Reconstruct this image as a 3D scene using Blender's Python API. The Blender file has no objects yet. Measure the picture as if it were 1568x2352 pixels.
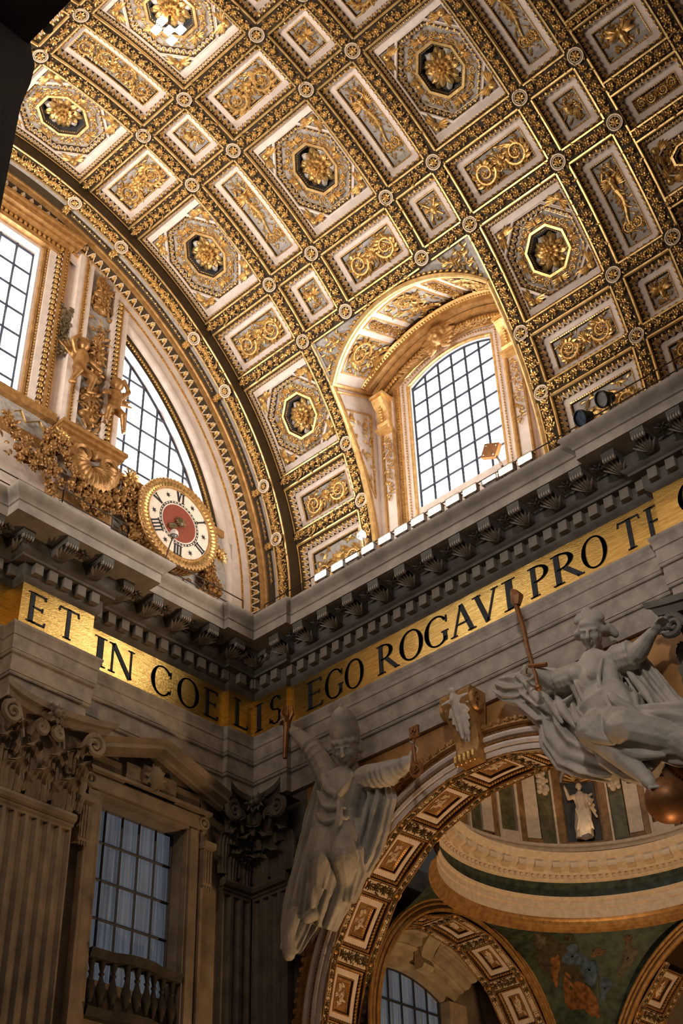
import bpy, bmesh, math, random
import numpy as np
from mathutils import Vector, Matrix
pi = math.pi
SC = bpy.context.scene
COL = SC.collection
ZC = 28.7            # height of the vault axis above the floor (all z below are relative to it)

# ------------------------------------------------------------------ camera, world, light, exposure
cam_d = bpy.data.cameras.new('camera'); cam = bpy.data.objects.new('camera', cam_d); COL.objects.link(cam)
_R = [[0.72913794, 0.68381998, -0.02735154], [0.43587184, -0.43320361, 0.78889187], [0.52761123, -0.58713275, -0.61392306]]
cam.matrix_world = Matrix([[_R[0][i], _R[1][i], _R[2][i], (29.7224, -15.4279, -27.0674 + ZC)[i]] for i in range(3)] + [[0, 0, 0, 1]])
cam_d.sensor_fit = 'VERTICAL'; cam_d.sensor_height = 36.0; cam_d.sensor_width = 24.0
cam_d.lens = 3111.3058 / 2352 * 36.0; cam_d.clip_end = 300; cam_d.clip_start = 0.05
SC.camera = cam
world = bpy.data.worlds.new('world'); SC.world = world; world.use_nodes = True
world.node_tree.nodes['Background'].inputs[0].default_value = (1.0, 0.93, 0.85, 1)
world.node_tree.nodes['Background'].inputs[1].default_value = 0.03
SC.view_settings.view_transform = 'Standard'; SC.view_settings.look = 'None'
SC.view_settings.exposure = 0.0; SC.view_settings.gamma = 1.0; SC.view_settings.use_curve_mapping = False
LAMP_W = 85.0        # watts of each floodlight on the cornice
PANE_E = 8.5          # brightness of the daylit panes

# ------------------------------------------------------------------ materials
def mat(name, col, rough=0.7, metal=0.0, var=0.12, scale=6.0, bump=0.0, bscale=20.0, emit=None, estr=0.0, col2=None, spec=0.4):
    m = bpy.data.materials.new(name); m.use_nodes = True
    nt = m.node_tree; b = nt.nodes['Principled BSDF']
    b.inputs['Roughness'].default_value = rough; b.inputs['Metallic'].default_value = metal
    b.inputs['Specular IOR Level'].default_value = spec
    tc = nt.nodes.new('ShaderNodeTexCoord'); n = nt.nodes.new('ShaderNodeTexNoise')
    n.inputs['Scale'].default_value = scale; n.inputs['Detail'].default_value = 4
    nt.links.new(tc.outputs['Object'], n.inputs['Vector'])
    r = nt.nodes.new('ShaderNodeValToRGB')
    c2 = col2 if col2 else tuple(max(0, c * (1 - 2 * var)) for c in col)
    c1 = col if col2 else tuple(min(1, c * (1 + var)) for c in col)
    r.color_ramp.elements[0].color = (*c2, 1); r.color_ramp.elements[1].color = (*c1, 1)
    r.color_ramp.elements[0].position = 0.3; r.color_ramp.elements[1].position = 0.65
    nt.links.new(n.outputs['Fac'], r.inputs['Fac']); nt.links.new(r.outputs['Color'], b.inputs['Base Color'])
    if bump:
        n2 = nt.nodes.new('ShaderNodeTexNoise'); n2.inputs['Scale'].default_value = bscale; n2.inputs['Detail'].default_value = 3
        nt.links.new(tc.outputs['Object'], n2.inputs['Vector'])
        bp = nt.nodes.new('ShaderNodeBump'); bp.inputs['Strength'].default_value = bump; bp.inputs['Distance'].default_value = 0.05
        nt.links.new(n2.outputs['Fac'], bp.inputs['Height']); nt.links.new(bp.outputs['Normal'], b.inputs['Normal'])
    if emit:
        b.inputs['Emission Color'].default_value = (*emit, 1); b.inputs['Emission Strength'].default_value = estr
    return m

M = {}
M['gold'] = mat('gilded_stucco', (0.84, 0.55, 0.21), 0.34, 0.75, bump=0.25, bscale=30, col2=(0.42, 0.23, 0.07), scale=9)
M['goldtrim'] = mat('gilded_fillet', (0.93, 0.64, 0.28), 0.34, 0.75, col2=(0.66, 0.40, 0.14), scale=5, bump=0.1)
M['goldground'] = mat('shaded_gold_ground', (0.055, 0.032, 0.012), 0.65, 0.3, scale=7)  # near-black ground: shade of carving gaps and the arch step in the colour
M['goldwarm'] = mat('ochre_gold', (0.50, 0.28, 0.10), 0.45, 0.45, col2=(0.30, 0.15, 0.045), scale=5, bump=0.15)
M['antique'] = mat('antique_gold', (0.44, 0.235, 0.08), 0.42, 0.5, col2=(0.22, 0.10, 0.03), scale=5, bump=0.2)
M['white'] = mat('white_stucco', (0.74, 0.62, 0.55), 0.75, bump=0.05, var=0.06, scale=3)
M['grey'] = mat('grey_stucco', (0.40, 0.36, 0.33), 0.8, var=0.12, scale=8)
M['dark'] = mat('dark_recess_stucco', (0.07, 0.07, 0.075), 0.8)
M['ring'] = mat('gilt_pale_ring', (0.74, 0.58, 0.42), 0.5, 0.3, var=0.1)
M['pale'] = mat('pale_stucco', (0.66, 0.58, 0.52), 0.7, var=0.1)
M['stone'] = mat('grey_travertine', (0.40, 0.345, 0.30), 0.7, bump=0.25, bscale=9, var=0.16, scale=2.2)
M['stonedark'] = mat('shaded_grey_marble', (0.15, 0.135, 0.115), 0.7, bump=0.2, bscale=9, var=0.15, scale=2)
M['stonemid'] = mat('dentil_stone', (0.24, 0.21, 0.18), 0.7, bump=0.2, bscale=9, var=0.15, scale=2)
M['cornice'] = mat('cornice_stone', (0.44, 0.385, 0.335), 0.7, bump=0.3, bscale=6, var=0.14, scale=1.6)
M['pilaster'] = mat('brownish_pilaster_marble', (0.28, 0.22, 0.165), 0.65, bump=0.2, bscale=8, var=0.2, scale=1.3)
M['marble'] = mat('statue_marble', (0.46, 0.42, 0.37), 0.55, bump=0.15, bscale=14, var=0.14, scale=1.5)
M['orange'] = mat('orange_marble', (0.55, 0.28, 0.095), 0.42, col2=(0.30, 0.14, 0.045), scale=1.1, bump=0.05)
M['letter'] = mat('dark_blue_mosaic', (0.012, 0.017, 0.026), 0.55, bump=0.2, bscale=40)
M['iron'] = mat('window_iron', (0.045, 0.05, 0.07), 0.5, 0.3)
M['rail'] = mat('bronze_rail', (0.07, 0.05, 0.035), 0.5, 0.5)
M['dial'] = mat('cream_clock_dial', (0.84, 0.72, 0.60), 0.6, var=0.05)
M['dialred'] = mat('brick_red_dial_centre', (0.25, 0.05, 0.022), 0.6, var=0.1, scale=12)
M['black'] = mat('black_paint', (0.012, 0.014, 0.018), 0.5)
M['bronze'] = mat('aged_bronze', (0.16, 0.12, 0.06), 0.5, 0.6)
M['copper'] = mat('reddish_bronze', (0.30, 0.13, 0.05), 0.45, 0.5)
M['lampbody'] = mat('grey_lamp_housing', (0.28, 0.25, 0.23), 0.5, 0.3)
M['led'] = mat('lit_led_panel', (1, 0.9, 0.7), 0.5, emit=(1.0, 0.82, 0.55), estr=60.0)
M['ledhot'] = mat('lit_led_module', (1, 0.95, 0.9), 0.5, emit=(1.0, 0.90, 0.78), estr=25.0)
M['pane'] = mat('daylit_pane', (0.8, 0.85, 0.95), 0.3, emit=(0.90, 0.95, 1.0), estr=PANE_E)
M['curtain'] = mat('curtained_pane', (0.15, 0.18, 0.23), 0.35, emit=(0.30, 0.40, 0.55), estr=0.14, var=0.22, scale=6)
M['green'] = mat('dark_green_mosaic', (0.035, 0.055, 0.035), 0.6, var=0.35, scale=4)
M['olive'] = mat('olive_marble_panel', (0.12, 0.105, 0.05), 0.5, var=0.25, scale=4)
M['brown'] = mat('brown_marble', (0.27, 0.14, 0.05), 0.5, var=0.25, scale=3)
M['ivory'] = mat('ivory_stone', (0.66, 0.52, 0.38), 0.65, var=0.08)
M['travertine'] = mat('banded_travertine', (0.45, 0.36, 0.24), 0.7, var=0.15, scale=2, bump=0.1, bscale=12)
M['floor'] = mat('marble_floor', (0.33, 0.28, 0.24), 0.35, var=0.2, scale=0.6)
M['plain'] = mat('plain_plaster', (0.40, 0.34, 0.28), 0.8)
M['blue'] = mat('fresco_blue', (0.06, 0.10, 0.15), 0.8, var=0.3)
M['ochre'] = mat('fresco_ochre', (0.20, 0.08, 0.02), 0.8, var=0.35)
M['skin'] = mat('fresco_flesh', (0.16, 0.09, 0.045), 0.8, var=0.2)
M['darkfresco'] = mat('fresco_shadow', (0.05, 0.04, 0.02), 0.8, var=0.3)
M['piece'] = mat('fresco_greyish', (0.10, 0.085, 0.06), 0.8, var=0.3)
M['balu'] = mat('dark_balustrade_stone', (0.05, 0.042, 0.034), 0.7, var=0.2)  # near-black balustrade stone
M['pier'] = mat('pale_pier_stone', (0.80, 0.74, 0.68), 0.75, var=0.1, scale=1.0, bump=.1)
M['dome_white'] = mat('white_security_plastic', (0.7, 0.66, 0.62), 0.4)
def mosaic():
    m = mat('gold_mosaic', (0.90, 0.62, 0.20), 0.33, 1.0, col2=(0.46, 0.26, 0.06), scale=3)
    nt = m.node_tree; b = nt.nodes['Principled BSDF']
    tc = nt.nodes.new('ShaderNodeTexCoord'); mp = nt.nodes.new('ShaderNodeMapping')
    mp.inputs['Scale'].default_value = (9, 9, 40)
    v = nt.nodes.new('ShaderNodeTexVoronoi'); v.inputs['Scale'].default_value = 1.0
    n = nt.nodes.new('ShaderNodeTexNoise'); n.inputs['Scale'].default_value = 0.5; n.inputs['Detail'].default_value = 6
    cn = next(q for q in nt.nodes if q.type == 'TEX_NOISE' and q != n); m2 = nt.nodes.new('ShaderNodeMapping'); m2.inputs['Scale'].default_value = (0.5, 0.5, 5.0)
    nt.links.new(tc.outputs['Object'], m2.inputs['Vector']); nt.links.new(m2.outputs['Vector'], cn.inputs['Vector']); cn.inputs['Detail'].default_value = 8; cn.inputs['Roughness'].default_value = 0.75
    mx = nt.nodes.new('ShaderNodeMath'); mx.operation = 'ADD'
    bp = nt.nodes.new('ShaderNodeBump'); bp.inputs['Strength'].default_value = 0.30; bp.inputs['Distance'].default_value = 0.015
    nt.links.new(tc.outputs['Object'], mp.inputs['Vector']); nt.links.new(mp.outputs['Vector'], v.inputs['Vector'])
    nt.links.new(mp.outputs['Vector'], n.inputs['Vector'])
    nt.links.new(v.outputs['Distance'], mx.inputs[0]); nt.links.new(n.outputs['Fac'], mx.inputs[1])
    nt.links.new(mx.outputs[0], bp.inputs['Height']); nt.links.new(bp.outputs['Normal'], b.inputs['Normal'])
    return m
M['mosaic'] = mosaic()
def curtain_folds(m):       # hanging cloth behind the glass: tall narrow streaks
    nt = m.node_tree; n = next(q for q in nt.nodes if q.type == 'TEX_NOISE'); tc = next(q for q in nt.nodes if q.type == 'TEX_COORD'); mp = nt.nodes.new('ShaderNodeMapping')
    mp.inputs['Scale'].default_value = (2.0, 2.0, 0.05); nt.links.new(tc.outputs['Object'], mp.inputs['Vector']); nt.links.new(mp.outputs['Vector'], n.inputs['Vector'])
    r = next(q for q in nt.nodes if q.type == 'VALTORGB'); nt.links.new(r.outputs['Color'], nt.nodes['Principled BSDF'].inputs['Emission Color']); nt.nodes['Principled BSDF'].inputs['Emission Strength'].default_value = 0.32
curtain_folds(M['curtain'])

# ------------------------------------------------------------------ mesh collecting
ORG = {}
class MB:
    def __init__(s): s.V = []; s.Q = []; s.T = []; s.n = 0
    def add(s, V, F, m=0, sm=True):
        V = np.asarray(V, float).reshape(-1, 3)
        q = [f for f in F if len(f) == 4]; t = [f for f in F if len(f) == 3]
        if len(q): s.Q.append((np.asarray(q, int) + s.n, m, sm))
        if len(t): s.T.append((np.asarray(t, int) + s.n, m, sm))
        for f in F:
            if len(f) > 4:
                a = [(f[0], f[i], f[i + 1]) for i in range(1, len(f) - 1)]
                s.T.append((np.asarray(a, int) + s.n, m, sm))
        s.V.append(V); s.n += len(V); return s
    def join(s, o, fn=None, m=None):
        if not o.V: return s
        V = np.concatenate(o.V)
        if fn is not None: V = fn(V)
        for F, mm, sm in o.Q: s.Q.append((F + s.n, mm if m is None else m, sm))
        for F, mm, sm in o.T: s.T.append((F + s.n, mm if m is None else m, sm))
        s.V.append(V); s.n += len(V); return s
    def map(s, fn): s.V = [fn(np.concatenate(s.V))] if s.V else []; return s
    def mesh(s, name, mats, org=(0, 0, 0), sharp=0.7):
        me = bpy.data.meshes.new(name)
        V = np.concatenate(s.V) - np.asarray(org, float)
        idx = []; st = []; tot = []; mi = []; sm = []; p = 0
        for L, k in ((s.Q, 4), (s.T, 3)):
            for F, m, smo in L:
                idx.append(F.ravel()); c = len(F); st.append(p + k * np.arange(c)); tot.append(np.full(c, k)); p += k * c
                mi.append(np.full(c, m)); sm.append(np.full(c, smo))
        idx = np.concatenate(idx); st = np.concatenate(st); mi = np.concatenate(mi); sm = np.concatenate(sm)
        me.vertices.add(len(V)); me.vertices.foreach_set('co', V.astype(np.float32).ravel())
        me.loops.add(len(idx)); me.loops.foreach_set('vertex_index', idx.astype(np.int32))
        me.polygons.add(len(st)); me.polygons.foreach_set('loop_start', st.astype(np.int32))
        me.polygons.foreach_set('material_index', mi.astype(np.int32)); me.polygons.foreach_set('use_smooth', sm.astype(bool))
        me.update(calc_edges=True); me.validate()
        if sharp: me.set_sharp_from_angle(angle=sharp)
        for m in (mats if isinstance(mats, (list, tuple)) else [mats]): me.materials.append(M[m] if isinstance(m, str) else m)
        return me
    def build(s, name, mats, parent=None, org=None, sharp=0.7):
        if org is None: org = ORG[parent.name] if parent else np.zeros(3)
        return place(name, s.mesh(name, mats, org, sharp), parent, org)

def place(name, me, parent=None, org=(0, 0, 0), rotx=0.0):
    o = bpy.data.objects.new(name, me); COL.objects.link(o); org = np.asarray(org, float)
    if parent is None: o.location = (org[0], org[1], org[2] + ZC)
    else: o.parent = parent; o.location = tuple(org - ORG[parent.name])
    if rotx: o.rotation_euler = (rotx, 0, 0)
    ORG[o.name] = org; return o
def tag(o, label, cat, group=None, kind=None):
    o['label'] = label; o['category'] = cat
    if group: o['group'] = group
    if kind: o['kind'] = kind
    return o
def thing(name, label, cat, org, group=None, kind=None):
    o = bpy.data.objects.new(name, None); COL.objects.link(o); o.empty_display_size = 0.1
    o.location = (org[0], org[1], org[2] + ZC); ORG[o.name] = np.asarray(org, float)
    return tag(o, label, cat, group, kind)

# ------------------------------------------------------------------ primitives
def gridf(n, m, cu=False, cv=False):
    F = []
    for i in range(n if cu else n - 1):
        for j in range(m if cv else m - 1):
            a = i * m + j; b = ((i + 1) % n) * m + j; c = ((i + 1) % n) * m + (j + 1) % m; d = i * m + (j + 1) % m
            F.append((a, b, c, d))
    return F
_G = {}
def grid(mb, P, m=0, cu=False, cv=False, sm=True):
    P = np.asarray(P, float); k = (P.shape[0], P.shape[1], cu, cv)
    if k not in _G: _G[k] = gridf(*k)
    mb.add(P.reshape(-1, 3), _G[k], m, sm)
def quad(mb, a, b, c, d, m=0): mb.add([a, b, c, d], [(0, 1, 2, 3)], m, False)
BOXF = [(0, 3, 2, 1), (4, 5, 6, 7), (0, 1, 5, 4), (1, 2, 6, 5), (2, 3, 7, 6), (3, 0, 4, 7)]
def box(mb, a, b, m=0):
    x0, y0, z0 = a; x1, y1, z1 = b
    mb.add([(x0, y0, z0), (x1, y0, z0), (x1, y1, z0), (x0, y1, z0), (x0, y0, z1), (x1, y0, z1), (x1, y1, z1), (x0, y1, z1)], BOXF, m, False)
_E = {}
def ell(mb, c, r, nu=8, nv=5, B=None, m=0):
    if (nu, nv) not in _E:
        th = np.linspace(0, pi, nv + 1)[1:-1]; ph = np.arange(nu) * 2 * pi / nu
        V = [(0, 0, 1)] + [(math.sin(t) * math.cos(p), math.sin(t) * math.sin(p), math.cos(t)) for t in th for p in ph] + [(0, 0, -1)]
        F = [(0, 1 + j, 1 + (j + 1) % nu) for j in range(nu)]
        for i in range(nv - 2):
            for j in range(nu): F.append((1 + i * nu + j, 1 + (i + 1) * nu + j, 1 + (i + 1) * nu + (j + 1) % nu, 1 + i * nu + (j + 1) % nu))
        L = len(V) - 1; F += [(L, 1 + (nv - 2) * nu + (j + 1) % nu, 1 + (nv - 2) * nu + j) for j in range(nu)]
        _E[(nu, nv)] = (np.array(V), F)
    V, F = _E[(nu, nv)]; r = np.asarray(r, float) * np.ones(3); P = V * r
    if B is not None: P = P @ np.asarray(B)
    mb.add(P + np.asarray(c, float), F, m)
def frames(P, closed=False):
    P = np.asarray(P, float); T = np.roll(P, -1, 0) - np.roll(P, 1, 0)
    if not closed: T[0] = P[1] - P[0]; T[-1] = P[-1] - P[-2]
    T /= np.linalg.norm(T, axis=1)[:, None] + 1e-12
    n = np.cross(T[0], (0, 0, 1.0));
    if np.linalg.norm(n) < 1e-3: n = np.cross(T[0], (0, 1.0, 0))
    N = []
    for t in T:
        n = n - t * (n @ t); n /= np.linalg.norm(n) + 1e-12; N.append(n)
    N = np.array(N); return T, N, np.cross(T, N)
def tube(mb, P, r, k=6, m=0, closed=False, caps=True, flat=1.0):
    P = np.asarray(P, float); r = np.ones(len(P)) * r; T, N, B = frames(P, closed)
    a = np.arange(k) * 2 * pi / k
    G = P[:, None, :] + r[:, None, None] * (np.cos(a)[None, :, None] * N[:, None, :] + flat * np.sin(a)[None, :, None] * B[:, None, :])
    grid(mb, G, m, cu=closed, cv=True)
    if caps and not closed:
        mb.add(G[0], [tuple(range(k))], m); mb.add(G[-1], [tuple(range(k - 1, -1, -1))], m)
def capsule(mb, a, b, ra, rb, k=10, m=0):
    a = np.asarray(a, float); b = np.asarray(b, float); d = b - a; L = np.linalg.norm(d); d /= L + 1e-9
    P = []; R = []
    for t in np.linspace(-pi / 2, 0, 4): P.append(a + d * ra * math.sin(t)); R.append(max(0.004, ra * math.cos(t)))
    for t in np.linspace(0, pi / 2, 4): P.append(b + d * rb * math.sin(t)); R.append(max(0.004, rb * math.cos(t)))
    tube(mb, P, np.array(R), k, m)
def lathe(mb, prof, n=24, c=(0, 0, 0), m=0, a0=0, a1=2 * pi, ax=1.0, ay=1.0):
    full = abs(a1 - a0 - 2 * pi) < 1e-6; A = np.linspace(a0, a1, n, endpoint=not full)
    P = np.array([[(c[0] + r * ax * math.cos(a), c[1] + r * ay * math.sin(a), c[2] + z) for (r, z) in prof] for a in A])
    grid(mb, P, m, cu=full)
# petal in panel coordinates: (u, v) along the panel, h toward the viewer
_pt = np.array([0, 0.3, 0.68, 1.0]); _pw = np.array([0.35, 0.95, 0.75, 0.06]); _ph = np.array([0.15, 0.75, 1.0, 0.75])
def petal(mb, c, a, L, w, h=0.06, m=0, lift=0.0):
    ca, sa = math.cos(a), math.sin(a)
    t = _pt * L; hw = _pw * w * 0.5; hh = _ph * h + lift * _pt
    P = np.empty((4, 3, 3))
    for j, s in enumerate((-1, 0, 1)):
        P[:, j, 0] = c[0] + t * ca - s * hw * sa; P[:, j, 1] = c[1] + t * sa + s * hw * ca
        P[:, j, 2] = c[2] + .015 + hh - (0 if s == 0 else 0.32) * w * (.4 + .6 * _pw)
    grid(mb, P[:, ::-1], m)
def flower(mb, c, r, n=7, h=0.06, m=0, a0=0.0, core=True):
    for i in range(n): petal(mb, c, a0 + i * 2 * pi / n, r, r * 3.6 / n, h, m)
    if core: ell(mb, (c[0], c[1], c[2] + h * 0.7), r * 0.3, 6, 4, m=m)
def spiral(c, r, a0, turns, d=1, n=22, h=0.05, rmin=0.12):
    t = np.linspace(0, 1, n); R = r * (1 - (1 - rmin) * t); a = a0 + d * turns * 2 * pi * t
    return np.stack([c[0] + R * np.cos(a), c[1] + R * np.sin(a), np.full(n, c[2] + h)], 1)
def scroll(mb, rng, c, r, a0, d, m=0, h=0.05, leaves=True):
    P = spiral(c, r, a0, 1.6, d, 26, h, .2); P[:, 1] = c[1] + (P[:, 1] - c[1]) * 1.06; tube(mb, P, np.linspace(0.15, 0.07, 26) * r, 6, m)
    flower(mb, (c[0], c[1], c[2] + h), r * 0.36, 6, h * 1.3, m, rng.random() * 6)
    if leaves:
        for i in range(0, 16, 1):
            q = P[i]; t = math.atan2(q[1] - c[1], q[0] - c[0])
            petal(mb, (q[0], q[1], c[2] + 0.01), t + d * (0.9 + 0.4 * rng.random()), r * (0.5 + 0.4 * rng.random()), r * 0.36, 1.4 * h * (0.8 + 0.7 * rng.random()), m)
            if i < 12: petal(mb, (q[0], q[1], c[2]), t + pi - d * 0.7, r * 0.3, r * 0.15, h * 0.8, m)
def fill_leaves(mb, rng, u0, u1, v0, v1, n, s, h=0.04, m=0):
    for i in range(n):
        petal(mb, (rng.uniform(u0, u1), rng.uniform(v0, v1), 0), rng.random() * 6.28, s * rng.uniform(0.6, 1.2), s * 0.42, h * rng.uniform(0.6, 1.3), m)
def rinceau(mb, w, h, seed, centre='flower', hh=0.12):
    rng = random.Random(seed); sw = w < h
    L, S = (h, w) if sw else (w, h); o = MB()
    half = L / 2; nc = max(1, round((half - S * 0.18) / (S * 0.80))); cell = (half - S * 0.16) / nc; r = min(S * 0.40, cell * 0.52)
    for sd in (-1, 1):
        for k in range(nc):
            cx = sd * (S * 0.16 + cell * (k + 0.5)); dd = sd * (1 if k % 2 == 0 else -1); cy = S * 0.05 * (1 if k % 2 else -1)
            scroll(o, rng, (cx, cy, 0), r, pi if sd > 0 else 0, dd, h=hh * 0.7)
            for q in range(5): petal(o, (cx + rng.uniform(-r, r), (1 if q % 2 else -1) * S * 0.44, 0), rng.choice((0.2, 2.9, 3.4, 6.1)), r * 0.6, r * 0.22, hh * 0.6)
        tube(o, [(sd * (S * .1 + half * .92 * t), S * 0.3 * math.sin(t * nc * pi + sd), hh * .4) for t in np.linspace(0, 1, 14)], 0.022, 5)
    if centre == 'flower':
        flower(o, (0, 0, 0.02), S * 0.2, 8, hh * 1.2); flower(o, (0, 0, 0.07), S * 0.12, 6, hh)
    elif centre == 'mask':
        ell(o, (0, 0, 0.05), (S * 0.11, S * 0.15, 0.1), 8, 6); ell(o, (0, -S * .01, 0.14), (0.025, S * .05, 0.04), 6, 4)
        for a in np.linspace(0.3, 2.84, 7): petal(o, (S * .08 * math.cos(a), S * .1 * math.sin(a), 0.03), a, S * 0.2, S * 0.12, 0.09)
        for a in (3.5, 4.1, 4.7, 5.3, 5.9): petal(o, (S * .08 * math.cos(a), S * .1 * math.sin(a), 0.02), a, S * 0.24, S * 0.1, 0.06)
    fill_leaves(o, rng, -half * .96, half * .96, -S * .46, S * .46, int(46 * L / S), S * 0.2, hh * 0.5)
    if sw: mb.join(o, lambda V: np.stack([-V[:, 1], V[:, 0], V[:, 2]], 1))
    else: mb.join(o)
def nude_panel(mb, w, h, seed):
    rng = random.Random(seed); S = w; hh = 0.08; y = h * 0.18
    ell(mb, (0, y + S * .62, .1), (S * .10, S * .12, .10), 8, 6)
    for q in range(14): petal(mb, (rng.uniform(-.3, .3) * S, y + S * (.72 + rng.random() * .25), .02), rng.uniform(.4, 2.7), S * .2, S * .09, .09)
    ell(mb, (0, y + S * .30, .10), (S * .17, S * .22, .13), 10, 6); ell(mb, (0, y + S * .02, .08), (S * .13, S * .2, .12), 10, 6)
    for s in (-1, 1):
        ell(mb, (s * S * .07, y + S * .36, .2), (S * .07, S * .07, .05), 8, 5)
        tube(mb, [(s * S * .14, y + S * .42, .12), (s * S * .34, y + S * .5, .1), (s * S * .2, y + S * .78, .1)], np.array([.055, .045, .035]) * S * 1.2, 6)
        for k in range(6): petal(mb, (s * S * .16, y + S * (.34 - .05 * k), .03), (pi / 2 - s * (1.0 + .17 * k)), S * .42, S * .1, .07)
        scroll(mb, rng, (s * S * .2, -h * .30, 0), S * .24, pi / 2, -s, h=.05)
        for k in range(9): petal(mb, (s * S * .06 * rng.random(), y - S * (.1 + .1 * k), .03), -pi / 2 + s * rng.uniform(.2, .9), S * .34, S * .11, .08)
    tube(mb, [(S * .1 * math.sin(t * 5), y - S * .15 - t * h * .42, .06) for t in np.linspace(0, 1, 12)], np.linspace(.12, .04, 12) * S, 6)
    fill_leaves(mb, rng, -S * .46, S * .46, -h * .48, h * .48, 120, S * .2, .06)
def trophy_panel(mb, w, h, seed):
    rng = random.Random(seed); S = min(w, h); k = seed % 3
    if k == 0:      # tiara, bag and cords
        ell(mb, (-.12 * S, .1 * S, .06), (.2 * S, .26 * S, .14), 10, 7); ell(mb, (-.12 * S, .34 * S, .1), (.06 * S, .07 * S, .07), 6, 5)
        for q in (-.05, .08, .2): tube(mb, [(-.12 * S + .2 * S * math.cos(t), q * S, .06 + .13 * math.sin(t)) for t in np.linspace(0, pi, 8)], .02, 5)
        for s in (-.3, 0, .25): tube(mb, [(.05 * S + s * .3 * S, -.05 * S, .06), (.2 * S + s * S * .3, -.2 * S, .06), (.1 * S + s * S * .5, -.44 * S, .05)], .04, 5)
    elif k == 1:    # crossed staffs behind a winged shield
        for s in (-1, 1): tube(mb, [(-s * .34 * S, -.42 * S, .06), (s * .34 * S, .42 * S, .06)], .035, 6); ell(mb, (s * .34 * S, .42 * S, .07), (.09 * S, .06 * S, .06), 7, 5)
        ell(mb, (0, -.02 * S, .05), (.2 * S, .25 * S, .13), 10, 6)
        for s in (-1, 1):
            for q in range(5): petal(mb, (s * .14 * S, .02 * S * q, .05), pi / 2 - s * (.5 + .28 * q), .34 * S, .1 * S, .08)
    else:           # bee-like body with wings
        ell(mb, (0, -.1 * S, .06), (.12 * S, .24 * S, .12), 9, 7); ell(mb, (0, .18 * S, .07), (.09 * S, .09 * S, .1), 8, 6)
        for s in (-1, 1):
            for q in range(3): petal(mb, (s * .06 * S, .08 * S, .06), pi / 2 - s * (.8 + .5 * q), .46 * S, .2 * S, .12)
    fill_leaves(mb, rng, -w * .44, w * .44, -h * .44, h * .44, 56, S * .22, .06)
# egg and dart unit: x along the moulding, y down the slope, z out of it
def _unit(p, big=1.0):
    e = MB(); s = p / 0.17
    ell(e, (0, 0.0, 0.015), (.052 * s, .085 * big, .055 * s), 7, 5, m=0)
    a = np.linspace(0.12 * pi, 0.88 * pi, 7)
    tube(e, np.stack([.074 * s * np.cos(a) * 0.97, .05 - .185 * big * np.sin(a) + .06 * big, np.full(7, .03)], 1) * np.array([1, -1, 1]), .02 * s, 5, m=1, caps=False)
    box(e, (.080 * s, -.07 * big, -.02), (.092 * s, .06 * big, .03), 0)
    return e
_UN = {}
def eggs(mb, p0, p1, n_in, up, pitch=0.17, size=1.0, eggm=0, um=1):
    """row of eggs from p0 to p1; n_in: direction down the slope; up: out of the slope"""
    p0 = np.asarray(p0, float); p1 = np.asarray(p1, float); L = np.linalg.norm(p1 - p0); n = max(1, int(L / pitch)); p = L / n
    key = (round(p, 2), size)
    if key not in _UN: _UN[key] = _unit(round(p, 2), size)
    t = (p1 - p0) / L; d = np.asarray(n_in, float); z = np.asarray(up, float); d = d / np.linalg.norm(d); z = z / np.linalg.norm(z)
    B = np.stack([t, d, z])
    for i in range(n):
        c = p0 + t * p * (i + .5)
        mb.join(_UN[key], lambda V: V @ B + c)
def extrude_strip(mb, P, Q, m=0, sm=False): grid(mb, np.stack([P, Q], 0), m, sm=sm)
# joined sculpture: overlapping closed shells fused into one skin
def sculpt(mb, name, material, voxel, parent=None, org=None, smooth=3, disp=0.0, dscale=0.5):
    if org is None: org = ORG[parent.name] if parent else np.zeros(3)
    me = mb.mesh(name + '_raw', material, org, sharp=None)
    t = bpy.data.objects.new('tmp', me); COL.objects.link(t)
    r = t.modifiers.new('r', 'REMESH'); r.mode = 'VOXEL'; r.voxel_size = voxel; r.use_smooth_shade = True
    if smooth:
        s = t.modifiers.new('s', 'SMOOTH'); s.factor = 0.5; s.iterations = smooth
    if disp:
        tx = bpy.data.textures.new('folds', 'CLOUDS'); tx.noise_scale = dscale; tx.noise_depth = 2
        d = t.modifiers.new('d', 'DISPLACE'); d.texture = tx; d.strength = disp; d.mid_level = 0.5
    dg = bpy.context.evaluated_depsgraph_get(); ev = t.evaluated_get(dg); nm = bpy.data.meshes.new_from_object(ev)
    bpy.data.objects.remove(t); bpy.data.meshes.remove(me); nm.name = name
    nm.materials.clear(); nm.materials.append(M[material]); nm.polygons.foreach_set('use_smooth', np.ones(len(nm.polygons), bool))
    return place(name, nm, parent, org)
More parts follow.
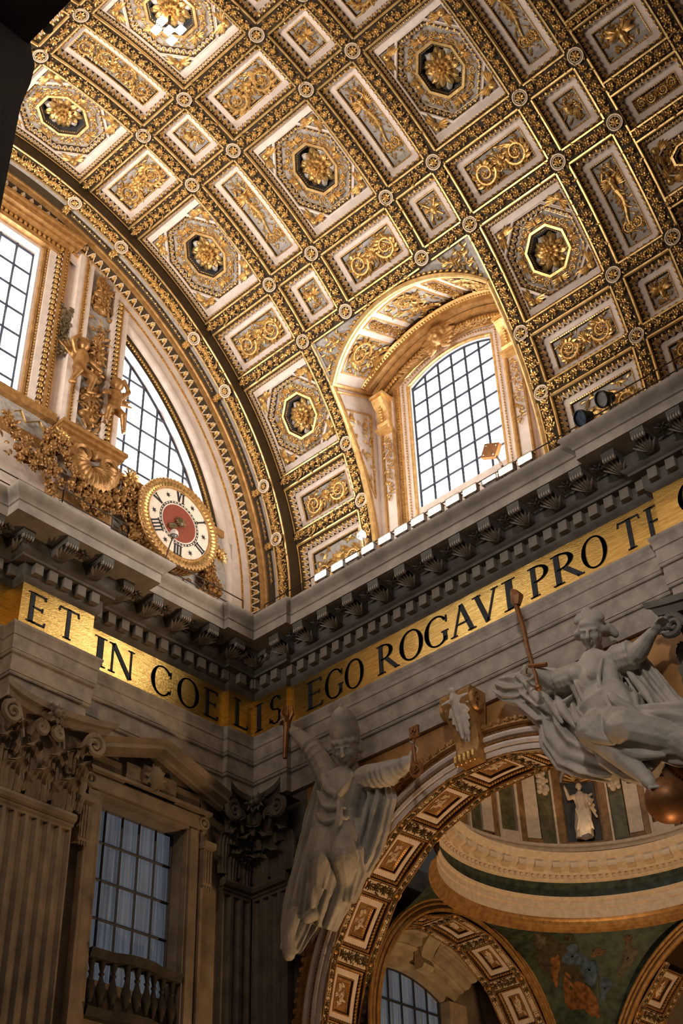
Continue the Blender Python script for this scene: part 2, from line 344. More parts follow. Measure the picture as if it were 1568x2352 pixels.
def loft(mb, spine, ra, rb, ux, k=0, amp=0.0, tw=0.0, n=40, m=0, seed=0, gain=1.0):
    """closed draped tube: ellipse of half-axes ra (along ux) and rb, with k folds"""
    S = np.asarray(spine, float); T, _, _ = frames(S); ux = np.asarray(ux, float); rng = random.Random(seed)
    ph = [rng.random() * 6.28 for _ in range(4)]; a = np.arange(n) * 2 * pi / n; G = []
    for i, (p, t) in enumerate(zip(S, T)):
        e1 = ux - t * (ux @ t); e1 /= np.linalg.norm(e1); e2 = np.cross(t, e1); q = i / (len(S) - 1)
        am = amp[i] if hasattr(amp, '__len__') else amp
        w = (0.6 * np.cos(k * a + tw * q + ph[0]) + 0.4 * np.cos((k * 0.6 // 1 + 2) * a - 1.7 * tw * q + ph[1]) + .25 * np.cos((k + 3) * a + ph[2] + 3 * q)); f = 1 + am * w; fb = np.maximum(.35, 1 + am * gain * w)
        G.append(p + (f * ra[i] * np.cos(a))[:, None] * e1 + (fb * rb[i] * np.sin(a))[:, None] * e2)
    grid(mb, G, m, cv=True); mb.add(G[0], [tuple(range(n))], m); mb.add(G[-1], [tuple(range(n - 1, -1, -1))], m)
# ------------------------------------------------------------------ the coffered barrel vault
R = 13.5
def VM(V):
    r = R - V[:, 2]; t = V[:, 1] / R
    return np.stack([V[:, 0], r * np.cos(t), r * np.sin(t)], 1)
D2 = pi / 180
XS = [5.0, 7.17, 10.78, 12.93, 16.6, 18.8]                      # arched ribs A..F
TH = [110.0, 99.63, 80.37, 69.99, 50.66, 40.25, 22.1, 12.12]     # straight ribs
RH = 0.28                                                        # half width of a rib
LX0, LX1, LXC = 5.27, 12.57, 8.92                                # lunette
def lun_z(x, y):
    d = np.abs(x - LXC); rr = 4.65
    return 8.44 + 0.45 * (y - 10.53) - (rr - np.sqrt(np.maximum(0.01, rr * rr - d * d)))
def lun_y(x):
    lo, hi = 8.0, 13.5
    for _ in range(40):
        m = (lo + hi) / 2
        if m * m + lun_z(x, m) ** 2 < R * R: lo = m
        else: hi = m
    return lo
shell = MB()
ts = np.linspace(-4, 182, 63) * D2
def shellpart(x0, x1, a0, a1, n=24):
    A = np.linspace(a0, a1, n) * D2; RR = R + 1.0
    grid(shell, [[(x, RR * math.cos(a), RR * math.sin(a)) for a in A] for x in (x0, x1)], 0)
shellpart(1.65, 46, 40, 182, 60); shellpart(1.65, 4.9, -6, 40); shellpart(13.0, 46, -6, 40)
ceiling = tag(shell.build('ceiling', 'plain'), 'gilded coffered barrel vault over the nave', 'vault', kind='structure')

def rect_loop(w, h, n=9):
    """closed rectangle outline (counter-clockwise), every side cut into n pieces"""
    c = [(-w / 2, -h / 2), (w / 2, -h / 2), (w / 2, h / 2), (-w / 2, h / 2)]; P = []
    for i in range(4):
        a = np.array(c[i]); b = np.array(c[(i + 1) % 4])
        for k in range(n): P.append(a + (b - a) * k / n)
    return np.array(P)
def loops(mb, st, m):
    """st: list of (outline, h); bands between neighbours get material m[i]"""
    for i in range(len(st) - 1):
        a = np.c_[st[i][0], np.full(len(st[i][0]), st[i][1])]; b = np.c_[st[i + 1][0], np.full(len(st[i + 1][0]), st[i + 1][1])]
        grid(mb, np.stack([a, b], 0)[:, ::-1], m[i], cv=True, sm=False)
def panel(mb, w, h, z, m):
    grid(mb, [[(u, v, z) for u in np.linspace(-w / 2, w / 2, 4)] for v in np.linspace(-h / 2, h / 2, 9)][::-1], m, sm=True)
def std_frame(w, h):
    mb = MB(); L = lambda d: rect_loop(w - 2 * d, h - 2 * d)
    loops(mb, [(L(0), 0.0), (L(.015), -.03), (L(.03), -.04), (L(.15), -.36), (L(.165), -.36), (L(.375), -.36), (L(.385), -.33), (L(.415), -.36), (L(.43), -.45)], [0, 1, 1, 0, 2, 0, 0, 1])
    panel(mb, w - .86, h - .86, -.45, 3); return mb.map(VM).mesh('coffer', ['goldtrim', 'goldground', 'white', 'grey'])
def rect_eggs(mb, w, h, d, z, pitch=.17, size=1.0, slope=(.10, -.16)):
    c = [(-w / 2 + d, -h / 2 + d), (w / 2 - d, -h / 2 + d), (w / 2 - d, h / 2 - d), (-w / 2 + d, h / 2 - d)]; nn = [(0, 1), (-1, 0), (0, -1), (1, 0)]
    for i in range(4):
        a = (*c[i], z); b = (*c[(i + 1) % 4], z); n = nn[i]
        eggs(mb, a, b, (n[0] * slope[0], n[1] * slope[0], slope[1]), (n[0] * -slope[1], n[1] * -slope[1], slope[0]), pitch, size)
def egg_mesh(w, h):
    mb = MB(); rect_eggs(mb, w, h, .085, -.195, .21, 1.55, (.12, -.32)); 
    c = .395
    for s in (-1, 1):
        for k in np.arange(-h / 2 + .5, h / 2 - .5, .085): ell(mb, (s * (w / 2 - c), k, -.34), (.026, .036, .032), 5, 3)
        for k in np.arange(-w / 2 + .5, w / 2 - .5, .085): ell(mb, (k, s * (h / 2 - c), -.34), (.036, .026, .032), 5, 3)
    return mb.map(VM).mesh('egg_moulding', ['gold', 'pale'])
def oct_loop(a, b, n=4, f=.414):
    c = [(-f * a, -b), (f * a, -b), (a, -f * b), (a, f * b), (f * a, b), (-f * a, b), (-a, f * b), (-a, -f * b)]; P = []
    for i in range(8):
        p = np.array(c[i]); q = np.array(c[(i + 1) % 8])
        for k in range(n): P.append(p + (q - p) * k / n)
    return np.array(P)
OA, OBs = 1.34, 1.58
def oct_dims(w, h): return w / 2 - .19, min(h / 2 - .40, (w / 2 - .19) * 1.2)
def oct_frame(w, h):
    mb = MB(); a, b = oct_dims(w, h); L = lambda d: rect_loop(w - 2 * d, h - 2 * d); O = lambda d: oct_loop(a - d, b - d * b / a)
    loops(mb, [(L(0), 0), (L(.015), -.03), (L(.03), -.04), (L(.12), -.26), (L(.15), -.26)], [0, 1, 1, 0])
    iw, ih = w / 2 - .15, h / 2 - .15; z = -.26
    for s in (-1, 1):      # white bands at the two ends and slivers at the sides
        v0, v1 = sorted((s * b, s * ih))
        grid(mb, [[(u, v, z) for u in np.linspace(-iw, iw, 5)] for v in np.linspace(v0, v1, 3)][::-1], 2)
        u0, u1 = sorted((s * a, s * iw))
        grid(mb, [[(u, v, z) for u in (u0, u1)] for v in np.linspace(-b, b, 9)][::-1], 2)
        for t in (-1, 1):  # corner triangles, sunk, with a white strip along the octagon
            A_, B_, C_ = (s * a, t * b), (s * a, t * .414 * b), (s * .414 * a, t * b)
            mid = lambda p, q, k: (p[0] + (q[0] - p[0]) * k, p[1] + (q[1] - p[1]) * k)
            k = .90; B2 = mid(A_, B_, k); C2 = mid(A_, C_, k); zz = z - .09; o = 1 if s * t > 0 else -1
            f = lambda L_: L_ if o > 0 else L_[::-1]
            V = [(*A_, zz), (*B2, zz), (*C2, zz), (*B2, z), (*C2, z), (*B_, z), (*C_, z), (*A_, z)]
            mb.add(V, [f((0, 2, 1))], 3, False); mb.add(V, [f((1, 2, 4, 3)), f((3, 4, 6, 5)), f((0, 1, 3, 7)), f((2, 0, 7, 4))], 2, False)
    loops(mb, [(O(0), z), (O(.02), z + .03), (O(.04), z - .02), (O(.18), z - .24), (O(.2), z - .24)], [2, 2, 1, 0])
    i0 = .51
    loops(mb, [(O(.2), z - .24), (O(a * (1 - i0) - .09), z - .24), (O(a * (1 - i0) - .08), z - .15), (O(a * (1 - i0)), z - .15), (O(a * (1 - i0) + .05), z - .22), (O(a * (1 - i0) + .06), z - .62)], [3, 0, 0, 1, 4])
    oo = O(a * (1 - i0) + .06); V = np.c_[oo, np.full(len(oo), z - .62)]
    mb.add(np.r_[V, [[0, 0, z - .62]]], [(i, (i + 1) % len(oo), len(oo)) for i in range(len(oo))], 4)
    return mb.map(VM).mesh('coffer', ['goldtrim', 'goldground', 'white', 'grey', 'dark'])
def oct_eggs(w, h):
    mb = MB(); a, b = oct_dims(w, h); z = -.26; rect_eggs(mb, w, h, .07, -.14, .13, 1.0, (.09, -.22))
    c = oct_loop(a - .10, b - .10 * b / a, 1)
    for i in range(8):
        p, q = c[i], c[(i + 1) % 8]; t = (q - p) / np.linalg.norm(q - p); n = np.array([-t[1], t[0]])
        eggs(mb, (*p, z - .11), (*q, z - .11), (n[0] * .14, n[1] * .14, -.22), (n[0] * .22, n[1] * .22, .14), .20, 1.15)
    c = oct_loop(a * .51 - .03, (a * .51 - .03) * b / a, 1)
    for i in range(8):
        p, q = c[i], c[(i + 1) % 8]
        for k in np.linspace(0, 1, 9)[:-1]: ell(mb, (*(p + (q - p) * k), z - .24), .04, 5, 3)
    return mb.map(VM).mesh('egg_moulding', ['gold', 'pale'])
def oct_relief(w, h, seed):
    rng = random.Random(seed); mb = MB(); a, b = oct_dims(w, h); g = MB()
    for i in range(8):     # bird, flower and scrolls in each of the eight fields
        an = i * pi / 4; ru, rv = a * .70, b * .70; c = (ru * math.cos(an), rv * math.sin(an), 0)
        o = MB()
        if i % 2 == 0:     # eagle
            ell(o, (0, 0, .05), (.06, .13, .06), 7, 5); ell(o, (0, .15, .07), (.04, .05, .05), 6, 4)
            for s in (-1, 1):
                for q in range(4): petal(o, (s * .04, .05 - .03 * q, .03), pi / 2 - s * (.75 + .3 * q), .30, .09, .07)
        else:
            flower(o, (0, 0, 0), .17, 6, .08)
            for s in (-1, 1): scroll(o, rng, (s * .27, .02, 0), .13, pi / 2, s, h=.04, leaves=False)
        for s in (-1, 1):
            for q in range(5): petal(o, (s * (.22 + .06 * q), rng.uniform(-.2, .2), 0), rng.random() * 6.3, .15, .065, .05)
        fill_leaves(o, rng, -.46, .46, -.28, .28, 9, .17, .05)
        tube(o, [(.5 * t, .05 * math.sin(6 * t) - .2, .03) for t in np.linspace(-1, 1, 9)], .018, 4)
        ro = an - pi / 2; cr, sr = math.cos(ro), math.sin(ro)
        g.join(o, lambda V: np.stack([c[0] + 1.0 * (V[:, 0] * cr - V[:, 1] * .8 * sr), c[1] + 1.0 * (V[:, 0] * sr + V[:, 1] * .8 * cr), V[:, 2] - .49], 1))
    for s in (-1, 1):      # winged heads in the corners
        for t in (-1, 1):
            c = (s * a * .86, t * b * .86); o = MB()
            ell(o, (c[0] + s * .02, c[1] + t * .02, -.27), (.14, .15, .14), 8, 6); ell(o, (c[0], c[1], -.13), (.02, .03, .03), 5, 4)
            for q in range(4):
                petal(o, (c[0] - s * .02, c[1] - t * .06, -.32), math.atan2(-t * (.9 - .1 * q), s * (.05 + .22 * q)) , .50 - .05 * q, .15, .10)
                petal(o, (c[0] - s * .06, c[1] - t * .02, -.32), math.atan2(t * (.05 + .22 * q), -s * (.9 - .1 * q)), .50 - .05 * q, .15, .10)
            g.join(o)
    return g.map(VM).mesh('relief', ['gold'])
def rosette_mesh(w, h):
    mb = MB(); a, b = oct_dims(w, h); z = -.84; r = a * .475
    def leaf(an, r0, L, ww, h0, h1, m):      # cupped leaf rising from h0 to h1 and curling over at the tip
        T = np.linspace(0, 1, 7); S = np.linspace(-1, 1, 5); ca, sa = math.cos(an), math.sin(an); G = []
        for t in T:
            hw = ww / 2 * (.35 + .65 * math.sin(pi * min(1, .12 + t * .80))) * (1 if t < .85 else .7); rr = r0 + L * t; hh = h0 + (h1 - h0) * (t ** .8) - .10 * max(0, t - .75) / .25
            G.append([(rr * ca - s * hw * sa, rr * sa + s * hw * ca, hh - .32 * hw * s * s + .02 * math.cos(s * 3 * pi)) for s in S])
        grid(mb, np.array(G)[:, ::-1], m)
    for i in range(10): leaf(i * 2 * pi / 10, .06, r * .98, .34, z, z + .20, 1 if i % 2 else 0)
    for i in range(10): leaf((i + .5) * 2 * pi / 10, .06, r * .82, .26, z + .08, z + .32, 0)
    for i in range(12): leaf((i + .25) * 2 * pi / 12, .04, r * .52, .15, z + .26, z + .46, 0)
    for i in range(7): leaf(i * 2 * pi / 7, .02, r * .26, .11, z + .36, z + .52, 0)
    ell(mb, (0, 0, z + .46), .055, 8, 6); return mb.map(VM).mesh('rosette', ['gold', 'pale'])

_C = {}
def cached(key, fn, *a):
    if key not in _C: _C[key] = fn(*a)
    return _C[key]
def relief_mesh(kind, w, h, seed):
    mb = MB(); w -= .88; h -= .88
    if kind == 'rin': rinceau(mb, w, h, seed, 'flower' if seed % 2 else 'mask')
    elif kind == 'nude': nude_panel(mb, w, h, seed)
    else: trophy_panel(mb, w, h, seed)
    return mb.map(lambda V: VM(V + np.array([0, 0, -.45]))).mesh('relief', ['gold'])
def add_coffer(x0, x1, a0, a1, kind, seed=0):
    w = x1 - x0; h = (a1 - a0) * D2 * R; xc = (x0 + x1) / 2; th = (a0 + a1) / 2 * D2; k = (round(w, 1), round(h, 1), kind == 'oct')
    org = (xc, 0, 0)
    if kind == 'oct':
        c = place('coffer', cached(('f',) + k, oct_frame, w, h), ceiling, org, th); rx = 0
        for nm, fn in (('egg_moulding', oct_eggs), ('rosette', rosette_mesh)): sub(nm, cached((nm,) + k, fn, w, h), c)
        sub('relief', cached(('r', seed % 2) + k, oct_relief, w, h, seed % 2), c)
    else:
        c = place('coffer', cached(('f',) + k, std_frame, w, h), ceiling, org, th)
        sub('egg_moulding', cached(('e',) + k, egg_mesh, w, h), c)
        sub('relief', cached(('r', kind, seed) + k, relief_mesh, kind, w, h, seed), c)
    return c
def sub(nm, me, parent):
    o = bpy.data.objects.new(nm, me); COL.objects.link(o); o.parent = parent; ORG[o.name] = np.zeros(3); return o

# ribs
def garland(mb, L, W, rng, hh=.075):
    n = max(2, round(L / .31)); p = L / n
    for i in range(n):
        s = (i + .5) * p - L / 2
        flower(mb, (s + rng.uniform(-.03, .03), rng.uniform(-.05, .05), .02), .14, 6, hh * 1.5, 0, rng.random() * 6)
        for q in range(7): petal(mb, (s + rng.uniform(-.18, .18), rng.uniform(-W / 2 + .04, W / 2 - .04), 0), rng.random() * 6.28, rng.uniform(.09, .16), .065, hh * rng.uniform(.8, 1.5))
        for q in range(3): ell(mb, (s + rng.uniform(-.17, .17), rng.uniform(-W / 2 + .05, W / 2 - .05), .03), .036, 5, 3)
def rib_mesh(L, along, W=2 * RH):
    mb = MB(); n = 10 if along == 'v' else 2; hw = W / 2
    prof = [(-hw, -.02), (-hw, .03), (-hw + .055, .03), (-hw + .065, -.02), (hw - .065, -.02), (hw - .055, .03), (hw, .03), (hw, -.02)]
    mm = [0, 0, 0, 1, 0, 0, 0]
    for i in range(7):
        a, b = prof[i], prof[i + 1]; s = np.linspace(-L / 2, L / 2, n + 1)
        A = np.array([(t, a[0], a[1]) for t in s]); B = np.array([(t, b[0], b[1]) for t in s]); extrude_strip(mb, A, B, mm[i])
    return mb, n
def rib_obj(L, along, xc, th, seed, W=2 * RH):
    k = (round(L, 2), along, W)
    sw = (lambda V: np.stack([-V[:, 1], V[:, 0], V[:, 2]], 1)) if along == 'v' else (lambda V: V)
    def f1():
        mb, n = rib_mesh(L, along, W); return mb.map(lambda V: VM(sw(V))).mesh('rib', ['goldtrim', 'goldground'])
    def f2():
        mb = MB(); garland(mb, L, W - .13, random.Random(seed % 3)); return mb.map(lambda V: VM(sw(V))).mesh('garland', ['gold'])
    o = place('rib', cached(('rib',) + k, f1), ceiling, (xc, 0, 0), th * D2); sub('garland', cached(('gar', seed % 3) + k, f2), o)
def medallion_mesh():
    mb = MB(); s = RH
    box(mb, (-s, -s, -.05), (s, s, 0.0), 1)
    A = np.arange(24) * 2 * pi / 24
    for rr, tr, m in ((.25, .03, 0), (.19, .018, 0)): tube(mb, np.stack([rr * np.cos(A), rr * np.sin(A), np.full(24, .05)], 1), tr, 6, m, closed=True)
    mb.add(np.r_[np.stack([.245 * np.cos(A), .245 * np.sin(A), np.full(24, .035)], 1), [[0, 0, .035]]], [(i, (i + 1) % 24, 24) for i in range(24)], 2)
    return mb.map(VM).mesh('medallion', ['ring', 'goldground', 'goldground'])
def medallion_flower():
    mb = MB(); flower(mb, (0, 0, .04), .18, 8, .05); return mb.map(VM).mesh('flower', ['gold'])
def add_medal(x, th):
    o = place('medallion', cached('medal', medallion_mesh), ceiling, (x, 0, 0), th * D2); sub('flower', cached('medf', medallion_flower), o)

rows = [(TH[i + 1], TH[i]) for i in range(7)] + [(-1.2, TH[7])]
rtype = ['n', 'w', 'n', 'w', 'n', 'w', 'n', 'b']
cols = [(1.68 - RH, XS[0], 'w'), (XS[0], XS[1], 'n'), (XS[1], XS[2], 'w'), (XS[2], XS[3], 'n'), (XS[3], XS[4], 'w'), (XS[4], XS[5], 'n')]
rdeg = RH / R / D2
for ci, (x0, x1, ct) in enumerate(cols):
    for ri, ((a0, a1), rt) in enumerate(zip(rows, rtype)):
        if ci in (1, 2, 3) and ri >= 5: continue
        if a0 > 95 and ci > 3: continue
        X0, X1, A0, A1 = x0 + RH, x1 - RH, a0 + rdeg, a1 - rdeg
        sd = ci * 7 + ri * 3
        if rt == 'b': add_coffer(X0, X1, A0, A1, 'rin', 1 + ri % 2)
        elif ct == 'w' and rt == 'w': add_coffer(X0, X1, A0, A1, 'oct', sd)
        elif ct == 'n' and rt == 'w': add_coffer(X0, X1, A0, A1, 'nude' if (ri > 1) else 'rin', sd % 2 + (4 if ri > 1 else 0))
        elif ct == 'w': add_coffer(X0, X1, A0, A1, 'rin', (ri + ci) % 4)
        else: add_coffer(X0, X1, A0, A1, 'troph', (ci + ri) % 3)
        if a0 > 0: rib_obj(X1 - X0, 'u', (X0 + X1) / 2, a0, sd)
    # arched rib at x1
    for ri, (a0, a1) in enumerate(rows):
        if ci in (1, 2) and ri >= 5: continue
        rib_obj((a1 - a0 - 2 * rdeg) * D2 * R, 'v', x1, (a0 + a1) / 2, ci + ri)
        if a0 > 0: add_medal(x1, a0)
for ci in range(1, 4): pass
# transverse arch past the last arched rib
GX0, GX1 = 19.08, 21.42
gb = [(60.6, 68.5, 'n'), (55.1, 58.9, 'n'), (45.55, 53.55, 'n'), (38.0, 43.3, 'n'), (27.55, 36.15, 'o'), (20.6, 25.75, 'n'), (9.0, 18.8, 'n'), (-1, 7.2, 'n')]
for i, (a0, a1, k) in enumerate(gb):
    if k == 'o': add_coffer(GX0, GX1, a0, a1, 'oct', 1)
    else: add_coffer(GX0, GX1, a0, a1, 'troph' if a1 - a0 > 6 else 'rin', i % 3)
    nx = gb[i + 1][1] if i + 1 < len(gb) else None
    if nx is not None: rib_obj(GX1 - GX0, 'u', (GX0 + GX1) / 2, (a0 + nx) / 2, i, round((a0 - nx) * D2 * R, 2))
rib_obj(70 * D2 * R, 'v', 21.7, 34, 1)
for a0, a1 in ((55, 69), (40, 53.5), (24, 38)): add_coffer(21.98, 24.6, a0, a1, 'rin', 1)

# ---- lunette cut into the vault over the arch
YW = 13.95                                  # plane of the lunette's window wall
xs = np.linspace(LX0, LX1, 41); yf = np.array([lun_y(x) for x in xs])
def LS(p, q, h=0.0):
    """p across the soffit 0..1, q from the vault edge 0 to the window wall 1, h down into the room"""
    p = np.asarray(p, float); q = np.asarray(q, float); x = LX0 + (LX1 - LX0) * p; y0 = np.interp(x, xs, yf)
    y = y0 + (YW - y0) * q; d = (x - LXC) / 4.65; nx, nz = -d, -np.sqrt(np.maximum(.02, 1 - d * d))
    return np.stack([x + h * nx, y, lun_z(x, y) + h * nz], -1)
lu = MB()
pp, qq = np.meshgrid(np.linspace(0, 1, 41), np.linspace(0, 1, 8), indexing='ij'); grid(lu, LS(pp, qq), 0)
# side walls of the lunette
for x, s in ((LX0, 1), (LX1, -1)):
    zt = float(lun_z(x, lun_y(x))); zs_ = np.linspace(-1.0, zt, 14)
    P = [[(x, math.sqrt(max(0, R * R - z * z)) + (YW - math.sqrt(max(0, R * R - z * z))) * t, z + (float(lun_z(x, YW)) - zt) * t * max(0, (z + 1) / (zt + 1))) for t in (0, .5, 1)] for z in zs_]
    grid(lu, P if s < 0 else P[::-1], 0)
lun = lu.build('lunette', ['white', 'goldtrim'], ceiling)
# raised frames and scrollwork on the soffit and the spandrels
def LSmap(p0, p1, q0, q1, uw, vw, h0):
    def f(V):
        p = p0 + (p1 - p0) * (V[:, 0] / uw + .5); q = q0 + (q1 - q0) * (.5 - V[:, 1] / vw); return LS(p, q, V[:, 2] + h0)
    return f
def soft_frame(mb, w, h, t=.07, hh=.05, n=12):
    L = lambda d: rect_loop(w - 2 * d, h - 2 * d, n)
    loops(mb, [(L(0), 0), (L(.01), hh), (L(t - .01), hh), (L(t), 0.005)], [0, 0, 0])
for (p0, p1, kind) in ((.05, .235, 'r'), (.265, .345, 's'), (.375, .625, 'r'), (.655, .735, 's'), (.765, .95, 'r')):
    w = (p1 - p0) * 7.9; h = 2.45; mp = LSmap(p0, p1, .12, .90, w, h, 0)
    fm = MB(); soft_frame(fm, w, h)
    if kind == 'r': panel(fm, w - .14, h - .14, .006, 1)
    f = fm.map(mp).build('soffit_panel', ['goldtrim', 'grey'], lun)
    rm = MB(); rinceau(rm, w - .22, h - .22, 3 if kind == 'r' else 4, 'flower'); rm.map(lambda V: mp(V + np.array([0, 0, .01]))).build('relief', ['gold'], lun)
ed = MB(); E_ = LS(np.linspace(0, 1, 41), np.zeros(41), .02)
tube(ed, E_, .10, 8)
E2 = LS(np.linspace(0, 1, 41), np.full(41, .06), .03); tube(ed, E2, .04, 5)
for x in (LX0, LX1):
    zz = np.linspace(-.8, float(lun_z(x, lun_y(x))), 24); s = 1 if x < 8 else -1
    tube(ed, [(x + .0 * s, math.sqrt(R * R - z * z) + .02, z) for z in zz], .10, 8)
    tube(ed, [(x + .03 * s, math.sqrt(R * R - z * z) + .22, z) for z in zz], .04, 5)
    zt = float(lun_z(x, lun_y(x))); tube(ed, [(x + .06 * s, lun_y(x), zt), (x + .06 * s, YW, float(lun_z(x, YW)))], .09, 6)
    tube(ed, [(x + .06 * s, lun_y(x) + .2, zt - .22), (x + .06 * s, YW, float(lun_z(x, YW)) - .22)], .05, 6)
ed.build('edge_moulding', ['goldtrim'], lun)
# triangular jamb panels
for x, s in ((LX0, 1), (LX1, -1)):
    jm = MB(); rng = random.Random(5)
    tri = [(12.1, 6.3), (13.55, 6.9), (13.6, 3.0)]
    c = np.mean(tri, 0)
    T = [np.array(t) for t in tri]; loop_ = [(x + s * .04, t[0], t[1]) for t in T]
    tube(jm, loop_, .05, 5, closed=True)
    for i in range(26):
        a, b = sorted((rng.random(), rng.random())); q = T[0] * a + T[1] * (b - a) + T[2] * (1 - b); q = c + (q - c) * .8
        o = MB(); petal(o, (0, 0, 0), rng.random() * 6.3, .3, .12, .06); jm.join(o, lambda V: np.stack([x + s * (V[:, 2] + .03), q[0] - s * V[:, 0], q[1] + V[:, 1]], 1))
    jm.build('jamb_panel', ['gold'], lun)
# spandrels between the rib above, the side ribs and the lunette edge
sp = MB(); spr = MB(); a_top = (TH[5] - rdeg) * D2; rng = random.Random(8)
for (xa, xb) in ((LX0, LXC), (LXC, LX1)):
    X = np.linspace(xa, xb, 26); g = []
    for x in X:
        yy = lun_y(x); t0 = math.atan2(float(lun_z(x, yy)), yy); g.append([(x, (R + .1) * math.cos(t), (R + .1) * math.sin(t)) for t in np.linspace(min(t0, a_top), a_top, 4)])
    grid(sp, g, 0)
for xr in (LX0, LX1):      # thin strip of wall between the side ribs and the lunette jambs
    A = np.linspace(-2 * D2, a_top, 20); s = -1 if xr < 8 else 1
    grid(sp, [[(x, (R + .02) * math.cos(t), (R + .02) * math.sin(t)) for t in A] for x in (xr - .1, xr + .1)], 0)
spo = sp.build('spandrel', ['grey'], ceiling)
for i in range(170):
    side = rng.random() < .5; x = LX0 + .2 + 2.6 * rng.random() ** 1.4 if side else LX1 - .2 - 2.6 * rng.random() ** 1.4
    yy = lun_y(x); t0 = math.atan2(float(lun_z(x, yy)), yy) + .02; 
    if t0 > a_top - .03: continue
    t = rng.uniform(t0, a_top - .015); o = MB(); petal(o, (x, 0, -.09), rng.random() * 6.3, .26, .1, .08)
    spr.join(o, lambda V: VM(np.stack([V[:, 0], V[:, 1] + t * R, V[:, 2]], 1)))
eg = MB()
for side in (0, 1):
    X = np.linspace(LX0 + .15, LXC, 18) if side == 0 else np.linspace(LXC, LX1 - .15, 18)
    for x in X:
        yy = lun_y(x); t0 = math.atan2(float(lun_z(x, yy)), yy); ell(eg, (x, (R - .0) * math.cos(t0 + .012), (R) * math.sin(t0 + .012)), (.1, .06, .06), 6, 4)
eg.join(spr); eg.build('relief', ['gold'], spo)
# ------------------------------------------------------------------ entrance end: arch, lunette wall, windows, clock
def EW(x0, y0, z0, V): return np.stack([x0 + V[:, 2], y0 + V[:, 0], z0 + V[:, 1]], 1)      # end wall: u=y, v=z, h=+x
def SW(x0, y0, z0, V): return np.stack([x0 + V[:, 0], y0 - V[:, 2], z0 + V[:, 1]], 1)      # side wall: u=x, v=z, h=-y
def ring(mb, prof, a0, a1, n, m=0, sm=True):
    A = np.linspace(a0, a1, n) * D2
    grid(mb, [[(x, r * math.cos(a), r * math.sin(a)) for (x, r) in prof] for a in A], m, sm=sm)
R1 = 12.95
ea = MB()
ring(ea, [(1.65, 14.6), (1.65, R1)], -6, 120, 90, 0, False)  # step face: its shade is painted in with the near-black ground colour
ring(ea, [(1.65, R1 + .02), (1.66, R1 - .03), (1.60, R1 - .03), (1.59, R1)], -6, 120, 90, 1, False)
ring(ea, [(1.59, R1), (1.10, R1)], -6, 120, 90, 2, False)
ring(ea, [(1.10, R1), (1.09, R1 - .03), (1.03, R1 - .03), (1.03, R1 + .10)], -6, 120, 90, 1, False)
ring(ea, [(1.03, R1 + .10), (.80, R1 + .10)], -6, 120, 90, 3, False)
ring(ea, [(.80, R1 + .10), (.60, R1 - .06)], -6, 120, 90, 2, False)
ring(ea, [(.60, R1 - .06), (.60, R1 - .14), (.54, R1 - .17), (.50, R1 - .30), (.46, R1 - .34)], -6, 120, 90, 4, True)
ring(ea, [(.46, R1 - .34), (.22, R1 - .52)], -6, 120, 90, 2, False)
ring(ea, [(.22, R1 - .52), (.20, R1 - .60)], -6, 120, 90, 1, False)
ring(ea, [(.20, R1 - .60), (.18, R1 - .90)], -6, 120, 90, 5, False)
ring(ea, [(.18, R1 - .90), (.16, R1 - 1.0)], -6, 120, 90, 1, False)
ring(ea, [(.16, R1 - 1.0), (.12, R1 - 1.38)], -6, 120, 90, 5, False)
t_ = np.linspace(0, pi, 8)
ring(ea, [(.12 + .17 * math.sin(t), R1 - 1.40 - .22 * (1 - math.cos(t))) for t in t_], -6, 63, 60, 5)
ring(ea, [(.12, R1 - 1.84), (.05, R1 - 2.0), (-.0, R1 - 2.16)], -6, 60, 60, 2)
ring(ea, [(.0, R1 - 2.16), (-.5, R1 - 2.20)], -6, 60, 60, 5)
arch_end = tag(ea.build('trim_1', ['goldground', 'goldtrim', 'goldground', 'grey', 'goldwarm', 'white']), 'gilded arch framing the clock wall where the vault ends', 'arch', kind='structure')
# soffit ornament of that arch
rng = random.Random(21); g = MB(); eg_ = MB(); zz_ = MB(); bd = MB()
def cyl(V, x, r0, th):      # u along the arc, v along +x, h inwards
    t = th + V[:, 0] / r0; rr = r0 - V[:, 2]; return np.stack([x + V[:, 1], rr * np.cos(t), rr * np.sin(t)], 1)
amed = TH[2:]
for k in range(74):
    th = (-2 + k * 1.42) * D2; o = MB(); garland(o, .34, .48, rng, .07); g.join(o, lambda V: cyl(V, 1.345, R1, th))
for i in range(len(amed) - 1):
    a1, a0 = amed[i], amed[i + 1]; n = int((a1 - a0 - 2.5) * D2 * R1 / .24)
    for q in range(n):
        th = (a0 + 1.25 + (a1 - a0 - 2.5) * (q + .5) / n) * D2; p = (a1 - a0 - 2.5) * D2 * R1 / n; key = (round(p, 2), 1.15)
        if key not in _UN: _UN[key] = _unit(*key)
        eg_.join(_UN[key], lambda V: cyl(np.stack([V[:, 0], -V[:, 1] * .95, V[:, 2] - .05 - V[:, 1] * .6], 1), .71, R1, th))
for q in range(5):
    th = (TH[7] - 1.2 - (q + .5) * 1.15) * D2; key = (.25, 1.15)
    if key not in _UN: _UN[key] = _unit(*key)
    eg_.join(_UN[key], lambda V: cyl(np.stack([V[:, 0], -V[:, 1] * .95, V[:, 2] - .05 - V[:, 1] * .6], 1), .71, R1, th))
n = 62
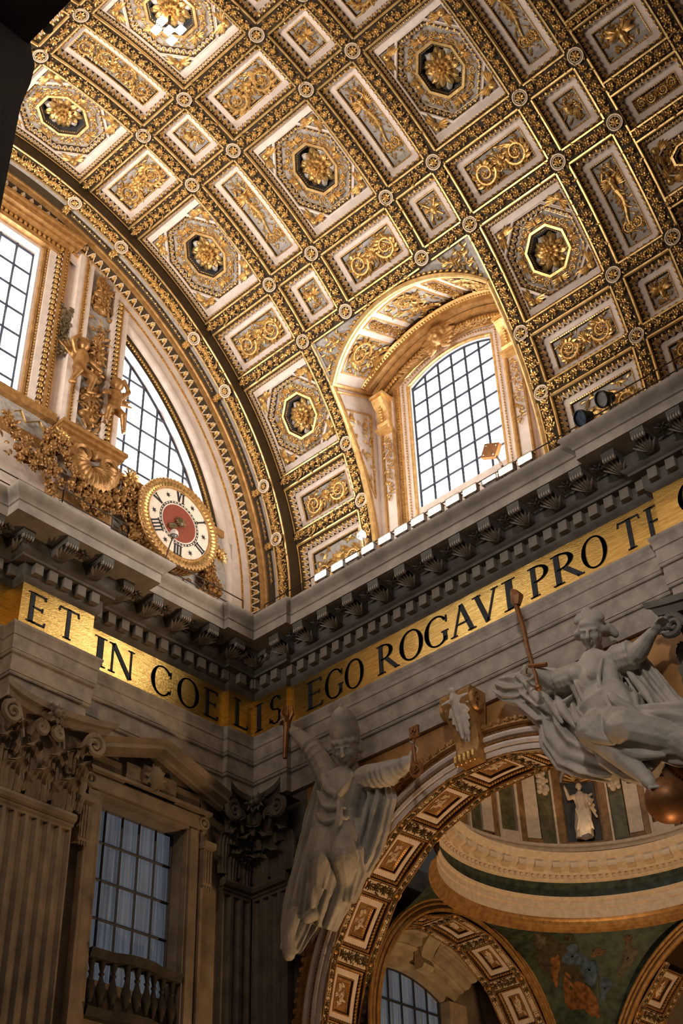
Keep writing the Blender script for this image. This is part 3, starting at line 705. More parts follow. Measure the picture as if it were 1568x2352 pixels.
for q in range(n):           # leaf band with a pale wavy line
    th = (-4 + 106 * (q + .5) / n) * D2; p = 106 * D2 * 12.5 / n; o = MB()
    u = np.linspace(-p / 2, p / 2, 9); tube(o, np.stack([u, .15 * np.cos(2 * pi * u / p) - .02, np.full(9, .03)], 1), .03, 5, 1, caps=False)
    for s in (-.5, 0, .5): petal(o, (0, -.10, 0), pi / 2 + s, .22, .09, .05, 0)
    zz_.join(o, lambda V: cyl(np.stack([V[:, 0], V[:, 1] * .8, V[:, 2] + .43 - V[:, 1] * .6], 1), .34, R1, th))
for r_, x_, n_, a1_ in ((R1 - .95, .19, 300, 105), (R1 - .56, .22, 300, 105)):
    for q in range(n_):
        t = (-4 + (a1_ + 4) * (q + .5) / n_) * D2; ell(bd, (x_, r_ * math.cos(t), r_ * math.sin(t)), .035, 5, 3)
for q in range(88):
    t = (3 + 57 * (q + .5) / 88) * D2; r_ = R1 - 2.0; ell(bd, (.06, r_ * math.cos(t), r_ * math.sin(t)), (.05, .06, .08), 6, 4)
    r_ = R1 - 1.9; 
g.build('garland', ['gold'], arch_end); eg_.build('egg_moulding', ['gold', 'pale'], arch_end); zz_.build('leaf_moulding', ['gold', 'ring'], arch_end); bd.build('bead_moulding', ['gold'], arch_end)
for a in amed:
    cr = MB(); rr = R1; A0 = a * D2
    o = MB(); box(o, (-.12, -.42, -.02), (.12, 0.0, .03)); cr.join(o, lambda V: cyl(np.stack([V[:, 0], V[:, 1], V[:, 2]], 1), 1.06, R1, A0)); 
    o = MB(); garland(o, .3, .16, rng, .05); cr.join(o, lambda V: cyl(np.stack([V[:, 1], V[:, 0] - .2, V[:, 2] + .03], 1), 1.06, R1, A0)); cr.build('cross_band', ['gold'], arch_end)
    me = MB(); A = np.arange(24) * 2 * pi / 24
    for r0, tr, mm in ((.24, .036, 0), (.17, .02, 0)): tube(me, np.stack([r0 * np.cos(A), r0 * np.sin(A), np.full(24, .16)], 1), tr, 6, mm, closed=True)
    me.add(np.r_[np.stack([.23 * np.cos(A), .23 * np.sin(A), np.full(24, .15)], 1), [[0, 0, .15]]], [(i, (i + 1) % 24, 24) for i in range(24)], 1)
    flower(me, (0, 0, .15), .15, 8, .04, 2); me.map(lambda V: cyl(V, 1.345, R1, A0)).build('medallion', ['ring', 'goldground', 'gold'], arch_end)

# wall inside the arch
wl = MB(); XE = 0.0
def wpatch(y0, y1, z0f, z1f, n=12, m=0, x=XE):
    Y = np.linspace(y0, y1, n); grid(wl, [[(x, y, z0f(y)), (x, y, z1f(y))] for y in Y], m, sm=False)
arc = lambda r: (lambda y: math.sqrt(max(0.0, r * r - y * y)))
c_ = lambda z: (lambda y: z)
WQ_Y0, WQ_Z0, WQ_R = 5.86, 2.75, 10.75           # quarter window
WC_Y, WC_Z0, WC_Z1 = 1.80, 3.55, 10.9            # central window
wpatch(-12, -WC_Y, c_(-1.3), arc(12.3), 20); wpatch(-WC_Y, WC_Y, c_(-1.3), c_(WC_Z0), 3); wpatch(-WC_Y, WC_Y, c_(WC_Z1), arc(12.3), 9); wpatch(WC_Y, WQ_Y0, c_(-1.3), arc(12.3), 14)
wpatch(WQ_Y0, 12.2, c_(-1.3), c_(WQ_Z0), 3)
# reveals
quad(wl, (0, WQ_Y0, WQ_Z0), (-.5, WQ_Y0, WQ_Z0), (-.5, WQ_Y0, 9.0), (0, WQ_Y0, 9.0)); quad(wl, (0, WQ_Y0, WQ_Z0), (0, 10.6, WQ_Z0), (-.5, 10.6, WQ_Z0), (-.5, WQ_Y0, WQ_Z0))
for s in (-1, 1): quad(wl, (0, s * WC_Y, WC_Z0), (-.5, s * WC_Y, WC_Z0), (-.5, s * WC_Y, WC_Z1), (0, s * WC_Y, WC_Z1))
quad(wl, (0, -WC_Y, WC_Z1), (0, WC_Y, WC_Z1), (-.5, WC_Y, WC_Z1), (-.5, -WC_Y, WC_Z1)); quad(wl, (0, -WC_Y, WC_Z0), (-.5, -WC_Y, WC_Z0), (-.5, WC_Y, WC_Z0), (0, WC_Y, WC_Z0))
wall_left = tag(wl.build('wall_left', ['white']), 'pale end wall with arched windows above the cornice', 'wall', kind='structure')
# leaf-and-egg frames, strips and panels on that wall
def vstrip(nm, y0, y1, z0, z1, h0, h1, mt, parent=wall_left):
    mb = MB(); box(mb, (h0, y0, z0), (h1, y1, z1)); return mb.build(nm, [mt], parent)
def eggcol(nm, y, z0, z1, h=.06, pitch=.26, size=1.3, beads=False):
    mb = MB(); n = int((z1 - z0) / pitch); p = (z1 - z0) / n
    for i in range(n):
        z = z0 + p * (i + .5)
        if beads: ell(mb, (h, y, z), (.05, .05, p * .42), 6, 4)
        else:
            ell(mb, (h + .03, y, z), (.09, .10, p * .40), 7, 5); tube(mb, [(h + .04, y - .14 * math.cos(t), z - p * .45 + p * .75 * math.sin(t)) for t in np.linspace(0, pi, 7)], .025, 4, 1)
    return mb.build(nm, ['gold', 'pale'], wall_left)
ZT = 11.2
vstrip('moulding', 1.92, 2.02, 3.3, ZT, 0, .10, 'goldwarm'); eggcol('bead_moulding', 2.10, 3.3, ZT, .08, .14, 1, True)
vstrip('fascia', 2.16, 2.42, 3.1, ZT + .2, 0, .16, 'white'); eggcol('egg_moulding', 2.56, 3.1, ZT + .2, .12); vstrip('moulding', 2.70, 2.80, 3.1, 11.6, 0, .26, 'goldwarm'); eggcol('bead_moulding', 2.86, 3.1, 11.5, .2, .16, 1, True)
vstrip('moulding', 2.92, 2.98, 3.1, 11.6, 0, .2, 'goldwarm')
vstrip('pilaster_strip', 3.35, 3.6, 3.2, 11.6, 0, .36, 'white'); vstrip('moulding', 3.6, 3.68, 3.2, 11.5, .0, .42, 'goldwarm'); eggcol('bead_moulding', 3.74, 3.3, 11.4, .38, .15, 1, True)
vstrip('pilaster_strip', 3.78, 3.98, 3.2, 11.4, 0, .36, 'white'); vstrip('panel', 3.98, 5.02, 3.2, 11.4, 0, .22, 'grey'); vstrip('pilaster_strip', 5.02, 5.2, 3.2, 10.8, 0, .36, 'white')
eggcol('egg_moulding', 5.32, 3.2, 10.5, .34, .22); vstrip('moulding', 5.4, 5.46, 3.2, 10.4, 0, .42, 'goldwarm'); vstrip('pilaster_strip', 5.46, 5.72, 3.2, 10.2, 0, .36, 'white'); vstrip('moulding', 5.74, 5.84, 2.8, 9.6, 0, .12, 'goldwarm'); eggcol('bead_moulding', 5.88, 2.8, 9.2, .06, .15, 1, True)
# cornice hood over the central window
hd = MB()
for (y0, y1, z0, z1, h, m) in ((-2.5, 2.5, 11.05, 11.25, .25, 0), (-2.75, 2.75, 11.25, 11.5, .12, 1), (-3.0, 3.0, 11.5, 11.62, .45, 0), (-3.2, 3.2, 11.62, 11.85, .62, 0), (-3.3, 3.3, 11.85, 11.98, .72, 0)): box(hd, (0, y0, z0), (h, y1, z1), m)
for q in range(26): ell(hd, (.2, -2.6 + 5.2 * q / 25, 11.38), (.08, .09, .11), 6, 4, m=1)
hd.build('window_hood', ['goldwarm', 'gold'], wall_left)
lf = MB(); rng = random.Random(4)
for q in range(70): o = MB(); petal(o, (0, 0, 0), rng.uniform(3.6, 5.8), .26, .14, .10); c = (rng.uniform(2.98, 3.26), 8.8 - 2.4 * (q / 70.0), rng.uniform(.1, .3)); lf.join(o, lambda V: EW(c[2], c[0], c[1], V))
lf.build('laurel_drop', ['bronze'], wall_left)
# trophy relief of the pier: torch, urns, fruit, shells
tr = MB(); rng = random.Random(9)
def tf(o, y, z, h=.22): tr.join(o, lambda V: EW(h, y, z, V))
for q in range(16): o = MB(); petal(o, (0, 0, 0), rng.uniform(.9, 2.2), rng.uniform(.4, .8), .2, .14); tf(o, 4.5 + rng.uniform(-.25, .25), 10.4 + rng.random() * .3)
for (z, w) in ((10.2, .42), (9.75, .3), (9.55, .36), (7.9, .2), (7.3, .34), (7.0, .42), (6.1, .4), (5.0, .45), (4.3, .42)):
    o = MB(); ell(o, (0, 0, .05), (w, .24, .22), 12, 6); tf(o, 4.5, z)
    o = MB(); flower(o, (0, 0, .1), w * .95, 9, .2); tf(o, 4.5, z + .12)
for q in range(150):
    z = rng.uniform(3.5, 10.0); o = MB()
    if q % 3: petal(o, (0, 0, 0), rng.random() * 6.3, rng.uniform(.22, .4), .14, .12)
    else: ell(o, (0, 0, .06), rng.uniform(.06, .1), 6, 4)
    tf(o, 4.5 + rng.uniform(-.46, .46), z, .22 + rng.random() * .1)
tr.build('trophy_relief', ['antique'], wall_left)
def putto(y, z, s, pose, nm='cherub_figure'):
    mb = MB(); f = lambda a, b, c: (.55 + c * s, y + a * s, z + b * s)
    capsule(mb, f(0, 0, 0), f(0, .5, 0), .20 * s, .24 * s); ell(mb, f(0.02, .92, .05), .2 * s, 10, 8); ell(mb, f(0, 1.02, 0), .21 * s, 10, 8); ell(mb, f(.02, .88, .25), .04 * s, 6, 4)
    for sd in (-1, 1):
        kx = .26 * sd + pose * .1; capsule(mb, f(.12 * sd, -.05, .02), f(kx, -.38, .28), .15 * s, .12 * s); capsule(mb, f(kx, -.38, .28), f(kx + .08 * sd - pose * .1, -.85, .12), .11 * s, .07 * s); capsule(mb, f(kx + .08 * sd - pose * .1, -.85, .12), f(kx + .1 * sd, -.93, .28), .07 * s, .05 * s)
        if sd == pose: capsule(mb, f(.22 * sd, .52, 0), f(.45 * sd, .3, .15), .09 * s, .08 * s); capsule(mb, f(.45 * sd, .3, .15), f(.6 * sd, .1, .25), .08 * s, .06 * s)
        else: capsule(mb, f(.22 * sd, .55, 0), f(.42 * sd, .85, .1), .09 * s, .08 * s); capsule(mb, f(.42 * sd, .85, .1), f(.2 * sd, 1.2, .12), .08 * s, .06 * s)
    for q in range(5):
        a = math.radians(150 - pose * 60 + q * 14) if pose > 0 else math.radians(20 + q * 14)
        tube(mb, [f(-.1 * pose, .4, -.15), f(-.1 * pose + .75 * math.cos(a), .4 + .75 * math.sin(a), -.2)], np.array([.09, .04]) * s, 6)
    return sculpt(mb, nm, 'antique', .035, wall_left, smooth=2)
putto(3.75, 5.9, 1.15, 1); putto(5.35, 5.05, 1.15, -1)
# corniced plinth under the pier, shell cartouche, swags
pl = MB()
for (y0, y1, z0, z1, h) in ((3.25, 6.0, 3.05, 3.2, .75), (3.3, 5.95, 2.92, 3.05, .62), (3.4, 5.85, 2.6, 2.92, .45), (3.35, 5.9, 2.5, 2.6, .55)): box(pl, (0, y0, z0), (h, y1, z1))
box(pl, (0, -12, -1.2), (.14, 12, -.5)); pl.build('plinth_moulding', ['goldwarm'], wall_left)
pb = MB(); box(pb, (0, 3.45, -1.0), (.4, 5.8, 2.5)); pb.build('plinth_block', ['white'], wall_left); pb = MB(); box(pb, (.4, 3.5, .2), (.46, 5.75, .55)); pb.build('plinth_panel', ['goldwarm'], wall_left)
box_ = MB(); box(box_, (0, 6.0, 2.45), (.3, 10.9, 2.75)); box(box_, (0, 6.0, -1), (.2, 11.4, 2.45), 1); box(box_, (0, -3.2, 3.15), (.4, 3.2, 3.5), 0); box(box_, (0, -3.2, 2.2), (.18, 3.2, 3.15), 1); box(box_, (0, -3.2, 2.0), (.3, 3.2, 2.2), 0); box_.build('sill_block', ['goldwarm', 'grey'], wall_left)
sh = MB(); n = 40
for q in range(n):
    a = pi + pi * 1.1 * (q - n / 2) / n + pi / 2; 
P = []
for q in range(33):
    a = pi * .93 + (pi * 1.14) * q / 32; rr = 1.02 * (1 + .035 * math.cos(q * pi)); P.append([(.6 + .25 * math.sin(pi * t) + (.25 * t if q % 2 else .17 * t), 4.62 + rr * t * math.cos(a) * 1.05, 1.95 + rr * t * math.sin(a)) for t in np.linspace(0.02, 1, 8)])
grid(sh, P, 0)
for s in (-1, 1):
    S = spiral((0, 0, 0), .42, -pi / 2 if s > 0 else -pi / 2, 1.6, s, 26, 0, .1); tube(sh, [(.85, 4.62 + s * .52 + q[0], 2.05 + q[1]) for q in S], np.linspace(.12, .05, 26), 6)
ell(sh, (.7, 4.62, 2.35), (.2, .22, .22), 8, 6); sh.build('shell_cartouche', ['antique'], wall_left)
def swag(y0, z0, y1, z1, sag, n, s, seed, h=.5, nm='fruit_swag', mt='antique'):
    mb = MB(); rng = random.Random(seed)
    for q in range(n):
        t = (q + rng.random()) / n; c = (h + rng.uniform(-.1, .15), y0 + (y1 - y0) * t, z0 + (z1 - z0) * t - sag * 4 * t * (1 - t)); w = s * (.6 + .8 * math.sin(pi * t))
        dy, dz = rng.gauss(0, w * .5), rng.gauss(0, w * .5); k = q % 4
        if k == 0: ell(mb, (c[0] + .1, c[1] + dy, c[2] + dz), rng.uniform(.08, .13), 7, 5)
        else:
            o = MB()
            if k == 1: flower(o, (0, 0, 0), .2, 6, .12, 0, rng.random() * 6)
            else: petal(o, (0, 0, 0), rng.random() * 6.3, .3, .13, .12)
            mb.join(o, lambda V: EW(c[0], c[1] + dy, c[2] + dz, V))
    return mb.build(nm, [mt], wall_left)
swag(3.3, 2.3, 6.2, 1.9, 1.5, 210, .34, 1, .6); swag(6.2, 2.2, 6.9, -.6, 0, 90, .3, 2, .45); swag(10.1, .9, 10.3, -1.0, -.1, 90, .28, 3, .35); swag(9.2, -.55, 10.3, -.8, .2, 60, .25, 5, .4); swag(1.2, 2.2, 3.3, 2.3, 1.3, 120, .3, 4, .5); swag(2.9, 2.5, 3.2, -.2, 0, 70, .28, 6, .5)
for (y, z) in ((3.3, 2.35), (6.25, 2.35), (10.35, 1.2)):
    mb = MB(); flower(mb, (0, 0, 0), .42, 11, .2); flower(mb, (0, 0, .12), .25, 8, .15); mb.map(lambda V: EW(.55, y, z, V)).build('sunflower', ['gold'], wall_left)
rb = MB(); tube(rb, [(.35, 1.6 + .25 * q, 2.65 + .2 * math.sin(q * 2.1)) for q in range(7)], .06, 5, flat=.3); tube(rb, [(.35, 6.4 + .13 * q, 2.0 + .12 * math.sin(q * 2.4)) for q in range(7)], .06, 5); rb.build('ribbon', ['gold'], wall_left)

# windows made of single panes between iron bars
def window(name, label, fmap, cells, bars, frame_mat='iron', pane_mat='pane', org=(0, 0, 0), br=.058):
    t = thing(name, label, 'window', org, kind='structure')
    for poly in cells:
        mb = MB(); P = np.array([fmap(*p) for p in poly]); mb.add(P, [tuple(range(len(P)))], 0, False); mb.build('pane', [pane_mat], t)
    for b in bars:
        mb = MB(); tube(mb, [fmap(*p, .09) for p in b], br, 4); mb.build('glazing_bar', [frame_mat], t)
    return t
def cell_grid(us, vs, top):
    """cells of a grid under the curve top(u)"""
    cells = []; bars = []
    for i in range(len(us) - 1):
        for j in range(len(vs) - 1):
            U = np.linspace(us[i], us[i + 1], 5); tp = [min(vs[j + 1], top(u)) for u in U]
            if max(tp) <= vs[j] + .02: continue
            keep = [(u, t) for u, t in zip(U, tp) if t > vs[j] + .001]
            bot = [(keep[0][0], vs[j]), (keep[-1][0], vs[j])]
            cells.append([bot[0], bot[1]] + keep[::-1])
    for u in us[1:-1]:
        if top(u) > vs[0] + .1: bars.append([(u, vs[0]), (u, top(u))])
    for v in vs[1:-1]:
        ok = [u for u in np.linspace(us[0], us[-1], 60) if top(u) >= v]
        if len(ok) > 1: bars.append([(ok[0], v), (ok[-1], v)])
    U = [u for u in np.linspace(us[0], us[-1], 40) if top(u) > vs[0] + .02]; vt = vs[-1] if top((us[0] + us[-1]) / 2) > vs[-1] else 1e9
    bars.append([(U[0], vs[0])] + [(u, min(top(u), vt)) for u in U] + [(U[-1], vs[0])])      # iron edge of the glazing
    return cells, bars
topq = lambda y: math.sqrt(max(0, WQ_R ** 2 - y * y))
cells, bars = cell_grid(np.arange(WQ_Y0, 10.6, .70), np.arange(WQ_Z0, 10, 1.02), topq)
window('window_1', 'quarter-round leaded window behind the clock', lambda y, z, h=0: (-.45 + h, y, z), cells, bars)
cells, bars = cell_grid(np.linspace(-WC_Y, WC_Y, 6), np.arange(WC_Z0, WC_Z1 + .5, 1.04), lambda y: WC_Z1 - .0)
window('window_2', 'tall bright window cut by the left edge of the picture', lambda y, z, h=0: (-.45 + h, y, z), cells, bars)
cells, bars = cell_grid(-np.arange(WQ_Y0, 10.6, .70)[::-1], np.arange(WQ_Z0, 10, 1.02), topq)
window('window_3', 'quarter-round leaded window on the far half of the end wall', lambda y, z, h=0: (-.45 + h, y, z), cells, bars)

# the clock
CY, CZ, CX = 8.36, 1.46, .8
clock = thing('wall_clock', 'large round gilded clock with roman numerals and a brick red centre', 'clock', (CX, CY, CZ - 1.75))
def CL(V): return np.stack([CX + V[:, 2], CY + V[:, 0], CZ + V[:, 1]], 1)
def disc(mb, r0, r1, h, n=48, m=0):
    A = np.arange(n) * 2 * pi / n
    grid(mb, [np.stack([r * np.cos(A), r * np.sin(A), np.full(n, h)], 1) for r in (r1, r0)], m, cv=True, sm=False)
cs = MB(); A = np.arange(48) * 2 * pi / 48
prof = [(1.35, -.85), (1.75, -.85), (1.8, -.68), (1.68, -.55), (1.72, -.15), (1.8, -.05), (1.74, .06), (1.62, .08), (1.5, .02), (1.44, .06), (1.38, .05), (1.36, -.02)]
grid(cs, np.array([np.stack([r * np.cos(A), r * np.sin(A), np.full(48, h)], 1) for r, h in prof])[::-1], 0, cv=True); cs.map(CL).build('case', ['goldwarm'], clock)
cs = MB()
for i in range(64):
    a = i * 2 * pi / 64; o = MB(); petal(o, (1.42, 0, .03), 0, .26, .15, .07); ell(o, (1.72, 0, -.32), (.06, .075, .17), 6, 5); ell(o, (1.76, 0, .03), (.04, .07, .04), 5, 4)
    ca, sa = math.cos(a), math.sin(a); cs.join(o, lambda V: np.stack([V[:, 0] * ca - V[:, 1] * sa, V[:, 0] * sa + V[:, 1] * ca, V[:, 2]], 1))
cs.map(CL).build('leaf_rim', ['gold'], clock)
d = MB(); disc(d, 0.0, 1.38, 0.0); d.map(CL).build('dial', ['dial'], clock)
d = MB(); disc(d, 0, .74, .012); d.map(CL).build('dial_centre', ['dialred'], clock)
d = MB(); disc(d, .795, .815, .012); disc(d, .865, .88, .012)
for i in range(36):
    a = i * pi / 18; o = MB(); box(o, (.81, -.018 if i % 3 else -.03, .0), (.87, .018 if i % 3 else .03, .014)); ca, sa = math.cos(a), math.sin(a)
    d.join(o, lambda V: np.stack([V[:, 0] * ca - V[:, 1] * sa, V[:, 0] * sa + V[:, 1] * ca, V[:, 2]], 1))
d.map(CL).build('minute_ring', ['black'], clock)
def bar2(mb, p, q, w, h=.02):
    p = np.array(p, float); q = np.array(q, float); t = (q - p) / np.linalg.norm(q - p); n = np.array([-t[1], t[0]]) * w / 2
    V = [(*(p + n), 0), (*(p - n), 0), (*(q - n), 0), (*(q + n), 0), (*(p + n), h), (*(p - n), h), (*(q - n), h), (*(q + n), h)]; mb.add(V, BOXF, 0, False)
for k, (nm, a) in enumerate((('I', 30), ('II', -30), ('III', -90), ('IIII', -150), ('V', 150), ('VI', 90))):
    o = MB(); wd = {'I': .13, 'V': .24}; tot = sum(wd[c] for c in nm); u = -tot / 2
    for c in nm:
        if c == 'I': bar2(o, (u + .065, .92), (u + .065, 1.32), .055); bar2(o, (u, .925), (u + .13, .925), .025); bar2(o, (u, 1.315), (u + .13, 1.315), .025)
        else: bar2(o, (u + .04, 1.31), (u + .12, .92), .07); bar2(o, (u + .20, 1.31), (u + .12, .92), .03); bar2(o, (u - .01, 1.315), (u + .09, 1.315), .025); bar2(o, (u + .15, 1.315), (u + .25, 1.315), .025)
        u += wd[c]
    ro = (a - 90) * D2; cr, sr = math.cos(ro), math.sin(ro); o.map(lambda V: CL(np.stack([V[:, 0] * cr - V[:, 1] * sr, V[:, 0] * sr + V[:, 1] * cr, V[:, 2] + .004], 1))).build('numeral', ['black'], clock)
for a in (60, 0, -60, -120, 180, 120):
    o = MB(); c = (1.12 * math.cos(a * D2), 1.12 * math.sin(a * D2)); V = [(c[0], c[1], .02)]
    for i in range(12): r_ = .13 if i % 2 == 0 else .045; V.append((c[0] + r_ * math.cos(i * pi / 6 + a * D2), c[1] + r_ * math.sin(i * pi / 6 + a * D2), .012))
    o.add(V, [(0, 1 + i, 1 + (i + 1) % 12) for i in range(12)], 0, False); o.map(CL).build('star', ['black'], clock)
hnd = MB(); flower(hnd, (0.0, 0, .06), .25, 14, .05); ell(hnd, (0, 0, .1), (.15, .16, .09), 10, 6); ell(hnd, (0, -.01, .19), (.03, .06, .03), 6, 4)
a = -138 * D2
for q in range(5): petal(hnd, (.15 * math.cos(a), .15 * math.sin(a), .04), a + (q - 2) * .13, .55 - .05 * abs(q - 2), .12, .05)
hnd.map(CL).build('sun_hand', ['bronze'], clock)
# ------------------------------------------------------------------ entablature
def sweep(mb, path, prof, m=0, sm=False):
    P = np.asarray(path, float); d = P[1:] - P[:-1]; d /= np.linalg.norm(d, axis=1)[:, None]; N = np.stack([d[:, 1], -d[:, 0]], 1)
    nn = [N[0]] + [N[i] + N[i + 1] for i in range(len(N) - 1)] + [N[-1]]
    for i in range(len(P) - 1):
        G = [[(P[k][0] + dd * nn[k][0], P[k][1] + dd * nn[k][1], z) for (dd, z) in prof] for k in (i, i + 1)]
        grid(mb, np.array(G)[::-1], m, sm=sm)
    return mb
FZ0, FZ1 = -4.8, -3.2
P_END = [(-.5, -16), (-.5, 3.05), (.05, 3.05), (.05, 5.77), (-.5, 5.77), (-.5, 11.9), (-.3, 11.9), (-.3, 13.1)]
P_SIDE = [(-.3, 13.1), (1.28, 13.1), (1.28, 13.3), (16.05, 13.3), (16.05, 13.05), (19.6, 13.05), (19.6, 13.3), (44, 13.3)]
ARCHI = [(-.5, -7.15), (.02, -7.15), (.02, -6.5), (.08, -6.48), (.10, -6.43), (.08, -6.38), (.11, -6.37), (.11, -5.82), (.17, -5.8), (.19, -5.75), (.17, -5.7), (.19, -5.69), (.19, -5.24), (.22, -5.22), (.23, -5.17), (.22, -5.12), (.24, -5.08), (.25, -5.0), (.28, -4.93), (.30, -4.89), (.30, -4.82), (0, -4.8)]
CORN = [(0, -3.2), (.05, -3.15), (.12, -3.1), (.15, -3.03), (.16, -3.0), (.16, -2.62), (.42, -2.6), (.44, -2.52), (.52, -2.48), (.58, -2.42), (.6, -2.36), (.6, -1.98), (1.42, -1.95), (1.42, -1.62), (1.47, -1.6), (1.5, -1.52), (1.58, -1.46), (1.68, -1.38), (1.73, -1.32), (1.75, -1.28), (1.75, -1.2), (-1.2, -1.2)]
def full_path(first):
    P = P_END + P_SIDE[1:]; i = len(P_END) - 1; return P, i
def entab(name, label, end):
    t = thing(name, label, 'entablature', (0, 0, 0), kind='structure'); P, i = full_path(end)
    def sw(prof, nm, mt):
        mb = MB(); A = np.asarray(P, float); d = A[1:] - A[:-1]; d /= np.linalg.norm(d, axis=1)[:, None]; N = np.stack([d[:, 1], -d[:, 0]], 1)
        nn = [N[0]] + [N[k] + N[k + 1] for k in range(len(N) - 1)] + [N[-1]]
        for k in (range(0, i) if end else range(i, len(A) - 1)):
            G = [[(A[j][0] + dd * nn[j][0], A[j][1] + dd * nn[j][1], z) for (dd, z) in prof] for j in (k, k + 1)]; grid(mb, np.array(G)[::-1], 0, sm=False)
        return mb.build(nm, [mt], t)
    sw(ARCHI, 'architrave', 'stone'); sw([(0, FZ0), (0, FZ1)], 'frieze', 'mosaic'); sw(CORN[:12], 'bed_moulding', 'stonedark'); c = sw(CORN[11:], 'cornice', 'cornice')  # bed moulding darker: shade under the cornice put into its stone colour
    # dentils and modillions one by one, darker stone for the shade under the cornice
    segs = list(zip(P[:-1], P[1:])); segs = segs[:i] if end else segs[i:]
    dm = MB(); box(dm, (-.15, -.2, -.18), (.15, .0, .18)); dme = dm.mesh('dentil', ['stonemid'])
    mod = MB(); U = np.linspace(0, 1, 12)       # bracket: x across, y outwards (-y), z down
    pr = [(0.02, -.42), (.2, -.44), (.34, -.36), (.45, -.24), (.6, -.2), (.72, -.24), (.8, -.2), (.82, -.05), (.82, 0), (0, 0)]
    for s in (-1, 1): mod.add([(s * .22, -a, b) for a, b in pr], [tuple(range(len(pr))) if s > 0 else tuple(range(len(pr) - 1, -1, -1))], 0, False)
    grid(mod, [[(s * .22, -a, b) for a, b in pr] for s in (-1, 1)], 0, cv=True, sm=True)
    for q in range(7): petal_o = MB(); petal(petal_o, (0, 0, 0), -pi / 2 + (q - 3) * .28, .62, .14, .06); mod.join(petal_o, lambda V: np.stack([V[:, 0] * .8, V[:, 1] - .1, -.42 - V[:, 2] * 1.2 - V[:, 1] * .30], 1), m=1)
    for q in range(5): ell(mod, ((q - 2) * .085, -.76, -.27), (.05, .08, .09), 6, 4, m=1)
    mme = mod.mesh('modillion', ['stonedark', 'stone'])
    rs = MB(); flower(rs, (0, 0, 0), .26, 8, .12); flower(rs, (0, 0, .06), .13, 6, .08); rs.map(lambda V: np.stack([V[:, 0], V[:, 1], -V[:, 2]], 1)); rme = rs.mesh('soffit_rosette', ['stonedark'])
    for a, b in segs:
        a = np.array(a); b = np.array(b); L = np.linalg.norm(b - a); u = (b - a) / L; n = np.array([u[1], -u[0]])
        if L < 1.0: continue
        rot = math.atan2(u[1], u[0])
        lo, hi = max(0, 0), L
        def put(nm, me, s, dd, z):
            p = a + u * s + n * dd
            if p[0] > 27 or p[1] < -8: return
            o = place(nm, me, t, (p[0], p[1], z)); o.rotation_euler = (0, 0, rot)
        k = max(1, round(L / .55))
        for q in range(k): put('dentil', dme, (q + .5) * L / k, .16, -2.80)
        k = max(1, round(L / 1.12))
        for q in range(k): put('modillion', mme, (q + .5) * L / k, .58, -1.97)
        for q in range(k - 1): put('soffit_rosette', rme, (q + 1) * L / k, 1.0, -1.97)
    return t, c
ent_e, cor_e = entab('trim_2', 'stone entablature with gold inscription band below the clock', True)
ent_s, cor_s = entab('trim_3', 'stone entablature with gold inscription band above the aisle arch', False)

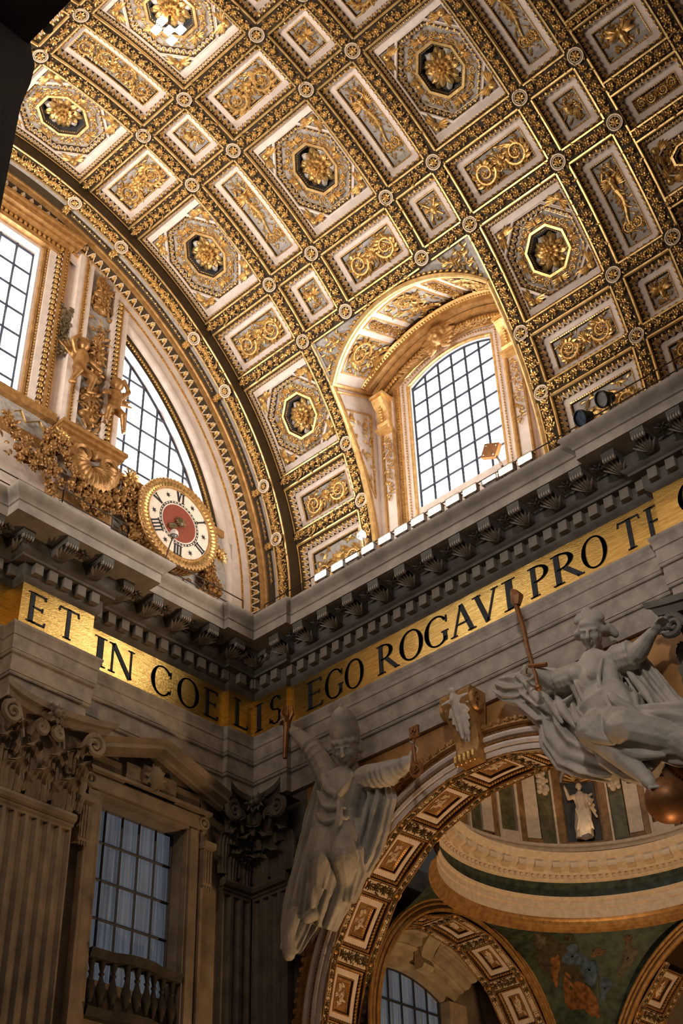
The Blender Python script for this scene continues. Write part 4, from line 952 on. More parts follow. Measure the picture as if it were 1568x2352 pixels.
# ------------------------------------------------------------------ inscription
def glyph(ch):
    o = MB(); T, t, s = .125, .05, .035
    def b(p, q, w): bar2(o, p, q, w, .02)
    def serif(x, y, w): b((x - w / 2, y), (x + w / 2, y), s)
    def stem(x, w=T, y0=0, y1=1): b((x, y0), (x, y1), w); serif(x, y0 + s / 2, w + .13); serif(x, y1 - s / 2, w + .13)
    def bow(cx, cy, rx, ry, a0, a1, th=.115, tn=.04, n=26):
        A = np.linspace(a0, a1, n); w = tn + (th - tn) * np.abs(np.cos(A)); O = np.stack([cx + rx * np.cos(A), cy + ry * np.sin(A)], 1)
        I = np.stack([cx + (rx - w) * np.cos(A), cy + (ry - np.maximum(tn, w * .35)) * np.sin(A)], 1)
        for z0 in (0, .02): grid(o, [np.c_[O, np.full(n, .02)], np.c_[I, np.full(n, .02)]], 0, sm=False)
        for L_ in (O, I): grid(o, [np.c_[L_, np.zeros(n)], np.c_[L_, np.full(n, .02)]], 0, sm=False)
    W = .6
    if ch == 'I': stem(.1); W = .2
    elif ch == 'E': stem(.12); b((.12, s / 2 + .005), (.5, s / 2 + .005), t); b((.12, .98), (.48, .98), t); b((.12, .52), (.42, .52), t); b((.5, 0), (.52, .14), t); b((.48, 1), (.48, .87), t); b((.42, .45), (.42, .59), t * .8); W = .54
    elif ch == 'L': stem(.12); b((.12, s / 2 + .005), (.5, s / 2 + .005), t); b((.5, 0), (.52, .15), t); W = .54
    elif ch == 'T': b((.33, 0), (.33, 1), T); serif(.33, s / 2, .26); b((.02, .975), (.64, .975), t); b((.03, 1), (.0, .84), t); b((.63, 1), (.66, .84), t); W = .66
    elif ch == 'N': b((.1, 0), (.1, 1), t); b((.66, 0), (.66, 1), t); b((.1, 1), (.66, 0), T); serif(.1, s / 2, .2); serif(.06, 1 - s / 2, .16); serif(.66, 1 - s / 2, .2); W = .76
    elif ch == 'V': b((.1, 1), (.36, 0), T); b((.62, 1), (.36, 0), t); serif(.1, 1 - s / 2, .24); serif(.62, 1 - s / 2, .2); W = .72
    elif ch == 'A': b((.1, 0), (.36, 1), t); b((.64, 0), (.36, 1), T); b((.2, .36), (.54, .36), t * .8); serif(.1, s / 2, .2); serif(.64, s / 2, .24); W = .76
    elif ch in 'PR':
        stem(.12); bow(.16, .73, .36, .27, -pi / 2, pi / 2); b((.12, .98), (.2, .98), t); b((.12, .47), (.2, .47), t); W = .54
        if ch == 'R': b((.3, .47), (.62, .02), T); serif(.64, s / 2, .16); W = .70
    elif ch == 'O': bow(.43, .5, .42, .52, 0, 2 * pi, .135, n=48); W = .86
    elif ch in 'CG':
        bow(.43, .5, .42, .52, .62, 2 * pi - .62, .135, n=40); b((.76, .70), (.77, .92), t); W = .80
        if ch == 'G': b((.70, .08), (.70, .40), T); serif(.70, .40, .24); W = .84
        else: b((.76, .12), (.78, .28), t * .7)
    elif ch == 'S':
        bow(.27, .74, .22, .26, .5, 1.5 * pi, .11); bow(.27, .25, .24, .27, -pi + .35, .5 * pi, .11); b((.45, .78), (.46, .95), t); b((.03, .08), (.04, .26), t); W = .52
    return o, W
def letter(ch, ent, wall, a, b, zb=FZ0 + .33, hgt=1.06):
    o, W = glyph(ch); w = b - a
    if wall[0] == 'e': o.map(lambda V: EW(wall[1], a, zb, np.stack([V[:, 0] * w / W, V[:, 1] * hgt, V[:, 2] + .004], 1)))
    else: o.map(lambda V: SW(a, wall[1], zb, np.stack([V[:, 0] * w / W, V[:, 1] * hgt, V[:, 2] + .004], 1)))
    o.build('letter', ['letter'], ent)
for ch, a, b, x in (('E', 3.3, 4.0, .05), ('T', 4.45, 5.2, .05), ('I', 6.32, 6.7, -.5), ('N', 6.88, 7.9, -.5), ('C', 8.62, 9.5, -.5), ('O', 9.75, 10.72, -.5), ('E', 10.95, 11.6, -.5), ('L', 12.15, 12.8, -.3)): letter(ch, ent_e, ('e', x), a, b)
for ch, a, b, y in (('I', -.2, .1, 13.1), ('S', .45, 1.05, 13.1), ('E', 2.05, 2.8, 13.3), ('G', 2.9, 3.75, 13.3), ('O', 3.8, 4.65, 13.3), ('R', 5.25, 6.15, 13.3), ('O', 6.2, 7.2, 13.3), ('G', 7.25, 8.25, 13.3), ('A', 8.3, 9.3, 13.3), ('V', 9.27, 10.25, 13.3), ('I', 10.45, 10.85, 13.3), ('P', 11.4, 12.15, 13.3), ('R', 12.25, 13.3, 13.3), ('O', 13.3, 14.2, 13.3), ('T', 14.63, 15.36, 13.3), ('E', 15.55, 16.15, 13.3), ('O', 16.75, 17.7, 13.05), ('G', 17.9, 18.7, 13.05)): letter(ch, ent_s, ('s', y), a, b)

# ------------------------------------------------------------------ fluted pilasters with leafy capitals
def acanthus(mb, cu, v0, hgt, wid, h0, out, n=16, m=0):
    T = np.linspace(0, 1, n); S = np.linspace(-1, 1, 11); G = []
    for t in T:
        w = wid / 2 * (.72 + .28 * math.sin(pi * min(1, t * 1.1))) * (1 + .12 * abs(math.sin(t * 5 * pi))) * (1 if t < .8 else 1 - (t - .8) * 1.6)
        c = max(0, (t - .62) / .38); v = v0 + hgt * (t - .26 * c * c); hh = h0 + out * (.10 + .14 * t) + out * .9 * c ** 1.5 + .03
        G.append([(cu + s * w, v - .10 * hgt * c * s * s, hh - .16 * abs(s) ** 2 * out + .045 * math.cos(s * 4.5 * pi)) for s in S])
    grid(mb, G, m)
    G2 = np.array(G); G2[:, :, 2] -= .06; grid(mb, G2[:, ::-1], m)
def volute(mb, cu, cv, h, r, s, m=0):
    P = spiral((0, 0, 0), r, pi / 2, 1.7, -s, 26, 0, .1); tube(mb, [(cu + p[0], cv + p[1], h) for p in P], np.linspace(.11, .06, 26), 6, m)
    tube(mb, [(cu - s * r * 1.5 * (1 - t), cv + r * 1.0 - (1 - t) ** 2 * r * 2.6, h - .12 * (1 - t)) for t in np.linspace(0, 1, 8)], np.linspace(.06, .12, 8), 6, m)
def pilaster(label, fmap, W, org, flutes=7, zb=-28.7, zc0=-10.1, zc1=-7.15, mt='pilaster', half=False, base_h=0.0):
    t = thing('fluted_pilaster', label, 'pilaster', org, kind='structure')
    hw = W / 2; s = MB(); fl = W / flutes; prof = [(-hw, -.5), (-hw, 0)]
    for i in range(flutes):
        c = -hw + fl * (i + .5); g = fl * .36
        for a in np.linspace(pi, 0, 7): prof.append((c + g * math.cos(a), -.8 * g * math.sin(a)))
    prof += [(hw, 0), (hw, -.5)]
    grid(s, [[(u, v, h) for (u, h) in prof] for v in (zb, zc0 - .35)], 0, sm=False); box(s, (-hw, zc0 - .35, -.5), (hw, zc0 - .05, 0))
    s.map(fmap).build('shaft', [mt], t)
    a = MB(); tube(a, [(-hw - .05, zc0, .02), (hw + .05, zc0, .02)], .15, 8); tube(a, [(-hw - .03, zc0 - .2, .0), (hw + .03, zc0 - .2, .0)], .06, 6); a.map(fmap).build('astragal', [mt], t)
    H = zc1 - zc0; b = MB()
    grid(b, [[(u * (hw + .18 * (q ** 2)), zc0 + H * .86 * q, -.05 + .22 * q * q) for u in (-1, -.3, .3, 1)] for q in np.linspace(0, 1, 6)], 0)
    ab = []
    for z, ex in ((zc1 - .42, .0), (zc1 - .22, .10), (zc1 - .2, .2), (zc1 - .02, .24)):
        ab.append([(u * (hw + .42 + ex), z, .30 + ex + .42 * abs(u) ** 2.2) for u in np.linspace(-1, 1, 17)])
    grid(b, ab, 0); 
    bt = np.array(ab[0]).copy(); bt[:, 2] = -.2; grid(b, [bt, ab[0]], 0)
    cap = b.map(fmap).build('capital', [mt], t)
    n1 = 3 if W > 2 else 2
    for q in range(n1):
        l = MB(); acanthus(l, (q - (n1 - 1) / 2) * W / n1 * 1.02, zc0 + .05, H * .40, W / n1 * .95, .02, .5); l.map(fmap).build('acanthus_leaf', [mt], cap)
    cs = [-hw, 0, hw] if n1 == 2 else [-hw, -hw / 3, hw / 3, hw]
    for c in cs:
        l = MB(); acanthus(l, c, zc0 + .25, H * .62, W / n1 * .8, -.02, .5); l.map(fmap).build('acanthus_leaf', [mt], cap)
    for s_ in (-1, 1):
        l = MB(); volute(l, s_ * (hw + .12), zc0 + H * .73, .55, .34, s_); l.map(fmap).build('volute', [mt], cap)
        l = MB(); volute(l, s_ * .30, zc0 + H * .74, .34, .2, -s_); l.map(fmap).build('inner_helix', [mt], cap)
        l = MB(); acanthus(l, s_ * (hw - .25), zc0 + H * .42, H * .34, .6, .1, .5); l.map(fmap).build('acanthus_leaf', [mt], cap)
    f = MB(); flower(f, (0, zc1 - .3, .42), .36, 9, .2); ell(f, (0, zc1 - .3, .62), .13, 7, 5); f.map(fmap).build('fleuron', [mt], cap)
    return t
def fmE(yc, x0): return lambda V: np.stack([x0 + V[:, 2], yc + V[:, 0], V[:, 1]], 1)
def fmS(xc, y0): return lambda V: np.stack([xc + V[:, 0], y0 - V[:, 2], V[:, 1]], 1)
pilaster('big fluted pilaster at the left edge under the words ET', fmE(4.42, .02), 2.65, (.02, 4.42, -28.7), 7)
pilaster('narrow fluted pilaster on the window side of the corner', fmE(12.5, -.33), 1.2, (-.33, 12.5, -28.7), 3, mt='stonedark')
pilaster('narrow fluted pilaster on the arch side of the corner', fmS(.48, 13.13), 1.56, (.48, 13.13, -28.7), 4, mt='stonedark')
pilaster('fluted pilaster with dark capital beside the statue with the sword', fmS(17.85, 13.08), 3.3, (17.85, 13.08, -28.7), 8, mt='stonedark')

# ------------------------------------------------------------------ lower end wall and its pedimented window
lw = MB(); x = -.55; OY0, OY1, OZ0, OZ1 = 7.0, 10.32, -15.2, -8.85
for (y0, y1, z0, z1) in ((-16, OY0, -28.7, -7.1), (OY1, 13.5, -28.7, -7.1), (OY0, OY1, -28.7, OZ0), (OY0, OY1, OZ1, -7.1)): quad(lw, (x, y0, z0), (x, y1, z0), (x, y1, z1), (x, y0, z1))
for y in (OY0, OY1): quad(lw, (x, y, OZ0), (-1.2, y, OZ0), (-1.2, y, OZ1), (x, y, OZ1))
quad(lw, (x, OY0, OZ1), (x, OY1, OZ1), (-1.2, OY1, OZ1), (-1.2, OY0, OZ1)); quad(lw, (x, OY0, OZ0), (-1.2, OY0, OZ0), (-1.2, OY1, OZ0), (x, OY1, OZ0))
quad(lw, (-1.1, OY0, OZ0), (-1.1, OY1, OZ0), (-1.1, OY1, -13.9), (-1.1, OY0, -13.9)); lw.build('lower_wall', ['pilaster'], wall_left)
us = np.linspace(7.02, 10.3, 6); vs = [-13.9, -13.35, -12.2, -11.05, -9.9, -8.85]
us = np.array([7.02 + .02, 7.68, 8.34, 9.0, 9.66, 10.3]); cells, bars = cell_grid(us, vs, lambda y: -8.85)
win_low = window('window_4', 'dim curtained window under a pointed pediment', lambda y, z, h=0: (-1.12 + h, y, z), cells, bars, pane_mat='curtain', br=.05)
ae = thing('window_surround', 'brown stone pedimented frame around the dim curtained window', 'window frame', (-.5, 8.7, -16), kind='structure')
def aebox(nm, boxes, mt='pilaster'):
    mb = MB()
    for a, b in boxes: box(mb, a, b)
    return mb.build(nm, [mt], ae)
for (y0, y1) in ((6.42, 6.98), (10.34, 10.9)): aebox('jamb', [((-.56, y0, -16), (-.32, y1, -8.8)), ((-.32, y0 + .08, -16), (-.24, y1 - .16, -8.8)), ((-.3, y0 - .05 if y0 < 8 else y1 - .05, -16), (-.2, y0 + .05 if y0 < 8 else y1 + .05, -8.8))])
aebox('lintel', [((-.56, 6.2, -8.82), (-.30, 11.12, -8.15)), ((-.3, 6.3, -8.72), (-.22, 11.02, -8.3)), ((-.3, 6.15, -8.2), (-.1, 11.17, -8.1))])
for y in (6.4, 10.92):
    r = MB(); A = np.arange(20) * 2 * pi / 20; tube(r, [(-.2, y + .17 * math.cos(a), -8.5 + .17 * math.sin(a)) for a in A], .04, 6, closed=True); ell(r, (-.2, y, -8.5), (.06, .08, .08), 8, 5); r.build('roundel', ['pilaster'], ae)
aebox('frieze_block', [((-.56, 6.5, -8.15), (-.34, 10.8, -7.55)), ((-.4, 7.7, -8.2), (-.2, 9.7, -7.5)), ((-.35, 8.3, -8.0), (-.12, 9.1, -7.4))])
mk = MB(); ell(mk, (-.05, 8.7, -7.75), (.25, .28, .38), 10, 8)
for q in range(10): o = MB(); petal(o, (0, 0, 0), q * .63, .45, .2, .15); mk.join(o, lambda V: EW(-.12, 8.7, -7.75, V))
mk.build('mask', ['pilaster'], ae)
for s in (-1, 1):       # raking cornices
    rk = MB(); pr = [(-.05, -.32, -.55), (.12, -.3, -.55), (.16, -.22, -.55), (.42, -.18, -.55), (.42, -.02, -.55), (.5, .04, -.55), (.56, .12, -.55), (-.6, .12, -.55)]
    a = np.array([8.72 + s * 2.75, -7.62]); b = np.array([8.72, -6.72]); G = []
    for p in (a, b): G.append([(h - .1, p[0], p[1] + dz) for (h, dz, _) in pr])
    grid(rk, np.array(G)[::-s], 0, cv=True, sm=False); rk.add(G[0], [tuple(range(len(pr)))], 0, False); rk.build('raking_cornice', ['pilaster'], ae)
ty = MB(); ty.add([(-.42, 6.0, -7.65), (-.42, 11.4, -7.65), (-.42, 8.72, -6.72)], [(0, 1, 2)], 0, False); ty.build('tympanum', ['stonedark'], ae)
for y in (6.28, 11.05):
    c = MB(); box(c, (-.5, y - .17, -10.55), (-.12, y + .17, -9.35)); box(c, (-.5, y - .23, -9.35), (.0, y + .23, -9.15))
    for q in range(3): tube(c, [(-.11, y + (q - 1) * .1, -10.45), (-.11, y + (q - 1) * .1, -9.45)], .035, 6)
    for q in range(4): ell(c, (-.13, y + (q - 1.5) * .09, -10.62), (.04, .035, .08), 6, 4)
    c.build('guttae_console', ['pilaster'], ae)
bal = thing('balustrade', 'small dark stone balustrade at the foot of the curtained window', 'balustrade', (-.35, 8.7, -15.2))
rl = MB(); N = 30; Y = np.linspace(7.0, 10.33, N); bow_ = [.22 * math.exp(-((y - 8.66) / .7) ** 4) for y in Y]
prf = [(-.16, -.08), (-.2, .02), (-.26, .16), (.26, .16), (.2, .02), (.16, -.08)]
grid(rl, [[(-.45 + b + h, y, -13.55 + z) for (h, z) in prf] for y, b in zip(Y, bow_)], 0, cv=True, sm=False); rl.build('rail', ['balu'], bal)
rl = MB(); grid(rl, [[(-.45 + b + h, y, -15.15 + z) for (h, z) in prf] for y, b in zip(Y, bow_)], 0, cv=True, sm=False); rl.build('plinth', ['balu'], bal)
bp = [(.1, 0), (.1, .1), (.06, .14), (.06, .2), (.14, .5), (.15, .6), (.08, .85), (.05, .98), (.09, 1.05), (.05, 1.1), (.1, 1.3), (.1, 1.46)]
bm = MB(); lathe(bm, bp, 10); bme = bm.mesh('baluster', ['balu'])
for q in range(9):
    y = 7.2 + q * .365; b = .22 * math.exp(-((y - 8.66) / .7) ** 4); place('baluster', bme, bal, (-.45 + b, y, -15.02))
# ------------------------------------------------------------------ side wall with the great aisle arch
AX, AZ, AR, AY = 8.95, -15.46, 6.5, 13.3
wr = MB(); y = 13.42
def rp(x0, x1, f0, f1, n=2, m=0):
    X = np.linspace(x0, x1, n); grid(wr, [[(x, y, f0(x)), (x, y, f1(x))] for x in X], m, sm=False)
top = lambda x: -7.1; bot = lambda x: -28.7
rp(-.6, 1.9, bot, top, 2, 1); rp(16.0, 44, bot, top, 2, 1); rp(1.9, AX - AR, bot, top, 2, 0); rp(AX + AR, 16.0, bot, top, 2, 0)
rp(AX - AR, AX + AR, lambda x: AZ + math.sqrt(max(0, AR ** 2 - (x - AX) ** 2)), top, 60, 0)
# upper wall behind the cornice walk, with the lunette window opening
LWX0, LWX1, LWZ0, LWZS, LWRISE = 7.02, 10.78, 1.75, 7.42, .52
lr = ((1.88) ** 2 + LWRISE ** 2) / (2 * LWRISE); ltop = lambda x: LWZS + LWRISE - lr + math.sqrt(lr * lr - (x - 8.9) ** 2)
y = 13.9; ltopw = lambda x: float(lun_z(x, y)) + .05
rp(LX0, LWX0, lambda x: -1.3, ltopw, 10, 2); rp(LWX1, LX1, lambda x: -1.3, ltopw, 10, 2); rp(LWX0, LWX1, lambda x: -1.3, lambda x: LWZ0, 2, 2); rp(LWX0, LWX1, ltop, ltopw, 20, 2)
for x in (LWX0, LWX1): quad(wr, (x, 13.9, LWZ0), (x, 14.25, LWZ0), (x, 14.25, LWZS), (x, 13.9, LWZS), 2)
X = np.linspace(LWX0, LWX1, 20); grid(wr, [[(x, 13.9, ltop(x)), (x, 14.25, ltop(x))] for x in X], 2); quad(wr, (LWX0, 13.9, LWZ0), (LWX1, 13.9, LWZ0), (LWX1, 14.25, LWZ0), (LWX0, 14.25, LWZ0), 2)
wall_right = tag(wr.build('wall_right', ['orange', 'stonedark', 'white']), 'nave side wall with orange marble around the tall aisle arch', 'wall', kind='structure')
cells, bars = cell_grid(np.linspace(LWX0, LWX1, 7), np.arange(LWZ0, 8.3, .80), ltop)
window('window_5', 'arched leaded window under a gilded hood above the floodlights', lambda x, z, h=0: (x, 14.12 - h, z), cells, bars)
# surround of that window
def arcpts(xc, zc, r, a0, a1, n=30): return [(xc + r * math.cos(t), zc + r * math.sin(t)) for t in np.linspace(a0, a1, n)]
def frame_path(off):
    aw = math.asin(1.88 / lr); zc = LWZS + LWRISE - lr; o = off
    P = [(LWX0 - o, LWZ0 - .6)] + [(8.9 + (lr + o) * math.sin(t), zc + (lr + o) * math.cos(t)) for t in np.linspace(-aw, aw, 24)] + [(LWX1 + o, LWZ0 - .6)]
    P[1] = (LWX0 - o, P[1][1]); P[-2] = (LWX1 + o, P[-2][1]); return P
for nm, off, r_, h, mt in (('moulding', .10, .07, .02, 'goldtrim'), ('moulding', .52, .06, .06, 'goldtrim'), ('moulding', .68, .09, .08, 'goldwarm')):
    mb = MB(); tube(mb, [(x, 13.9 - h, z) for x, z in frame_path(off)], r_, 6); mb.build(nm, [mt], wall_right)
mb = MB(); pa, pb = frame_path(.12), frame_path(.50); grid(mb, [[(x, 13.84, z) for x, z in pa], [(x, 13.84, z) for x, z in pb]], 0); mb.build('window_architrave', ['white'], wall_right)
for off in (.30, .60):
    mb = MB(); P = frame_path(off); P = np.array(P); L = np.r_[0, np.cumsum(np.linalg.norm(np.diff(P, axis=0), axis=1))]
    for s in np.arange(.05, L[-1], .13): ell(mb, (np.interp(s, L, P[:, 0]), 13.8, np.interp(s, L, P[:, 1])), (.035, .035, .05), 5, 4)
    mb.build('bead_moulding', ['gold'], wall_right)
for s, xc in ((-1, 6.02), (1, 11.78)):
    mb = MB(); box(mb, (xc - .30, 13.66, -1.2), (xc + .30, 13.9, 7.3)); mb.build('window_pilaster', ['white'], wall_right)
    for dx in (-.28, .28):
        mb = MB(); tube(mb, [(xc + dx, 13.64, -1.2), (xc + dx, 13.64, 5.6)], .07, 6); mb.build('moulding', ['goldwarm'], wall_right)
    br = MB(); pr = [(0, 0), (.55, 0), (.6, -.1), (.5, -.3), (.32, -.55), (.28, -.9), (.34, -1.15), (.26, -1.3), (0, -1.35)]
    for sd in (-1, 1): br.add([(xc + sd * .24, 13.66 - a, 7.1 + b) for a, b in pr], [tuple(range(len(pr)))], 0, False)
    grid(br, [[(xc + sd * .24, 13.66 - a, 7.1 + b) for a, b in pr] for sd in (-1, 1)], 0, sm=True)
    for q in range(9): ell(br, (xc, 13.66 - .45 + q * .025, 6.95 - q * .12), (.09, .08, .06), 6, 4)
    box(br, (xc - .32, 13.05, 7.1), (xc + .32, 13.66, 7.22)); box(br, (xc - .3, 13.28, 5.62), (xc + .3, 13.66, 5.74)); br.build('window_console', ['goldtrim'], wall_right)
    fs = MB(); rng = random.Random(3)
    for q in range(60): o = MB(); petal(o, (0, 0, 0), rng.uniform(3.5, 6), .2, .1, .08); z = 5.5 - 2.9 * q / 60; c = (xc + rng.uniform(-.12, .12), z); fs.join(o, lambda V: SW(c[0], 13.62, c[1], V))
    fs.build('festoon', ['gold'], wall_right)
hz = 9.15 - 5.4
def hood(off, y0, y1, dz, mt, nm, t=.16, a=.70):
    mb = MB(); A = np.linspace(-a, a, 30)
    G = [[(8.92 + (5.4 + off) * math.sin(t_), y0, hz + (5.4 + off) * math.cos(t_)), (8.92 + (5.4 + off) * math.sin(t_), y1, hz + (5.4 + off) * math.cos(t_)), (8.92 + (5.4 + off + t) * math.sin(t_), y1 - dz, hz + (5.4 + off + t) * math.cos(t_)), (8.92 + (5.4 + off + t) * math.sin(t_), y0, hz + (5.4 + off + t) * math.cos(t_))] for t_ in A]
    grid(mb, G, 0, cv=True, sm=False); mb.add(G[0], [(0, 1, 2, 3)], 0, False); mb.add(G[-1], [(3, 2, 1, 0)], 0, False); return mb.build(nm, [mt], wall_right)
hood(-.75, 13.9, 13.62, 0, 'goldwarm', 'hood_fascia', .3); hood(-.45, 13.9, 13.4, .05, 'goldwarm', 'hood_fascia', .2); hood(-.22, 13.9, 13.1, .0, 'goldwarm', 'hood_corona', .22); hood(.0, 13.9, 13.08, .12, 'goldtrim', 'hood_cyma', .14)
mb = MB()
for t_ in np.linspace(-.68, .68, 46): ell(mb, (8.92 + 4.78 * math.sin(t_), 13.55, hz + 4.78 * math.cos(t_)), (.08, .07, .1), 6, 4)
for t_ in np.linspace(-.69, .69, 60): ell(mb, (8.92 + 5.42 * math.sin(t_), 13.04, hz + 5.42 * math.cos(t_)), (.045, .045, .05), 5, 4)
mb.build('egg_moulding', ['gold'], wall_right)
mb = MB(); rng = random.Random(12)
for s in (-1, 1):
    for q in range(46):
        t_ = s * (.08 + .36 * q / 46); o = MB(); petal(o, (0, 0, 0), (pi / 2 - s * 1.75) + rng.uniform(-.6, .6), .26, .12, .12); c = (8.9 + 4.58 * math.sin(t_), hz + 4.55 * math.cos(t_) + rng.uniform(-.1, .1)); mb.join(o, lambda V: SW(c[0], 13.58, c[1], V))
mb.build('laurel_garland', ['goldwarm'], wall_right)
mb = MB(); hx, hzz = 8.86, 8.35
ell(mb, (hx, 13.3, hzz), (.27, .3, .33), 14, 12); ell(mb, (hx, 13.02, hzz - .05), (.05, .08, .09), 6, 6); ell(mb, (hx, 13.08, hzz - .22), (.1, .06, .04), 8, 5); ell(mb, (hx, 13.12, hzz - .3), (.1, .1, .08), 8, 5)
for s in (-1, 1):
    ell(mb, (hx + s * .12, 13.06, hzz - .12), (.1, .08, .1), 8, 6); ell(mb, (hx + s * .11, 13.06, hzz + .1), (.09, .05, .03), 8, 5)
    for q in range(5): capsule(mb, (hx + s * .2, 13.4, hzz - .05 - .1 * q), (hx + s * (.75 - .08 * q), 13.45, hzz + .15 - .18 * q), .09, .05)
for q in range(11): a = pi * q / 10; ell(mb, (hx + .31 * math.cos(a), 13.28, hzz + .1 + .3 * math.sin(a)), .12, 8, 6)
for q in range(9): a = pi * q / 8; capsule(mb, (hx + .3 * math.cos(a), 13.4, hzz + .15 + .3 * math.sin(a)), (hx + .62 * math.cos(a), 13.42, hzz + .15 + .6 * math.sin(a)), .13, .08)
sculpt(mb, 'cherub_head', 'goldwarm', .03, wall_right, smooth=1)

# archivolt of the aisle arch
def aring(mb, prof, m=0, a0=-10, a1=190, n=90, sm=True, c=(AX, AZ)):
    A = np.linspace(a0, a1, n) * D2; grid(mb, [[(c[0] + r * math.cos(a), yy, c[1] + r * math.sin(a)) for (r, yy) in prof] for a in A], m, sm=sm)
def roll(r0, r1, y0, d, n=5): return [(r0 + (r1 - r0) * (1 - math.cos(t)) / 2, y0 - d * math.sin(t)) for t in np.linspace(0, pi, n)]
for nm, prof, mt in (('archivolt_band', [(6.5, 13.42), (6.5, 13.22), (6.6, 13.2), (6.66, 13.22)], 'white'), ('archivolt_band', roll(6.66, 6.86, 13.22, .10), 'white'), ('archivolt_band', [(6.86, 13.22), (6.92, 13.2), (6.94, 13.2)], 'goldwarm'), ('archivolt_band', roll(6.94, 7.16, 13.2, .12), 'white'), ('archivolt_band', [(7.16, 13.2), (7.24, 13.17)], 'goldwarm'), ('archivolt_band', [(7.24, 13.17), (7.28, 13.02), (7.3, 13.02), (7.52, 13.2), (7.56, 13.2), (7.58, 13.42)], 'goldwarm')):
    mb = MB(); aring(mb, prof); mb.build(nm, [mt], wall_right)
eg2 = MB(); n = 88
for q in range(n):
    a = (-5 + 200 * (q + .5) / n) * D2; ell(eg2, (AX + 7.42 * math.cos(a), 13.08, AZ + 7.42 * math.sin(a)), (.085, .085, .10), 6, 4)
    b = a + 1.1 * D2; ell(eg2, (AX + 7.42 * math.cos(b), 13.1, AZ + 7.42 * math.sin(b)), (.03, .05, .03), 5, 3)
for q in range(230):
    a = (-8 + 196 * (q + .5) / 230) * D2
    for r_ in (6.9, 7.2): ell(eg2, (AX + r_ * math.cos(a), 13.17, AZ + r_ * math.sin(a)), .035, 5, 3)
eg2.build('egg_moulding', ['goldwarm'], wall_right)
# coffered soffits (shared by the big arch and the arches around the aisle dome)
def soffit_proto(w, h):
    f = MB(); L = lambda d: rect_loop(w - 2 * d, h - 2 * d, 5)
    loops(f, [(L(0), 0), (L(.04), .02), (L(.05), -.03), (L(.14), -.10), (L(.15), -.10), (L(.33), -.10), (L(.34), -.07), (L(.37), -.07), (L(.39), -.15), (L(.46), -.18)], [0, 1, 1, 0, 2, 0, 0, 1, 0])
    panel(f, w - .92, h - .92, -.18, 3)
    d = MB(); rect_eggs(d, w, h, .095, -.05, .10, .6, (.09, -.07)); rng = random.Random(int(w * 100))
    for c in (.42,):
        for s in (-1, 1):
            for k in np.arange(-h / 2 + c, h / 2 - c, .07): ell(d, (s * (w / 2 - c), k, -.165), .026, 5, 3)
            for k in np.arange(-w / 2 + c, w / 2 - c, .07): ell(d, (k, s * (h / 2 - c), -.165), .026, 5, 3)
    r = MB(); iw, ih = (w - .95) / 2, (h - .95) / 2
    for q in range(16): petal(r, (rng.uniform(-iw, iw) * .6, rng.uniform(-ih, ih) * .7, -.2), rng.random() * 6.3, .22, .1, .05)
    ell(r, (0, ih * .3, -.17), (iw * .3, ih * .25, .05), 8, 5)
    return f, d, r
def soffit(parent, amap, centres, pitch, w, hfrac=.80, band=.24, a0=None, a1=None, edge=None, rad=6.55):
    h = pitch * D2 * rad * hfrac; f, d, r = soffit_proto(w, h); rng = random.Random(77)
    for ac in centres:
        mp = lambda V: amap(V, ac * D2)
        o = MB().join(f).map(mp).build('coffer', ['goldwarm', 'goldground', 'white', 'brown'], parent)
        MB().join(d).map(mp).build('egg_moulding', ['goldwarm', 'goldwarm'], o); MB().join(r).map(mp).build('relief', ['ivory'], o)
        b = MB(); bh = pitch * D2 * rad * (1 - hfrac) - .04; ab = (ac + pitch / 2) * D2
        bb = MB(); box(bb, (-w / 2 - .0, -bh / 2, -.06), (w / 2 + .0, bh / 2, -.005)); bo = bb.map(lambda V: amap(V, ab)).build('cross_band', ['ivory'], parent)
        for q in range(4): flower(b, (-w * .36 + q * w * .24, 0, 0), .15, 6, .1, 0, rng.random() * 6)
        for q in range(18): petal(b, (rng.uniform(-w / 2, w / 2), rng.uniform(-bh, bh) * .4, 0), rng.random() * 6.3, .14, .06, .08)
        b.map(lambda V: amap(V, ab)).build('garland', ['bronze'], bo)
        for s in (-1, 1):      # edge strips with berries and a roundel at every crossing
            e = MB(); box(e, (s * (w / 2 + band / 2) - band / 2, -pitch * D2 * rad / 2, -.05), (s * (w / 2 + band / 2) + band / 2, pitch * D2 * rad / 2, -.005))
            eo = e.map(lambda V: amap(V, ac * D2)).build('edge_band', ['ivory'], parent)
            g = MB(); k = int(pitch * D2 * rad / .26)
            for q in range(k):
                v = (q + .5 - k / 2) * .26; flower(g, (s * (w / 2 + band / 2), v, 0), .12, 6, .09, 0, rng.random() * 6)
                for z in range(3): petal(g, (s * (w / 2 + band / 2) + rng.uniform(-.1, .1), v + rng.uniform(-.12, .12), 0), rng.random() * 6.3, .12, .06, .07)
            g.map(lambda V: amap(V, ac * D2)).build('garland', ['bronze'], eo)
            g = MB(); 
            for uu in (s * (w / 2 + band), s * w / 2): box(g, (uu - .022, -pitch * D2 * rad / 2, -.02), (uu + .022, pitch * D2 * rad / 2, .03))
            A = np.arange(16) * 2 * pi / 16
            tube(g, np.stack([s * (w / 2 + band / 2) + .15 * np.cos(A), pitch * D2 * rad / 2 + .17 * np.sin(A), np.full(16, .05)], 1), .03, 5, closed=True)
            ell(g, (s * (w / 2 + band / 2), pitch * D2 * rad / 2, .03), (.09, .1, .06), 8, 5); g.map(lambda V: amap(V, ac * D2)).build('gilt_fillet', ['goldwarm'], eo)
